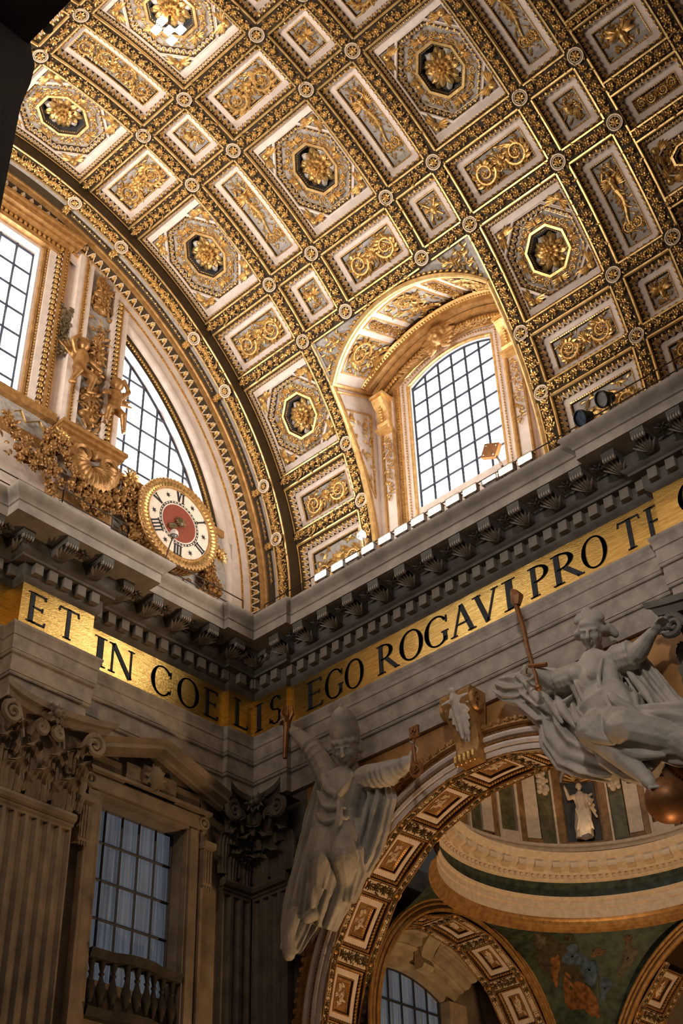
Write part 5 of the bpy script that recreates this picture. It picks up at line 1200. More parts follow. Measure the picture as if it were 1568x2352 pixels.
sf = MB(); aring(sf, [(6.5, 13.24), (6.86, 13.27), (7.1, 15.23), (6.76, 15.25)], 0); soff = sf.build('arch_soffit', ['goldground'], wall_right)
def amain(V, a):
    t = a + V[:, 1] / 6.55; yy = 14.24 - V[:, 0]; r = 6.52 + .10 * (yy - 13.25) - V[:, 2]; return np.stack([AX + r * np.cos(t), yy, AZ + r * np.sin(t)], 1)
soffit(wall_right, amain, [35.4, 54, 72.6, 91.2, 109.8, 128.4, 147, 165.6, 184.2], 18.6, 1.46)
# keystone with a winged carving
ks = thing('keystone', 'ochre scroll keystone with white carved wings at the arch crown', 'keystone', (AX - .1, 13.2, -9.1), kind='structure')
mb = MB(); xk = AX - .12; pr = [(0, -6.85), (.75, -6.85), (.85, -7.0), (.8, -7.3), (.6, -7.6), (.42, -8.1), (.4, -8.6), (.5, -8.85), (.42, -9.02), (.1, -9.05)]
G = [[(xk + s * w_, 13.3 - a, b) for (a, b), w_ in zip(pr, (.55, .55, .55, .53, .5, .44, .4, .38, .38, .38))] for s in (-1, 1)]
grid(mb, G, 0, sm=True); mb.add(G[0], [tuple(range(len(pr)))], 0, False); mb.add(G[1], [tuple(range(len(pr) - 1, -1, -1))], 0, False); mb.build('block', ['goldwarm'], ks)
for s in (-1, 1):
    mb = MB(); P = spiral((0, 0, 0), .34, pi / 2, 1.5, 1, 22, 0, .1); tube(mb, [(xk + s * .56, 12.8 + p[0] * .9, -7.3 + p[1]) for p in P], np.linspace(.09, .04, 22), 5); mb.build('side_volute', ['goldwarm'], ks)
mb = MB()
for s in (-1, 1):
    for q in range(7): capsule(mb, (xk + s * .05, 12.55, -7.1), (xk + s * (.50 - .07 * q), 12.5 + .07 * q, -7.15 - .21 * q), .1, .045)
ell(mb, (xk, 12.45, -7.15), (.14, .16, .2), 8, 6); ell(mb, (xk, 12.4, -6.9), .12, 8, 6); capsule(mb, (xk, 12.5, -7.2), (xk, 12.72, -8.35), .15, .05); sculpt(mb, 'winged_carving', 'pale', .035, ks, smooth=1)
mb = MB()
for q in range(5): ell(mb, (xk + (q - 2) * .16, 12.75, -8.95), (.08, .12, .2), 7, 5)
mb.build('leaf_drop', ['gold'], ks)

# ------------------------------------------------------------------ aisle bay with its oval dome
DX, DY, SQ = 8.92, 19.57, 1.0
dome = thing('dome_ring', 'oval dome base with green mosaic band and carved cornice seen through the arch', 'dome', (DX, DY, -10.2), kind='structure')
def dl(nm, prof, mt, a0=-51 * D2, a1=231 * D2, n=96):
    mb = MB(); lathe(mb, prof, n, (DX, DY, 0), 0, a0, a1, 1.0, SQ); return mb.build(nm, [mt], dome, sharp=.5)
dl('gilt_ring', [(5.62, -10.22), (5.5, -10.15), (5.46, -10.05), (5.42, -10.02), (5.4, -9.92), (5.34, -9.86), (5.34, -9.8)], 'goldwarm')
dl('architrave', [(5.34, -9.8), (5.34, -9.46), (5.30, -9.44), (5.30, -9.22), (5.24, -9.18), (5.22, -9.1), (5.42, -9.08)], 'ivory')
dl('mosaic_frieze', [(5.42, -9.08), (5.42, -8.52)], 'green')
dl('cornice', [(5.42, -8.52), (5.36, -8.5), (5.3, -8.44), (5.3, -8.32), (5.22, -8.3), (5.16, -8.2), (4.98, -8.12), (4.92, -8.08), (4.9, -7.92), (4.84, -7.86), (4.76, -7.74), (4.74, -7.68), (5.5, -7.66)], 'ivory')
dl('dark_band', [(5.45, -7.66), (5.45, -7.4)], 'olive'); dl('ledge', [(5.45, -7.42), (5.32, -7.4), (5.28, -7.3), (5.22, -7.26), (5.2, -7.16), (5.75, -7.1)], 'ivory')
db = MB()
for q in range(150):
    a = q * 2 * pi / 150; ell(db, (DX + 5.27 * math.cos(a), DY + 5.27 * SQ * math.sin(a), -8.38), (.06, .06, .06), 5, 4)
db.build('dentil_row', ['ivory'], dome)['kind'] = 'stuff'
blk = MB(); box(blk, (-.16, -.2, -.09), (.16, .2, .09)); flower(blk, (0, 0, .09), .12, 6, .05); bme = blk.mesh('cornice_block', ['ivory'])
for q in range(48):
    a = q * 2 * pi / 48
    if 40 * D2 < a < 215 * D2:
        o = place('cornice_block', bme, dome, (DX + 5.05 * math.cos(a), DY + 5.05 * SQ * math.sin(a), -8.10)); o.rotation_euler = (0, 0, a + pi / 2)
# drum: strips of coloured marble between the niches
def dstrip(a0, a1, z0, z1, d, mt, nm):
    mb = MB(); n = max(2, int((a1 - a0) / 1.5)); A = np.linspace(a0, a1, n) * D2; r0, r1 = 5.9, 5.72 - d
    G = [[(DX + r * math.cos(a), DY + r * SQ * math.sin(a), z) for r, z in ((r0, z0), (r1, z0), (r1, z1), (r0, z1))] for a in A]
    grid(mb, G, 0, cv=True, sm=False); mb.add(G[0], [(0, 1, 2, 3)], 0, False); mb.add(G[-1], [(3, 2, 1, 0)], 0, False); mb.build(nm, [mt], dome)
ZD0, ZD1 = -7.15, -3.2
dl('drum_wall', [(5.85, -7.2), (5.85, -3.0), (5.3, -2.0), (3.5, -.4), (1.5, .3), (.1, .4)], 'brown')
pat = [(118.4, 121.0, 'brown', .12), (134.9, 137.6, 'brown', .12)]
for s in (-1, 1):
    f = lambda a: 128 + s * (a - 128)
    for (a0, a1, mt, d, z0) in ((137.7, 138.5, 'ivory', .14, ZD0), (138.7, 143.7, 'olive', .05, ZD0 + .1), (144.2, 149.4, 'ivory', .10, ZD0 + .35), (149.5, 151.8, 'brown', .08, ZD0), (152.0, 153.0, 'ivory', .14, ZD0 + .1), (153.6, 159.2, 'olive', .02, ZD0 + .6), (159.8, 160.9, 'ivory', .14, ZD0 + .1), (161, 163, 'brown', .08, ZD0), (163.2, 168, 'ivory', .1, ZD0 + .35), (168.4, 173.5, 'olive', .05, ZD0 + .1), (174, 175, 'ivory', .14, ZD0), (175.2, 182, 'brown', .05, ZD0)):
        b0, b1 = sorted((f(a0), f(a1))); dstrip(b0, b1, z0, ZD1, d, mt, {'ivory': 'ivory_panel', 'olive': 'green_marble_panel', 'brown': 'marble_strip'}[mt])
    b0, b1 = sorted((f(144.0), f(149.6))); dstrip(b0, b1, ZD0, ZD0 + .3, .16, 'brown', 'panel_base'); b0, b1 = sorted((f(152.0), f(160.9))); dstrip(b0, b1, ZD0 + .1, ZD0 + .55, .12, 'ivory', 'panel_base')
    gl = MB(); rng = random.Random(2)
    for q in range(26):
        a = f(141.2 + rng.uniform(-1.6, 1.6)) * D2; c = (DX + 5.6 * math.cos(a), DY + 5.6 * SQ * math.sin(a), -4.1 - rng.random() * .9); ell(gl, c, rng.uniform(.07, .13), 6, 5)
    gl.build('fruit_garland', ['ivory'], dome)
for a0, a1, mt, d in pat: dstrip(a0, a1, ZD0, ZD1, d, mt, 'niche_jamb')
dstrip(118.4, 137.6, ZD0, ZD0 + .22, .12, 'brown', 'niche_sill')
# niche with shell head
NA = 128 * D2; nc = np.array([DX + 5.72 * math.cos(NA), DY + 5.72 * SQ * math.sin(NA)]); nu = np.array([-math.sin(NA), SQ * math.cos(NA)]); nu /= np.linalg.norm(nu); nn = np.array([nu[1], -nu[0]]); nu = -nu
if nn @ (np.array([DX, DY]) - nc) < 0: nn = -nn
def NI(V): return np.stack([nc[0] + V[:, 0] * nu[0] + V[:, 2] * nn[0], nc[1] + V[:, 0] * nu[1] + V[:, 2] * nn[1], V[:, 1]], 1)
mb = MB(); A = np.linspace(0, pi, 14); nz0, nzs, nw = -6.9, -4.55, .60
grid(mb, [[(nw * math.cos(a), z, .06 - .1 * math.sin(a)) for a in A] for z in (nz0, nzs)], 0)
grid(mb, [[(nw * math.cos(a) * math.cos(b), nzs + nw * math.sin(b), .06 - .1 * math.sin(a) * math.cos(b)) for a in A] for b in np.linspace(0, pi / 2, 8)], 1); mb.map(NI).build('niche', ['dark', 'brown'], dome)
mb = MB(); tube(mb, [(nw * math.cos(a), nzs + nw * math.sin(a), .1) for a in np.linspace(0, pi, 20)], .07, 6)
for q in range(9): a = pi * (q + .5) / 9; tube(mb, [(.1 * math.cos(a), nzs + .1 * math.sin(a), .06), (.52 * math.cos(a), nzs + .52 * math.sin(a), .12)], .045, 5, 1)
mb.map(NI).build('shell_arch', ['stone', 'goldwarm'], dome)
# pendentive between the dome ring and the two arches
LAY, LAZ, LAR, LAX = 20.04, -14.5, 4.57, 2.75
FAX, FAZ, FAR, FAY = 10.5, -16.26, 5.95, 25.1
pen = MB(); n = 40; G = []
up = []; lowc = []
for s in np.linspace(0, 1, n):
    a = (195 - 125 * s) * D2; up.append(np.array([DX + 5.6 * math.cos(a), DY + 5.6 * SQ * math.sin(a), -10.18]))
    if s < .5:
        t = (90 - 80 * (s / .5)) * D2; r = LAR + .42; yy = min(LAY + r * math.cos(t), 24.7); lowc.append(np.array([LAX, LAY + r * math.cos(t), LAZ + r * math.sin(t)]))
    else:
        t = (175 - 80 * ((s - .5) / .5)) * D2; r = FAR + .4; lowc.append(np.array([FAX + r * math.cos(t), FAY, FAZ + r * math.sin(t)]))
low_ = np.array(lowc); up_ = np.array(up)
def PEN(s, q, h=0.0):
    s = np.clip(np.asarray(s, float), 0, 1); S = np.linspace(0, 1, n); P = lambda A: np.stack([np.interp(s, S, A[:, k]) for k in range(3)], -1)
    U, L = P(up_), P(low_); q = np.asarray(q, float)[..., None]; b = U + (L - U) * q; c = np.array([DX, DY, -15.0]) - b; c /= np.linalg.norm(c, axis=-1, keepdims=True)
    return b + c * (np.asarray(h, float)[..., None] - .35 * np.sin(pi * q))
ss, qq_ = np.meshgrid(np.linspace(0, 1, 48), np.linspace(0, 1, 14), indexing='ij'); grid(pen, PEN(ss, qq_), 0); pend = pen.build('pendentive', ['green'], dome)
pn2 = MB(); G = []
for s in np.linspace(0, 1, 30):
    a = (195 + 17 * s) * D2; U = np.array([DX + 5.6 * math.cos(a), DY + 5.6 * math.sin(a), -10.18]); t = (90 + 42 * s) * D2; r = LAR + .42; Lq = np.array([LAX, max(15.32, LAY + r * math.cos(t)), LAZ + r * math.sin(t)])
    G.append([U + (Lq - U) * q for q in np.linspace(0, 1, 8)])
grid(pn2, G, 0); pn2.build('pendentive', ['green'], dome)
fr = random.Random(31)
def fresco(nm, mt, s, q, rs, rq, k=1, seed=0, h=.05):
    mb = MB(); rr = random.Random(seed); m_ = 22; A = np.arange(m_) * 2 * pi / m_; R_ = 1 + .22 * np.cos(3 * A + rr.random() * 6) + .12 * np.cos(5 * A + rr.random() * 6)
    loops_ = [np.stack([s + rs * R_ * f_ * np.cos(A), q + rq * R_ * f_ * np.sin(A), np.full(m_, h * (1.2 - f_ * f_))], 1) for f_ in (1, .75, .45, .1)]
    grid(mb, np.array(loops_), 0, cv=True); mb.map(lambda V: PEN(V[:, 0], V[:, 1], V[:, 2])).build(nm, [mt], pend)
for (nm, mt, s, q, rs, rq, hh_) in (('painted_shadow', 'darkfresco', .42, .30, .09, .24, .02), ('painted_cloak', 'ochre', .425, .40, .018, .16, .05), ('painted_cloak', 'ochre', .485, .47, .030, .13, .06), ('painted_tunic', 'blue', .472, .22, .026, .10, .10), ('painted_tunic', 'blue', .505, .25, .022, .08, .08), ('painted_tunic', 'blue', .548, .38, .022, .07, .06), ('painted_hair', 'darkfresco', .449, .05, .014, .045, .10), ('painted_face', 'skin', .455, .075, .008, .032, .16), ('painted_arm', 'skin', .53, .14, .022, .026, .09), ('painted_face', 'skin', .62, .10, .010, .04, .08), ('painted_figure', 'piece', .628, .28, .028, .14, .05), ('painted_figure', 'piece', .37, .16, .018, .10, .05)): fresco(nm, mt, s, q, rs, rq, seed=int(s * 1000), h=hh_)
sl = MB(); 
for q in range(9): a = -.9 + q * .225; o = MB(); petal(o, (0, 0, 0), pi / 2 + a, .55, .22, .2); sl.join(o, lambda V: PEN(.17 + V[:, 0] * .03, .12 - V[:, 1] * .25 + .1, V[:, 2] + .05))
sl.build('gilt_shell', ['gold'], pend)
# aisle arches
aisle = thing('wall_aisle', 'aisle walls and arches under the oval dome', 'wall', (DX, DY, -28.7), kind='structure')
def side_arch(parent, along, c0, cz, r, plane, depth, pitch, centres, w):
    mb = MB(); A = np.linspace(-5, 185, 70) * D2
    pt = (lambda rr, a, d: (plane - d, c0 + rr * math.cos(a), cz + rr * math.sin(a))) if along == 'y' else (lambda rr, a, d: (c0 + rr * math.cos(a), plane + d, cz + rr * math.sin(a)))
    grid(mb, [[pt(r, a, 0), pt(r + .3, a, .03), pt(r + .3, a, depth)] for a in A], 0); mb.build('soffit', ['goldground'], parent)
    mb = MB(); 
    for rr, tr in ((r + .08, .09), (r + .27, .06), (r + .42, .07)): tube(mb, [pt(rr, a, -.02) for a in A], tr, 6)
    mb.build('arch_moulding', ['goldwarm'], parent)
    mb = MB(); grid(mb, [[pt(r + .05, a, .0), pt(r + .45, a, .0)] for a in A], 0); mb.build('arch_face', ['stone'], parent)
    def am(V, a):
        sg = 1 if along == 'y' else -1
        t = a + V[:, 1] / r; dd = depth / 2 + (V[:, 0] if along == 'y' else -V[:, 0]); rr = r - .02 - V[:, 2]
        return np.stack([plane - dd, c0 + rr * np.cos(t), cz + rr * np.sin(t)], 1) if along == 'y' else np.stack([c0 + rr * np.cos(t), plane + dd, cz + rr * np.sin(t)], 1)
    soffit(parent, am, centres, pitch, w, rad=r)
side_arch(aisle, 'y', LAY, LAZ, LAR, LAX, 1.75, 24, [10, 34, 58, 82, 106], 1.15)
side_arch(aisle, 'x', FAX, FAZ, FAR, FAY, 1.8, 18.6, [190, 171, 152.5, 134], 1.2)
mb = MB()      # plain walls closing the bay
quad(mb, (1.4, 13.5, -28.7), (1.4, 15.2, -28.7), (1.4, 15.2, -6), (1.4, 13.5, -6)); 
for (a, b, z0, z1) in (((LAX, 15.28), (LAX, LAY - LAR - .0), -28.7, -14.5), ((LAX, LAY + LAR + .3), (LAX, 25.1), -28.7, -14), ((LAX, 25.1), (FAX - FAR - .3, 25.1), -28.7, -14), ((15.0, 15.2), (15.0, 25.1), -28.7, -10)): quad(mb, (*a, z0), (*b, z0), (*b, z1), (*a, z1))
quad(mb, (-1.6, 14.0, -28.7), (-1.6, 27, -28.7), (-1.6, 27, -6), (-1.6, 14, -6)); quad(mb, (-1.6, 26.5, -28.7), (LAX - 1.6, 26.5, -28.7), (LAX - 1.6, 26.5, -6), (-1.6, 26.5, -6)); quad(mb, (3, 30, -28.7), (20, 30, -28.7), (20, 30, -6), (3, 30, -6))
quad(mb, (-1.6, 14, -8.6), (-1.6, 27, -8.6), (LAX - 1.7, 27, -8.6), (LAX - 1.7, 14, -8.6)); mb.build('plain_wall', ['pilaster'], aisle)
# arched aisle window in its stepped travertine surround
WY, WR, WZ = 20.6, 5.08, -15.73; wtopf = lambda yy: WZ + math.sqrt(WR ** 2 - (yy - WY) ** 2)
cells, bars = cell_grid(np.linspace(WY - 2.4, WY + 2.4, 8), np.arange(-17.5, -10, 1.15), wtopf)
window('window_6', 'dim arched window deep behind the aisle arch', lambda yy, z, h=0: (-1.05 + h, yy, z), cells, bars, pane_mat='curtain', br=.05)
ts_ = thing('stone_window_hood', 'stepped travertine arch over the dim aisle window', 'window frame', (-1, WY, -16), kind='structure')
for q, (r0, r1, xx) in enumerate(((5.08, 5.34, -.75), (5.34, 5.6, -.5), (5.6, 5.72, -.3), (5.72, 5.98, -.05), (5.98, 6.1, .2), (6.1, 6.35, .4))):
    for s in (0, 1, 2):      # voussoir runs with a break forward in the middle
        b0, b1 = ((58, 78), (78, 102), (102, 122))[s]; A = np.linspace(b0, b1, 14) * D2; xo = xx + (.22 if s == 1 else 0); mb = MB()
        grid(mb, [[(-1.2, WY + r0 * math.cos(a), WZ + r0 * math.sin(a)), (xo, WY + r0 * math.cos(a), WZ + r0 * math.sin(a)), (xo + .05, WY + (r0 * .4 + r1 * .6) * math.cos(a), WZ + (r0 * .4 + r1 * .6) * math.sin(a)), (xo + .03, WY + r1 * math.cos(a), WZ + r1 * math.sin(a)), (-1.2, WY + r1 * math.cos(a), WZ + r1 * math.sin(a))] for a in A], 0, cv=True, sm=False)
        for a in (A[0], A[-1]): mb.add([(-1.2, WY + r0 * math.cos(a), WZ + r0 * math.sin(a)), (xo, WY + r0 * math.cos(a), WZ + r0 * math.sin(a)), (xo, WY + r1 * math.cos(a), WZ + r1 * math.sin(a)), (-1.2, WY + r1 * math.cos(a), WZ + r1 * math.sin(a))], [(0, 1, 2, 3)], 0, False)
        mb.build('voussoir_run', ['travertine'], ts_)
mb = MB(); a = 84 * D2
pr = [(0, 4.95), (.35, 4.95), (.45, 5.1), (.3, 5.35), (.45, 5.7), (.75, 6.0), (.7, 6.2), (0, 6.25)]
G = [[(-.2 + h_, WY + r_ * math.cos(a + s * .055), WZ + r_ * math.sin(a + s * .055)) for h_, r_ in pr] for s in (-1, 1)]; grid(mb, G, 0); mb.add(G[0], [tuple(range(8))], 0, False); mb.add(G[1], [tuple(range(7, -1, -1))], 0, False); mb.build('scroll_keystone', ['travertine'], ts_)
mb = MB()
for (y0, y1) in ((WY - 3.4, WY - 2.42), (WY + 2.42, WY + 3.4)): box(mb, (-1.2, y0, -20), (-.5, y1, -11.3))
mb.build('jamb', ['travertine'], ts_)
# ------------------------------------------------------------------ marble figures
def nrm(v): v = np.asarray(v, float); return v / (np.linalg.norm(v) + 1e-12)
def head(mb, c, fwd, up, s, hair=None, lady=False):
    c = np.asarray(c, float); f = nrm(fwd); r = nrm(np.cross(f, up)); u = np.cross(r, f); B = np.stack([r, u, f])
    P = lambda a, b, d: c + s * (a * r + b * u + d * f)
    E_ = lambda a, b, d, rr, n=10, m=8: ell(mb, P(a, b, d), np.array(rr) * s, n, m, B)
    E_(0, .25, -.1, (.74, .78, .86), 16, 12); E_(0, -.18, .12, (.60, .72, .66), 14, 10); E_(0, -.72, .38, (.28, .22, .28))        # skull, face, chin
    E_(0, .24, .62, (.46, .06, .15)); E_(0, .5, .5, (.5, .3, .25))                                                                # brow, forehead
    capsule(mb, P(0, .18, .80), P(0, -.2, 1.04), .08 * s, .12 * s, 8); E_(-.1, -.24, .86, (.09, .07, .1), 6, 5); E_(.1, -.24, .86, (.09, .07, .1), 6, 5)
    for q in (-1, 1):
        E_(q * .31, -.18, .56, (.22, .24, .2)); E_(q * .26, .06, .62, (.15, .085, .12), 8, 6); E_(q * .76, -.02, -.05, (.1, .22, .16))
        capsule(mb, P(q * .1, .2, .80), P(q * .44, .19, .66), .06 * s, .05 * s, 6)
    E_(0, -.41, .78, (.22, .05, .13), 8, 5); E_(0, -.54, .76, (.17, .055, .13), 8, 5)
    capsule(mb, P(0, -.5, -.15), P(0, -1.25, -.3), .40 * s, .46 * s, 12)
    return P, B
def hand(mb, w, d, pn, s, curl=.6, thumb=1):
    """w wrist, d direction of the fingers, pn palm normal; fingers bend towards the palm side"""
    d = nrm(d); pn = nrm(pn - d * (np.asarray(pn) @ d)); sd = np.cross(d, pn); w = np.asarray(w, float)
    ell(mb, w + d * .42 * s, (.40 * s, .48 * s, .17 * s), 10, 8, np.stack([sd, d, pn]))
    for i, (o, L) in enumerate(((-.28, .80), (-.09, .92), (.10, .86), (.28, .68))):
        p = w + d * .8 * s + sd * o * s; a = curl * .5
        for k in range(3):
            dd = d * math.cos(a) + pn * math.sin(a); q = p + dd * L * s * (.42, .33, .25)[k]; capsule(mb, p, q, .105 * s * (1 - .1 * k), .098 * s * (1 - .1 * k), 7); p = q; a += curl
    p = w + d * .25 * s + sd * .36 * s * thumb * -1; dd = nrm(d * .7 - sd * .7 * thumb + pn * .3); q = p + dd * .36 * s; capsule(mb, p, q, .13 * s, .11 * s, 7); capsule(mb, q, q + nrm(dd + d * .6 + pn * curl) * .3 * s, .11 * s, .09 * s, 7)
def limb(mb, pts, rad, k=12):
    for i in range(len(pts) - 1): capsule(mb, pts[i], pts[i + 1], rad[i], rad[i + 1], k)
def sheet(mb, spine, wa, th, ux, k, amp, seed, n=56): loft(mb, spine, wa, [th] * len(spine), ux, k + 5, amp * .8, 2.0, n + 40, 0, seed, 5.0)
def fold(mb, P, r): 
    P = np.asarray(P, float); t = np.linspace(0, 1, len(P)); T = np.linspace(0, 1, 14); Q = np.stack([np.interp(T, t, P[:, i]) for i in range(3)], 1)
    for _ in range(3): Q[1:-1] = (Q[:-2] + 2 * Q[1:-1] + Q[2:]) / 4
    tube(mb, Q, r * (.35 + .65 * np.sin(pi * T)) + .01, 7)
LS_ = {k: np.array(v) for k, v in {'tiara':(4.40,12.45,-6.10),'brow':(4.56,12.40,-7.04),'face':(4.58,12.40,-7.35),'chin':(4.60,12.40,-7.77),'neck':(4.50,12.60,-7.98),'shL':(3.36,12.75,-7.18),'elL':(2.91,12.60,-6.39),'haL':(2.13,12.45,-5.44),'shR':(4.94,12.75,-8.28),'elR':(6.07,12.60,-8.50),'haR':(7.14,12.50,-8.46),'chest':(4.20,12.65,-8.30),'waist':(4.02,12.70,-8.94),'hip':(3.89,12.70,-9.51),'knL':(3.68,12.20,-10.50),'knR':(4.47,12.28,-10.67),'ftL':(2.91,12.60,-12.02),'ftR':(4.04,12.70,-11.33),'drL':(1.56,12.90,-12.39),'clL1':(2.76,12.95,-8.39),'clL2':(2.01,12.95,-10.30),'clL3':(1.29,12.95,-11.47),'clR1':(5.66,12.95,-8.76),'clR2':(5.24,12.95,-9.81),'clR3':(4.27,12.95,-10.79)}.items()}
L = LS_; mb = MB(); ux = np.array([.95, 0, -.2])
fw = (.30, -.80, -.50); hc = np.array([4.56, 12.45, -7.18])
P, B = head(mb, hc, fw, (.05, .0, 1), .56)
for q in range(9):      # curls under the tiara
    a = -1.3 + q * 2.6 / 8; ell(mb, P(.66 * math.sin(a), .45 + .05 * (q % 2), .66 * math.cos(a)), .11, 8, 6)
for q in range(6): ell(mb, P((-1 if q % 2 else 1) * .72, .25 - .17 * (q // 2), -.15), .12, 8, 6)
ell(mb, P(0, .98, -.12), np.array((.47, .80, .48)), 20, 16, B); ell(mb, P(0, 2.45, -.12), .07, 8, 6)
# torso, arms
sL, sR = np.array([3.55, 12.75, -7.75]), np.array([5.0, 12.72, -8.25]); ch = np.array([4.22, 12.66, -8.35])
loft(mb, [L['neck'] + (0, .1, .25), ch + (0, 0, .35), ch, L['waist'], L['hip'], L['hip'] + (-.1, 0, -.5)], [.3, .85, .88, .78, .85, .9], [.3, .5, .52, .48, .52, .5], ux, 9, .045, 1, 44, 0, 3)
limb(mb, [sL, L['elL'], L['haL'] + (.12, 0, -.18)], [.42, .32, .17]); limb(mb, [sR, L['elR'] + (0, 0, .08), L['haR'] + (-.2, 0, 0)], [.42, .34, .17])
for q in range(6):     # crumpled sleeves
    t = q / 5; c = sL + (L['elL'] - sL) * t; ell(mb, c, (.40 - .05 * t, .42, .17), 10, 6, np.stack([nrm((.8, 0, .6)), (0, 1, 0), nrm((-.6, 0, .8))])); c = sR + (L['elR'] - sR) * t; ell(mb, c, (.16, .42, .42 - .05 * t), 10, 6)
for q in range(4):
    t = q / 4 + .1; c = L['elL'] + (L['haL'] - L['elL']) * t * .8; ell(mb, c, .30 - .08 * t, 9, 7); c = L['elR'] + (L['haR'] - L['elR']) * t * .8; ell(mb, c, .32 - .08 * t, 9, 7)
hand(mb, L['haL'] + (.1, 0, -.15), (-.5, -.1, .8), (-.3, -.8, 0), .42, .8, 1); hand(mb, L['haR'] + (-.15, 0, .05), (.7, -.1, .6), (0, -.9, .2), .42, .8, -1)
# gown: two legs pressing through a long skirt
limb(mb, [L['hip'] + (-.25, -.05, 0), L['knL'], L['ftL'] + (.1, .05, .25)], [.52, .44, .3]); limb(mb, [L['hip'] + (.3, -.05, -.1), L['knR'], L['ftR'] + (.05, .1, .1)], [.5, .42, .28])
loft(mb, [L['hip'] + (0, 0, .2), (3.75, 12.75, -10.1), (3.5, 12.8, -10.8), (3.1, 12.85, -11.5), (2.75, 12.9, -12.1)], [.9, 1.0, .98, .85, .7], [.5, .5, .48, .42, .35], ux, 13, .10, 1.5, 80, 0, 5, 2.2)
loft(mb, [L['knR'] + (0, .2, .3), (4.3, 12.85, -10.9), (4.05, 12.9, -11.4), (3.95, 12.95, -11.75)], [.5, .5, .4, .25], [.35, .32, .25, .2], ux, 9, .1, 1, 50, 0, 6, 2.2)
# cloak behind, spread to both sides, and the trailing end at the lower left
sheet(mb, [(3.3, 13.0, -7.6), (3.0, 13.0, -8.6), (2.75, 13.0, -9.8), (2.35, 13.0, -10.9), (1.9, 13.0, -11.9), (1.6, 13.0, -12.6)], [.45, .65, .9, 1.0, .75, .4], .26, ux, 9, .16, 8)
sheet(mb, [(5.3, 13.0, -8.3), (5.3, 13.0, -9.0), (5.0, 13.0, -9.8), (4.7, 13.0, -10.5), (4.4, 13.0, -11.0)], [.5, .62, .6, .5, .3], .24, ux, 7, .16, 9)
limb(mb, [(2.0, 12.8, -11.6), (1.75, 12.75, -12.2), (1.75, 12.7, -12.75)], [.3, .27, .2]); limb(mb, [L['ftL'] + (.1, .05, .2), L['ftL'] + (.1, -.4, -.12)], [.26, .16])
for a, b, c, r in (((3.6, 12.3, -7.7), (4.0, 12.15, -8.5), (4.4, 12.2, -8.75), .13), ((4.9, 12.3, -8.1), (4.6, 12.15, -8.6), (4.2, 12.2, -8.8), .13), ((3.4, 12.3, -8.2), (3.9, 12.1, -9.0), (4.6, 12.25, -9.2), .10), ((3.3, 12.35, -8.9), (3.9, 12.1, -9.5), (4.7, 12.3, -9.5), .11), ((4.4, 12.2, -8.7), (4.5, 12.1, -9.5), (4.3, 12.0, -10.4), .10), ((3.2, 12.35, -9.4), (3.3, 12.2, -10.6), (2.8, 12.35, -11.8), .13), ((3.9, 12.2, -9.7), (4.05, 12.15, -10.5), (3.6, 12.3, -11.4), .12), ((3.0, 12.5, -9.2), (2.7, 12.45, -10.5), (2.3, 12.6, -11.7), .13), ((2.6, 12.65, -9.6), (2.2, 12.65, -10.9), (1.8, 12.7, -12.0), .12), ((5.5, 12.75, -8.6), (5.3, 12.7, -9.5), (4.9, 12.75, -10.4), .10), ((5.1, 12.75, -8.8), (4.95, 12.65, -9.6), (4.6, 12.7, -10.4), .10), ((3.55, 12.2, -10.5), (3.3, 12.2, -11.3), (3.0, 12.35, -12.0), .12), ((4.0, 12.35, -9.2), (3.6, 12.25, -10.0), (3.0, 12.5, -10.6), .1)): fold(mb, [a, b, c], r)
st = thing('statue', 'stone statue in a tall tiara raising both arms in the spandrel', 'statue', (3.2, 12.9, -12.6), 'figures beside the arch')
sculpt(mb, 'figure', 'marble', .027, st, smooth=1, disp=.05, dscale=.4)
cr_ = MB(); tube(cr_, [(2.0, 12.3, -6.55), (2.05, 12.3, -5.9), (2.1, 12.3, -5.3)], [.07, .1, .12], 8)
for q in range(6): a = q * 1.05; tube(cr_, [(2.1, 12.3, -5.35), (2.1 + .25 * math.cos(a), 12.3 + .15 * math.sin(a), -5.05 + .1 * math.sin(2 * a)), (2.12 + .2 * math.cos(a), 12.3 + .1 * math.sin(a), -4.75)], [.09, .07, .03], 6)
tag(cr_.build('bronze_torch', ['copper'], None, (2.05, 12.3, -6.5)), 'reddish bronze flaming torch in the raised hand near the corner', 'torch')
ky = MB(); tube(ky, [(7.15, 12.3, -9.0), (7.32, 12.28, -8.4), (7.42, 12.25, -7.6)], .05, 8); A = np.arange(16) * 2 * pi / 16
tube(ky, [(7.45 + .2 * math.cos(a), 12.2, -9.0 + .22 * math.sin(a)) for a in A], .055, 6, closed=True); tube(ky, [(7.42, 12.22, -8.8), (7.38, 12.22, -8.2)], .05, 6)
box(ky, (7.28, 12.18, -7.95), (7.62, 12.26, -7.6)); box(ky, (7.42, 12.15, -7.9), (7.48, 12.18, -7.65)); box(ky, (7.36, 12.15, -7.81), (7.55, 12.18, -7.75))
tag(ky.build('pair_of_keys', ['copper'], None, (7.3, 12.3, -9.0)), 'small bronze keys held out in the hand beside the keystone', 'keys')

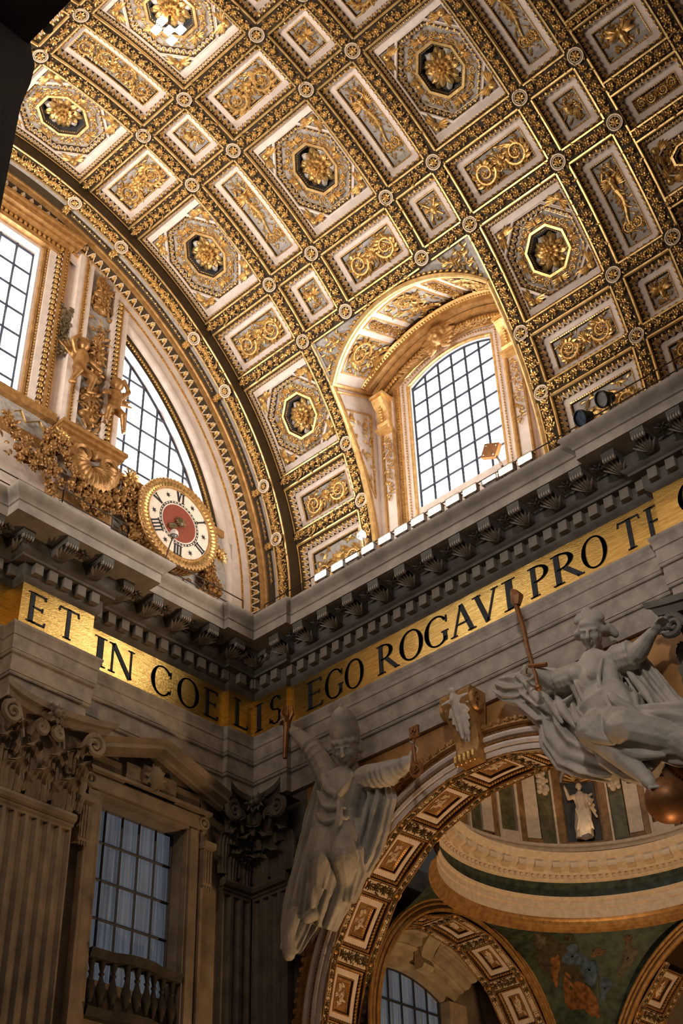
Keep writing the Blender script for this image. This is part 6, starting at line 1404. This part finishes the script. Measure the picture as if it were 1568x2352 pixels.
D = {k: np.array(v) for k, v in {'top':(13.87,12.30,-6.68),'face':(13.70,12.25,-7.31),'chin':(13.63,12.25,-7.69),'bun':(13.17,12.40,-7.04),'bun2':(13.91,12.40,-6.71),'neck':(13.61,12.40,-7.89),'shL':(12.97,12.55,-8.00),'elL':(12.41,12.40,-8.14),'haL':(11.93,12.10,-7.68),'shR':(14.33,12.60,-7.96),'elR':(14.95,12.45,-8.30),'haR':(15.69,12.30,-7.98),'chest':(13.58,12.45,-8.51),'belly':(13.73,12.40,-9.29),'hip':(13.83,12.55,-9.77),'knL':(13.58,12.00,-10.26),'knR':(14.46,11.95,-10.53),'shinL':(14.15,12.30,-11.14),'ftL':(14.79,12.20,-11.97),'thR':(15.48,12.50,-10.94)}.items()}
mb = MB(); hc = np.array([13.74, 12.38, -7.15])
P, B = head(mb, hc, (.22, -.80, -.52), (.12, 0, 1), .50, lady=True)
for q in range(12):      # waves of hair
    a = -1.5 + q * 3.0 / 11; capsule(mb, P(.66 * math.sin(a), .74, .34 * math.cos(a)), P(.5 * math.sin(a), .95, -.05 + .2 * math.cos(a)), .11, .12, 8)
    capsule(mb, P(.78 * math.sin(a) , .3 - .25 * abs(math.sin(a)), .45 * math.cos(a) - .15), P(.8 * math.sin(a), -.1, -.35), .12, .13, 8) if abs(a) > .9 else None
ell(mb, P(.1, 1.05, -.2), .19, 10, 8); ell(mb, P(-.35, .98, 0), .13, 8, 6); ell(mb, P(.38, .95, 0), .11, 8, 6); ell(mb, P(0, .3, -.55), .38, 12, 9)
for q in range(4): ell(mb, P(-.85 - .12 * q, .1 - .12 * q, -.4), .16 - .02 * q, 8, 6)
sL, sR = np.array([13.0, 12.6, -8.05]), np.array([14.3, 12.6, -8.15])
loft(mb, [D['neck'] + (0, .05, .2), (13.62, 12.5, -8.1), D['chest'], (13.65, 12.5, -8.95), D['belly'], D['hip'] + (.05, 0, -.2)], [.24, .72, .74, .66, .82, .9], [.24, .42, .46, .46, .55, .55], np.array([.95, 0, -.3]), 8, .05, 1, 44, 0, 12)
for s in (-1, 1): ell(mb, (13.52 + s * .28, 12.12, -8.45 - s * .1), (.26, .22, .26), 10, 8)
limb(mb, [sL, D['elL'], D['haL'] + (.08, .05, -.02)], [.36, .27, .15]); limb(mb, [sR, D['elR'], D['haR'] + (-.12, 0, -.05)], [.40, .28, .15])
for q in range(5): t = q / 4; ell(mb, sL + (D['elL'] - sL) * t * .85, (.14, .38, .38 - .05 * t), 10, 6); ell(mb, sR + (D['elR'] - sR) * t * .7, (.15, .42, .42), 10, 6)
hand(mb, D['haL'] + (.1, .05, -.05), (-.7, -.3, .3), (.2, -.7, -.3), .38, 1.2, 1); hand(mb, D['haR'] + (-.12, 0, -.08), (.75, -.2, .35), (.2, -.3, -.9), .40, .4, -1)
# seated legs under the gown
limb(mb, [D['hip'] + (-.15, -.05, 0), D['knL'] + (-.05, .0, .05), D['shinL'] + (0, 0, 0), D['ftL'] + (-.15, 0, .1)], [.52, .44, .32, .19]); limb(mb, [D['hip'] + (.3, 0, -.1), D['knR'] + (0, -.05, 0), D['thR'] + (.0, 0, -.1), (16.0, 12.6, -11.6)], [.58, .48, .45, .35])
limb(mb, [D['ftL'] + (-.12, 0, .1), D['ftL'] + (.08, -.12, -.22), (14.98, 11.92, -12.3)], [.19, .17, .11])
for q in range(5): capsule(mb, (14.88 + .045 * q, 11.98 + .02 * q, -12.25), (14.94 + .05 * q, 11.8 + .03 * q, -12.42), .06, .05, 7)
loft(mb, [D['hip'] + (.1, .1, .3), (13.95, 12.5, -10.1), (14.1, 12.5, -10.7), (14.35, 12.6, -11.2), (14.7, 12.75, -11.6)], [.85, .85, .8, .6, .4], [.5, .42, .38, .35, .3], np.array([.85, 0, .3]), 11, .11, 1.5, 70, 0, 13, 2.2)
loft(mb, [(14.4, 12.5, -10.3), (15.0, 12.55, -10.6), (15.6, 12.6, -10.9), (16.3, 12.7, -11.2)], [.6, .7, .8, .8], [.5, .5, .48, .4], np.array([.3, 0, 1.0]), 10, .11, 1, 64, 0, 14, 2.2)
# cloak: billow to the left, fall under the arm, mass behind on the right
sheet(mb, [(13.2, 12.9, -8.3), (12.4, 12.9, -8.4), (11.8, 12.9, -8.2), (11.3, 12.9, -7.65), (11.0, 12.85, -7.25)], [.5, .8, .85, .7, .35], .26, np.array([.25, 0, 1]), 8, .17, 15)
sheet(mb, [(11.3, 12.85, -7.6), (10.95, 12.75, -7.6), (10.6, 12.7, -7.45), (10.35, 12.7, -7.25)], [.5, .48, .42, .3], .2, np.array([.2, 0, 1]), 5, .15, 16)
sheet(mb, [(12.0, 12.95, -8.5), (12.1, 12.95, -9.2), (12.4, 12.95, -9.8), (12.9, 12.95, -10.3), (13.6, 12.95, -10.9)], [.65, .8, .8, .7, .5], .25, np.array([1, 0, .5]), 8, .14, 17)
sheet(mb, [(14.4, 13.0, -8.3), (14.7, 13.0, -9.1), (15.0, 13.0, -9.9), (15.4, 13.0, -10.6)], [.5, .55, .6, .7], .24, np.array([1, 0, .3]), 7, .16, 18)
for a, b, c, r in (((13.05, 12.2, -8.1), (13.3, 11.98, -8.8), (13.5, 11.95, -9.6), .06), ((14.1, 12.15, -8.2), (13.95, 11.95, -8.9), (14.1, 11.95, -9.7), .06), ((12.9, 12.2, -9.1), (13.2, 11.9, -9.9), (13.7, 11.75, -10.2), .13), ((13.1, 12.0, -9.8), (13.6, 11.7, -10.5), (14.2, 11.85, -10.9), .13), ((14.2, 12.0, -9.4), (14.5, 11.75, -9.9), (15.0, 12.05, -10.3), .14), ((14.4, 11.6, -10.2), (14.9, 11.9, -10.7), (15.5, 12.1, -11.1), .13), ((14.0, 12.0, -10.8), (14.6, 12.1, -11.3), (15.3, 12.3, -11.5), .13), ((12.2, 12.6, -8.3), (12.4, 12.55, -9.0), (12.8, 12.55, -9.7), .13), ((11.5, 12.65, -7.8), (12.0, 12.55, -8.5), (12.3, 12.6, -9.3), .12), ((11.2, 12.6, -7.4), (11.6, 12.55, -8.2), (12.0, 12.6, -8.9), .12), ((14.5, 12.6, -8.6), (14.85, 12.6, -9.3), (15.1, 12.6, -10.0), .12), ((13.3, 12.3, -10.4), (13.8, 12.15, -10.9), (14.3, 12.2, -11.2), .12), ((12.6, 12.7, -9.6), (13.0, 12.6, -10.3), (13.7, 12.55, -10.9), .12)): fold(mb, [a, b, c], r)
st2 = thing('statue', 'stone statue of a robed woman seated above the arch with one arm outstretched', 'statue', (13.8, 12.9, -12.3), 'figures beside the arch')
sculpt(mb, 'figure', 'marble', .027, st2, smooth=1, disp=.05, dscale=.4)
sw = MB(); a = np.array((12.04, 12.02, -8.19)); b = np.array((11.62, 12.06, -4.95)); N = 18
Pts = [a + (b - a) * t + np.array((.015 * math.sin(t * 13), 0, 0)) for t in np.linspace(0, .86, N)]; tube(sw, Pts, np.linspace(.07, .11, N), 6, flat=.6)
fl = a + (b - a) * .86; tube(sw, [fl, fl + (.05, 0, .25), fl + (-.05, 0, .45), fl + (-.12, 0, .62)], [.11, .19, .13, .03], 7); tube(sw, [fl, fl + (-.12, 0, .2), fl + (-.16, 0, .33)], [.1, .08, .03], 6)
tube(sw, [(11.63, 12.03, -7.45), (12.0, 12.0, -7.6), (12.40, 12.03, -7.72)], [.05, .06, .07], 7); ell(sw, a + (0, 0, -.1), .11, 8, 6)
tag(sw.build('sword', ['copper'], None, a), 'wavy brown bronze sword with crossbar held against the gold frieze', 'sword')
bl = MB(); ell(bl, (15.05, 12.45, -12.55), .58, 28, 18); tag(bl.build('globe', ['copper'], None, (15.05, 12.45, -13.1)), 'dark brown globe under the foot of the seated woman', 'globe')
# little angel in the drum niche
mb = MB(); z0 = -6.9; k = 2.0 / 6.2
def F(a, b, c): return NI(np.array([[a, z0 + b, .28 + c]]))[0]
fd = np.array([nn[0], nn[1], -.15])
head(mb, F(0, 2.02, .02), fd, (0, 0, 1), .15)
loft(mb, [F(0, 1.82, 0), F(0, 1.62, 0), F(.02, 1.3, 0), F(.02, 1.0, .02), F(-.02, .55, 0), F(-.02, .05, 0)], [.1, .25, .22, .28, .3, .3], [.1, .16, .16, .2, .2, .18], np.array([nu[0], nu[1], 0]), 8, .13, 2, 40, 0, 4)
limb(mb, [F(-.22, 1.66, 0), F(-.42, 1.55, .1), F(-.52, 1.95, .15)], [.09, .075, .05]); limb(mb, [F(.22, 1.66, 0), F(.36, 1.4, .1), F(.28, 1.25, .22)], [.09, .075, .06]); hand(mb, F(-.52, 1.95, .15), (-.2, 0, 1), (0, -1, 0), .09, .3, 1)
for q in range(5): capsule(mb, F(.2, 1.6, -.1), F(.42 + .02 * q, 1.75 - .22 * q, -.08), .08, .05, 7)
limb(mb, [F(.1, .9, .1), F(.14, .5, .2), F(.16, .08, .12)], [.13, .1, .06]); limb(mb, [F(-.12, .9, .05), F(-.16, .5, .12), F(-.18, .08, .1)], [.12, .09, .06])
for q in range(6): fold(mb, [F(-.25 + .09 * q, 1.1, .18), F(-.15 + .07 * q, .7, .24), F(-.3 + .12 * q, .25, .2)], .045)
nst = thing('niche_statue', 'small cream statue with raised arm standing in the drum niche', 'statue', F(0, 0, 0)); sculpt(mb, 'figure', 'ivory', .022, nst, smooth=1)
# ------------------------------------------------------------------ fixtures on the cornice, nearer pier, rest of the nave
def area(name, loc, aim, sx, sy, watts, col, parent=None, spread=pi):
    d = bpy.data.lights.new(name, 'AREA'); d.shape = 'RECTANGLE'; d.size = sx; d.size_y = sy; d.energy = watts; d.color = col; d.spread = spread
    o = bpy.data.objects.new(name, d); COL.objects.link(o); dv = Vector(np.asarray(aim, float) - np.asarray(loc, float)); o.rotation_euler = dv.to_track_quat('-Z', 'Y').to_euler()
    if parent is None: o.location = (loc[0], loc[1], loc[2] + ZC)
    else: o.parent = parent; o.location = tuple(np.asarray(loc, float) - ORG[parent.name])
    return o
WARM = (1.0, 0.90, 0.78)
names = ['first', 'second', 'third', 'fourth', 'fifth', 'sixth', 'seventh', 'eighth', 'ninth', 'tenth', 'eleventh']
def floodlight(x, y, i):
    t = thing('floodlight', 'glowing bar floodlight on the side cornice, %s from the corner' % names[i], 'floodlight', (x, y, -1.2), 'bar floodlights along the side cornice')
    b = MB(); box(b, (x - .27, y - .02, -.98), (x + .27, y + .16, -.74)); box(b, (x - .29, y - .04, -.73), (x + .29, y + .17, -.70)); b.build('housing', ['lampbody'], t)
    for s in (-1, 1): b = MB(); box(b, (x + s * .2 - .02, y + .04, -1.2), (x + s * .2 + .02, y + .1, -.98)); b.build('bracket', ['rail'], t)
    b = MB(); quad(b, (x - .24, y - .03, -.96), (x + .24, y - .03, -.96), (x + .24, y - .03, -.76), (x - .24, y - .03, -.76)); b.build('led_panel', ['led'], t)
    area('lamp', (x, y - .10, -.66), (x - .6, y - 7.5, 10.5), .46, .14, LAMP_W, WARM, t)
for i, x in enumerate((4.33, 5.09, 6.46, 7.2, 7.91, 8.61, 9.32, 10.05, 10.74, 12.15, 12.88)): floodlight(x, 11.68, i)
for i, x in enumerate((5.8, 11.55)):
    t = thing('led_projector', ('small grey projector with three diodes near the corner camera', 'small grey projector with three diodes under the tall box light')[i], 'projector', (x, 11.7, -1.2), 'small projectors among the floodlights')
    b = MB(); box(b, (x - .3, 11.6, -1.0), (x + .3, 11.82, -.82)); box(b, (x - .2, 11.66, -1.2), (x + .2, 11.76, -1.0)); b.build('housing', ['lampbody'], t)
    for k in range(3): b = MB(); box(b, (x - .24 + k * .17, 11.585, -.97), (x - .10 + k * .17, 11.6, -.85)); b.build('diode', ['ledhot'], t)
t = thing('box_light', 'tilted brown box light on a bent arm before the arched window', 'floodlight', (11.75, 11.75, -1.2))
b = MB(); tube(b, [(12.1, 11.75, -1.2), (12.05, 11.75, -.75), (11.9, 11.75, -.25), (11.75, 11.75, .1)], .04, 6); b.build('arm', ['rail'], t)
b = MB(); box(b, (-.30, -.08, -.25), (.30, .08, .25)); ca, sa = math.cos(.45), math.sin(.45); b.map(lambda V: np.stack([11.66 + V[:, 0] * ca + V[:, 2] * sa, 11.75 + V[:, 1], .24 - V[:, 0] * sa + V[:, 2] * ca], 1)).build('housing', ['copper'], t)
for k in range(4): b = MB(); q = ((-.2, -.16), (.2, -.16), (-.2, .16), (.2, .16))[k]; ell(b, (11.66 + q[0] * ca + q[1] * sa, 11.66, .24 - q[0] * sa + q[1] * ca), (.03, .02, .03), 6, 4); b.build('bolt', ['lampbody'], t)
for i, (x, z) in enumerate(((14.95, -.35), (15.75, -.1))):
    t = thing('spotlight_can', ('dark round spotlight with a blue lens on the right cornice', 'dark round spotlight higher up beside the blue-lensed one')[i], 'spotlight', (x, 12.0, -1.2), 'dark spotlights on the right cornice')
    b = MB(); lathe(b, [(.02, -.32), (.16, -.3), (.2, -.1), (.26, .05), (.27, .16), (.24, .17), (.22, .1), (.02, .08)], 18); ax = nrm((-.35, -.8, -.5)); e1 = nrm(np.cross(ax, (0, 0, 1))); e2 = np.cross(ax, e1)
    b.map(lambda V: np.array((x, 11.9, z)) + V[:, :1] * e1 + V[:, 1:2] * e2 + V[:, 2:] * ax).build('can', ['black'], t)
    b = MB(); lathe(b, [(.01, .1), (.22, .1)], 18); b.map(lambda V: np.array((x, 11.9, z)) + V[:, :1] * e1 + V[:, 1:2] * e2 + V[:, 2:] * ax).build('lens', ['blue' if i == 0 else 'lampbody'], t)
    b = MB(); tube(b, [(x + .1, 12.05, -1.2), (x + .12, 12.0, -.8), (x + .05, 11.95, z)], .04, 6); tube(b, [(x - .3, 12.1, -1.2), (x + .1, 12.0, -.9)], .03, 5); b.build('stand', ['rail'], t)
def cctv(nm, label, p, base, s=1.0):
    t = thing('security_camera', label, 'camera', base, 'security cameras on the cornice'); p = np.array(p)
    b = MB(); tube(b, [base, (np.array(base) + p) / 2 + (0, 0, .1), p + (0, 0, .05)], .025, 5); b.build('arm', ['rail'], t)
    b = MB(); lathe(b, [(.01, .2), (.1, .2), (.15, .12), (.16, .0), (.155, -.02), (.14, -.03)], 14); b.map(lambda V: V * s + p).build('housing', ['dome_white'], t); b = MB(); ell(b, p + (0, 0, -.03 * s), (.11 * s, .11 * s, .10 * s), 12, 8); b.build('dome', ['lampbody'], t)
cctv('a', 'white dome camera on an arm in front of the clock', (1.55, 7.55, .14), (1.45, 7.3, -1.1), .95); cctv('b', 'white dome camera beside the foot of the window arch', (6.15, 11.75, -.15), (6.6, 11.7, -1.2), 1.0)
# railings
def railing(label, P, grp):
    t = thing('railing', label, 'railing', (*P[0], -1.2), grp); P = np.array(P, float)
    for dz in (.38, .78):
        b = MB(); tube(b, [(p[0], p[1], -1.2 + dz) for p in P], .022, 5); b.build('rail', ['rail'], t)
    for a, c in zip(P[:-1], P[1:]):
        n = max(1, int(np.linalg.norm(c - a) / 1.75))
        for k in range(n + 1):
            q = a + (c - a) * k / n; b = MB(); tube(b, [(q[0], q[1], -1.2), (q[0], q[1], -.42)], .022, 5); b.build('post', ['rail'], t)
railing('thin dark railing along the clock cornice', [(.95, -3), (.95, 3.0), (1.5, 3.1), (1.5, 5.7), (.95, 5.8), (.95, 11.3)], None)
railing('thin dark railing along the cornice under the arched window', [(1.3, 12.0), (16.0, 12.0)], None); railing('thin dark railing on the projecting cornice at the right edge', [(16.1, 11.62), (19.4, 11.62)], None)
# lit module cluster in the crown coffer
t = thing('coffer_light', 'cluster of five dazzling light modules in the crown coffer', 'light', (8.95, 0, 13.2))
b = MB(); tube(b, [(8.6, -.3, 13.16), (9.25, .35, 13.16)], .04, 6); tube(b, [(8.95, 0, 13.16), (8.95, 0, 13.8)], .05, 6); b.build('bracket', ['rail'], t)
for k, (dx, dy) in enumerate(((-.32, -.26), (.06, -.34), (-.05, .05), (-.26, .36), (.24, .30))):
    b = MB(); box(b, (8.95 + dx - .15, dy - .12, 13.05), (8.95 + dx + .15, dy + .12, 13.12)); b.build('module', ['ledhot'], t)
area('lamp', (8.95, 0, 13.0), (8.95, 0, 5), .6, .6, 60, (1, .88, .7), t)

# near pier and beam of the opposite arcade, at the upper left of the view
pr = thing('stone_pier', 'dark stone pier edge close by at the upper left', 'pier', (24.9, -14.3, -28.7), kind='structure')
b = MB(); box(b, (22.5, -15.2, -28.7), (25.62, -13.3, -20.9)); b.build('shaft', ['pier'], pr)
b = MB(); G = []
for z, e in ((-20.9, 0), (-20.75, .06), (-20.6, .07), (-20.45, .02), (-20.1, -.08), (-19.6, -.25), (-19.0, -.5)): G.append([(22.5, -15.2, z), (25.62 + e, -15.2, z), (25.62 + e, -13.3, z), (22.5, -13.3, z)])
grid(b, G, 0, cv=True); b.build('impost', ['pier'], pr)
b = MB(); box(b, (25.0, -17, -20.33), (40, -13.32, -19.2)); box(b, (25.0, -17, -20.1), (40, -13.25, -19.9)); b.build('beam', ['stonedark'], pr)
b = MB(); ell(b, (25.72, -13.28, -20.26), (.03, .03, .032), 10, 8); tube(b, [(25.72, -13.3, -20.26), (25.6, -13.4, -20.26)], .012, 6); tag(b.build('wall_camera', ['dome_white'], None, (25.7, -13.3, -20.3)), 'tiny pale round fitting on the near pier edge', 'camera')
# floor and the opposite upper wall with its windows (they light the vault and glint in the gold)
b = MB(); quad(b, (-2, -26, -28.7), (60, -26, -28.7), (60, 31, -28.7), (-2, 31, -28.7)); tag(b.build('floor', ['floor']), 'marble floor of the nave far below', 'floor', kind='structure')
b = MB()
for x0, x1, z0, z1 in ((-.6, 6.9, -1.2, 9), (10.9, 24.6, -1.2, 9), (28.4, 46, -1.2, 9), (6.9, 10.9, -1.2, 1.8), (24.6, 28.4, -1.2, 9), (6.9, 10.9, 7.8, 9)): quad(b, (x0, -14.2, z0), (x1, -14.2, z0), (x1, -14.2, z1), (x0, -14.2, z1))
quad(b, (-.6, -14.2, -7), (46, -14.2, -7), (46, -14.2, -1.2), (-.6, -14.2, -1.2)); quad(b, (-.6, -11.8, -1.3), (46, -11.8, -1.3), (46, -14.2, -1.3), (-.6, -14.2, -1.3)); tag(b.build('wall_opposite', ['plain']), 'opposite upper nave wall out of view', 'wall', kind='structure')
for i, x0 in enumerate((8.9,)):
    cells, bars = cell_grid(np.linspace(x0 - 1.9, x0 + 1.9, 4), np.linspace(1.8, 7.8, 5), lambda x: 7.8)
    window('window_%d' % (7 + i), ('lunette window of the opposite wall facing the arched window', 'second lunette window of the opposite wall')[i], lambda x, z, h=0: (x, -14.25 + h, z), cells, bars)
# assumed warm lamps, added unseen on the dome ledge and in the aisle
t = thing('added_ledge_uplight', 'assumed small warm uplight on the dome ledge below the niche statue', 'light', (5.9, 23.4, -7.1))
b = MB(); box(b, (5.75, 23.3, -7.12), (6.05, 23.5, -7.0)); b.build('housing', ['lampbody'], t)
area('lamp', (5.95, 23.3, -6.9), (5.3, 24.4, -3.5), .4, .2, 2, (1, .78, .5), t)
t = thing('assumed_aisle_light', 'assumed warm lamp standing unseen in the aisle below the dome', 'light', (12.0, 17.0, -28.7))  # unseen lamp, assumed and added to warm the arch soffit
b = MB(); tube(b, [(12, 17, -28.7), (12, 17, -25.2)], .06, 8); b.build('pole', ['rail'], t); b = MB(); lathe(b, [(.1, -.3), (.5, 0), (.52, .1)], 16, (12, 17, -25.2)); b.build('bowl', ['bronze'], t)
area('lamp', (12, 17, -25.0), (7.0, 17.5, -8), 1.0, 1.0, 1250, (1, .62, .30), t)

# assumed warm spotlight, added on the opposite cornice to warm the end wall
t = thing('added_spotlight', 'assumed warm spotlight added on the opposite cornice out of view', 'spotlight', (14, -12.2, -1.2))
b = MB(); lathe(b, [(.02, -.2), (.2, -.2), (.25, .2), (.2, .2)], 14, (14, -12.2, -.8)); b.build('can', ['black'], t)
sd = bpy.data.lights.new('lamp', 'SPOT'); sd.energy = 3000; sd.color = (1, .66, .36); sd.spot_size = 30 * D2; sd.spot_blend = .9; sd.shadow_soft_size = .3
so = bpy.data.objects.new('lamp', sd); COL.objects.link(so); so.parent = t; so.location = (0, .3, .5); so.rotation_euler = Vector((0 - 14, 4.5 + 12, -8.5 + 1)).to_track_quat('-Z', 'Y').to_euler()

for k, x in enumerate((1.5, 3.5, 5.5, 7.5, 9.5, 11.5)):      # unseen bar floodlights, assumed opposite and added to fill the vault with light
    t = thing('floodlight', 'added fill floodlight on the opposite cornice out of view', 'floodlight', (x, -11.7, -1.2), 'added fill floodlights on the opposite cornice')
    b = MB(); box(b, (x - .27, -11.86, -1.2), (x + .27, -11.68, -.78)); b.build('housing', ['lampbody'], t); b = MB(); box(b, (x - .24, -11.68, -1.0), (x + .24, -11.66, -.8)); b.build('led_panel', ['led'], t)
    area('lamp', (x, -11.6, -.6), (x - 3.5, 2.0, 10.5), .46, .14, 280, WARM, t, 1.9)

t = thing('added_ledge_uplight', 'added warm light on the near dome ledge, standing in for lantern daylight', 'light', (10.5, 15.6, -7.1))  # unseen light added to brighten the drum, in place of lantern daylight
b = MB(); box(b, (10.3, 15.5, -7.1), (10.7, 15.8, -6.95)); b.build('housing', ['lampbody'], t); area('lamp', (10.5, 15.7, -6.85), (6.5, 24.5, -5.8), .5, .3, 190, (1, .80, .56), t)

t = thing('added_spotlight', 'added neutral fill spotlight on the opposite cornice out of view', 'spotlight', (25, -12.2, -1.2))  # unseen spot added to light the right statue and wall from the front
b = MB(); lathe(b, [(.02, -.2), (.2, -.2), (.25, .2), (.2, .2)], 14, (25, -12.2, -.8)); b.build('can', ['black'], t)
sd = bpy.data.lights.new('lamp', 'SPOT'); sd.energy = 9000; sd.color = (1, .90, .80); sd.spot_size = 36 * D2; sd.spot_blend = 1.0; sd.shadow_soft_size = .9
so = bpy.data.objects.new('lamp', sd); COL.objects.link(so); so.parent = t; so.location = (0, .3, .5); so.rotation_euler = Vector((13.5 - 25, 13 + 12, -8.0 + 1)).to_track_quat('-Z', 'Y').to_euler()

for o in bpy.data.objects:      # fine carved runs too small to pick apart
    if o.parent and o.name.split('.')[0] in ('egg_moulding', 'bead_moulding', 'leaf_moulding', 'garland', 'dentil_row', 'festoon', 'laurel_drop', 'fruit_swag', 'fruit_garland', 'laurel_garland', 'leaf_rim'): o['kind'] = 'stuff'
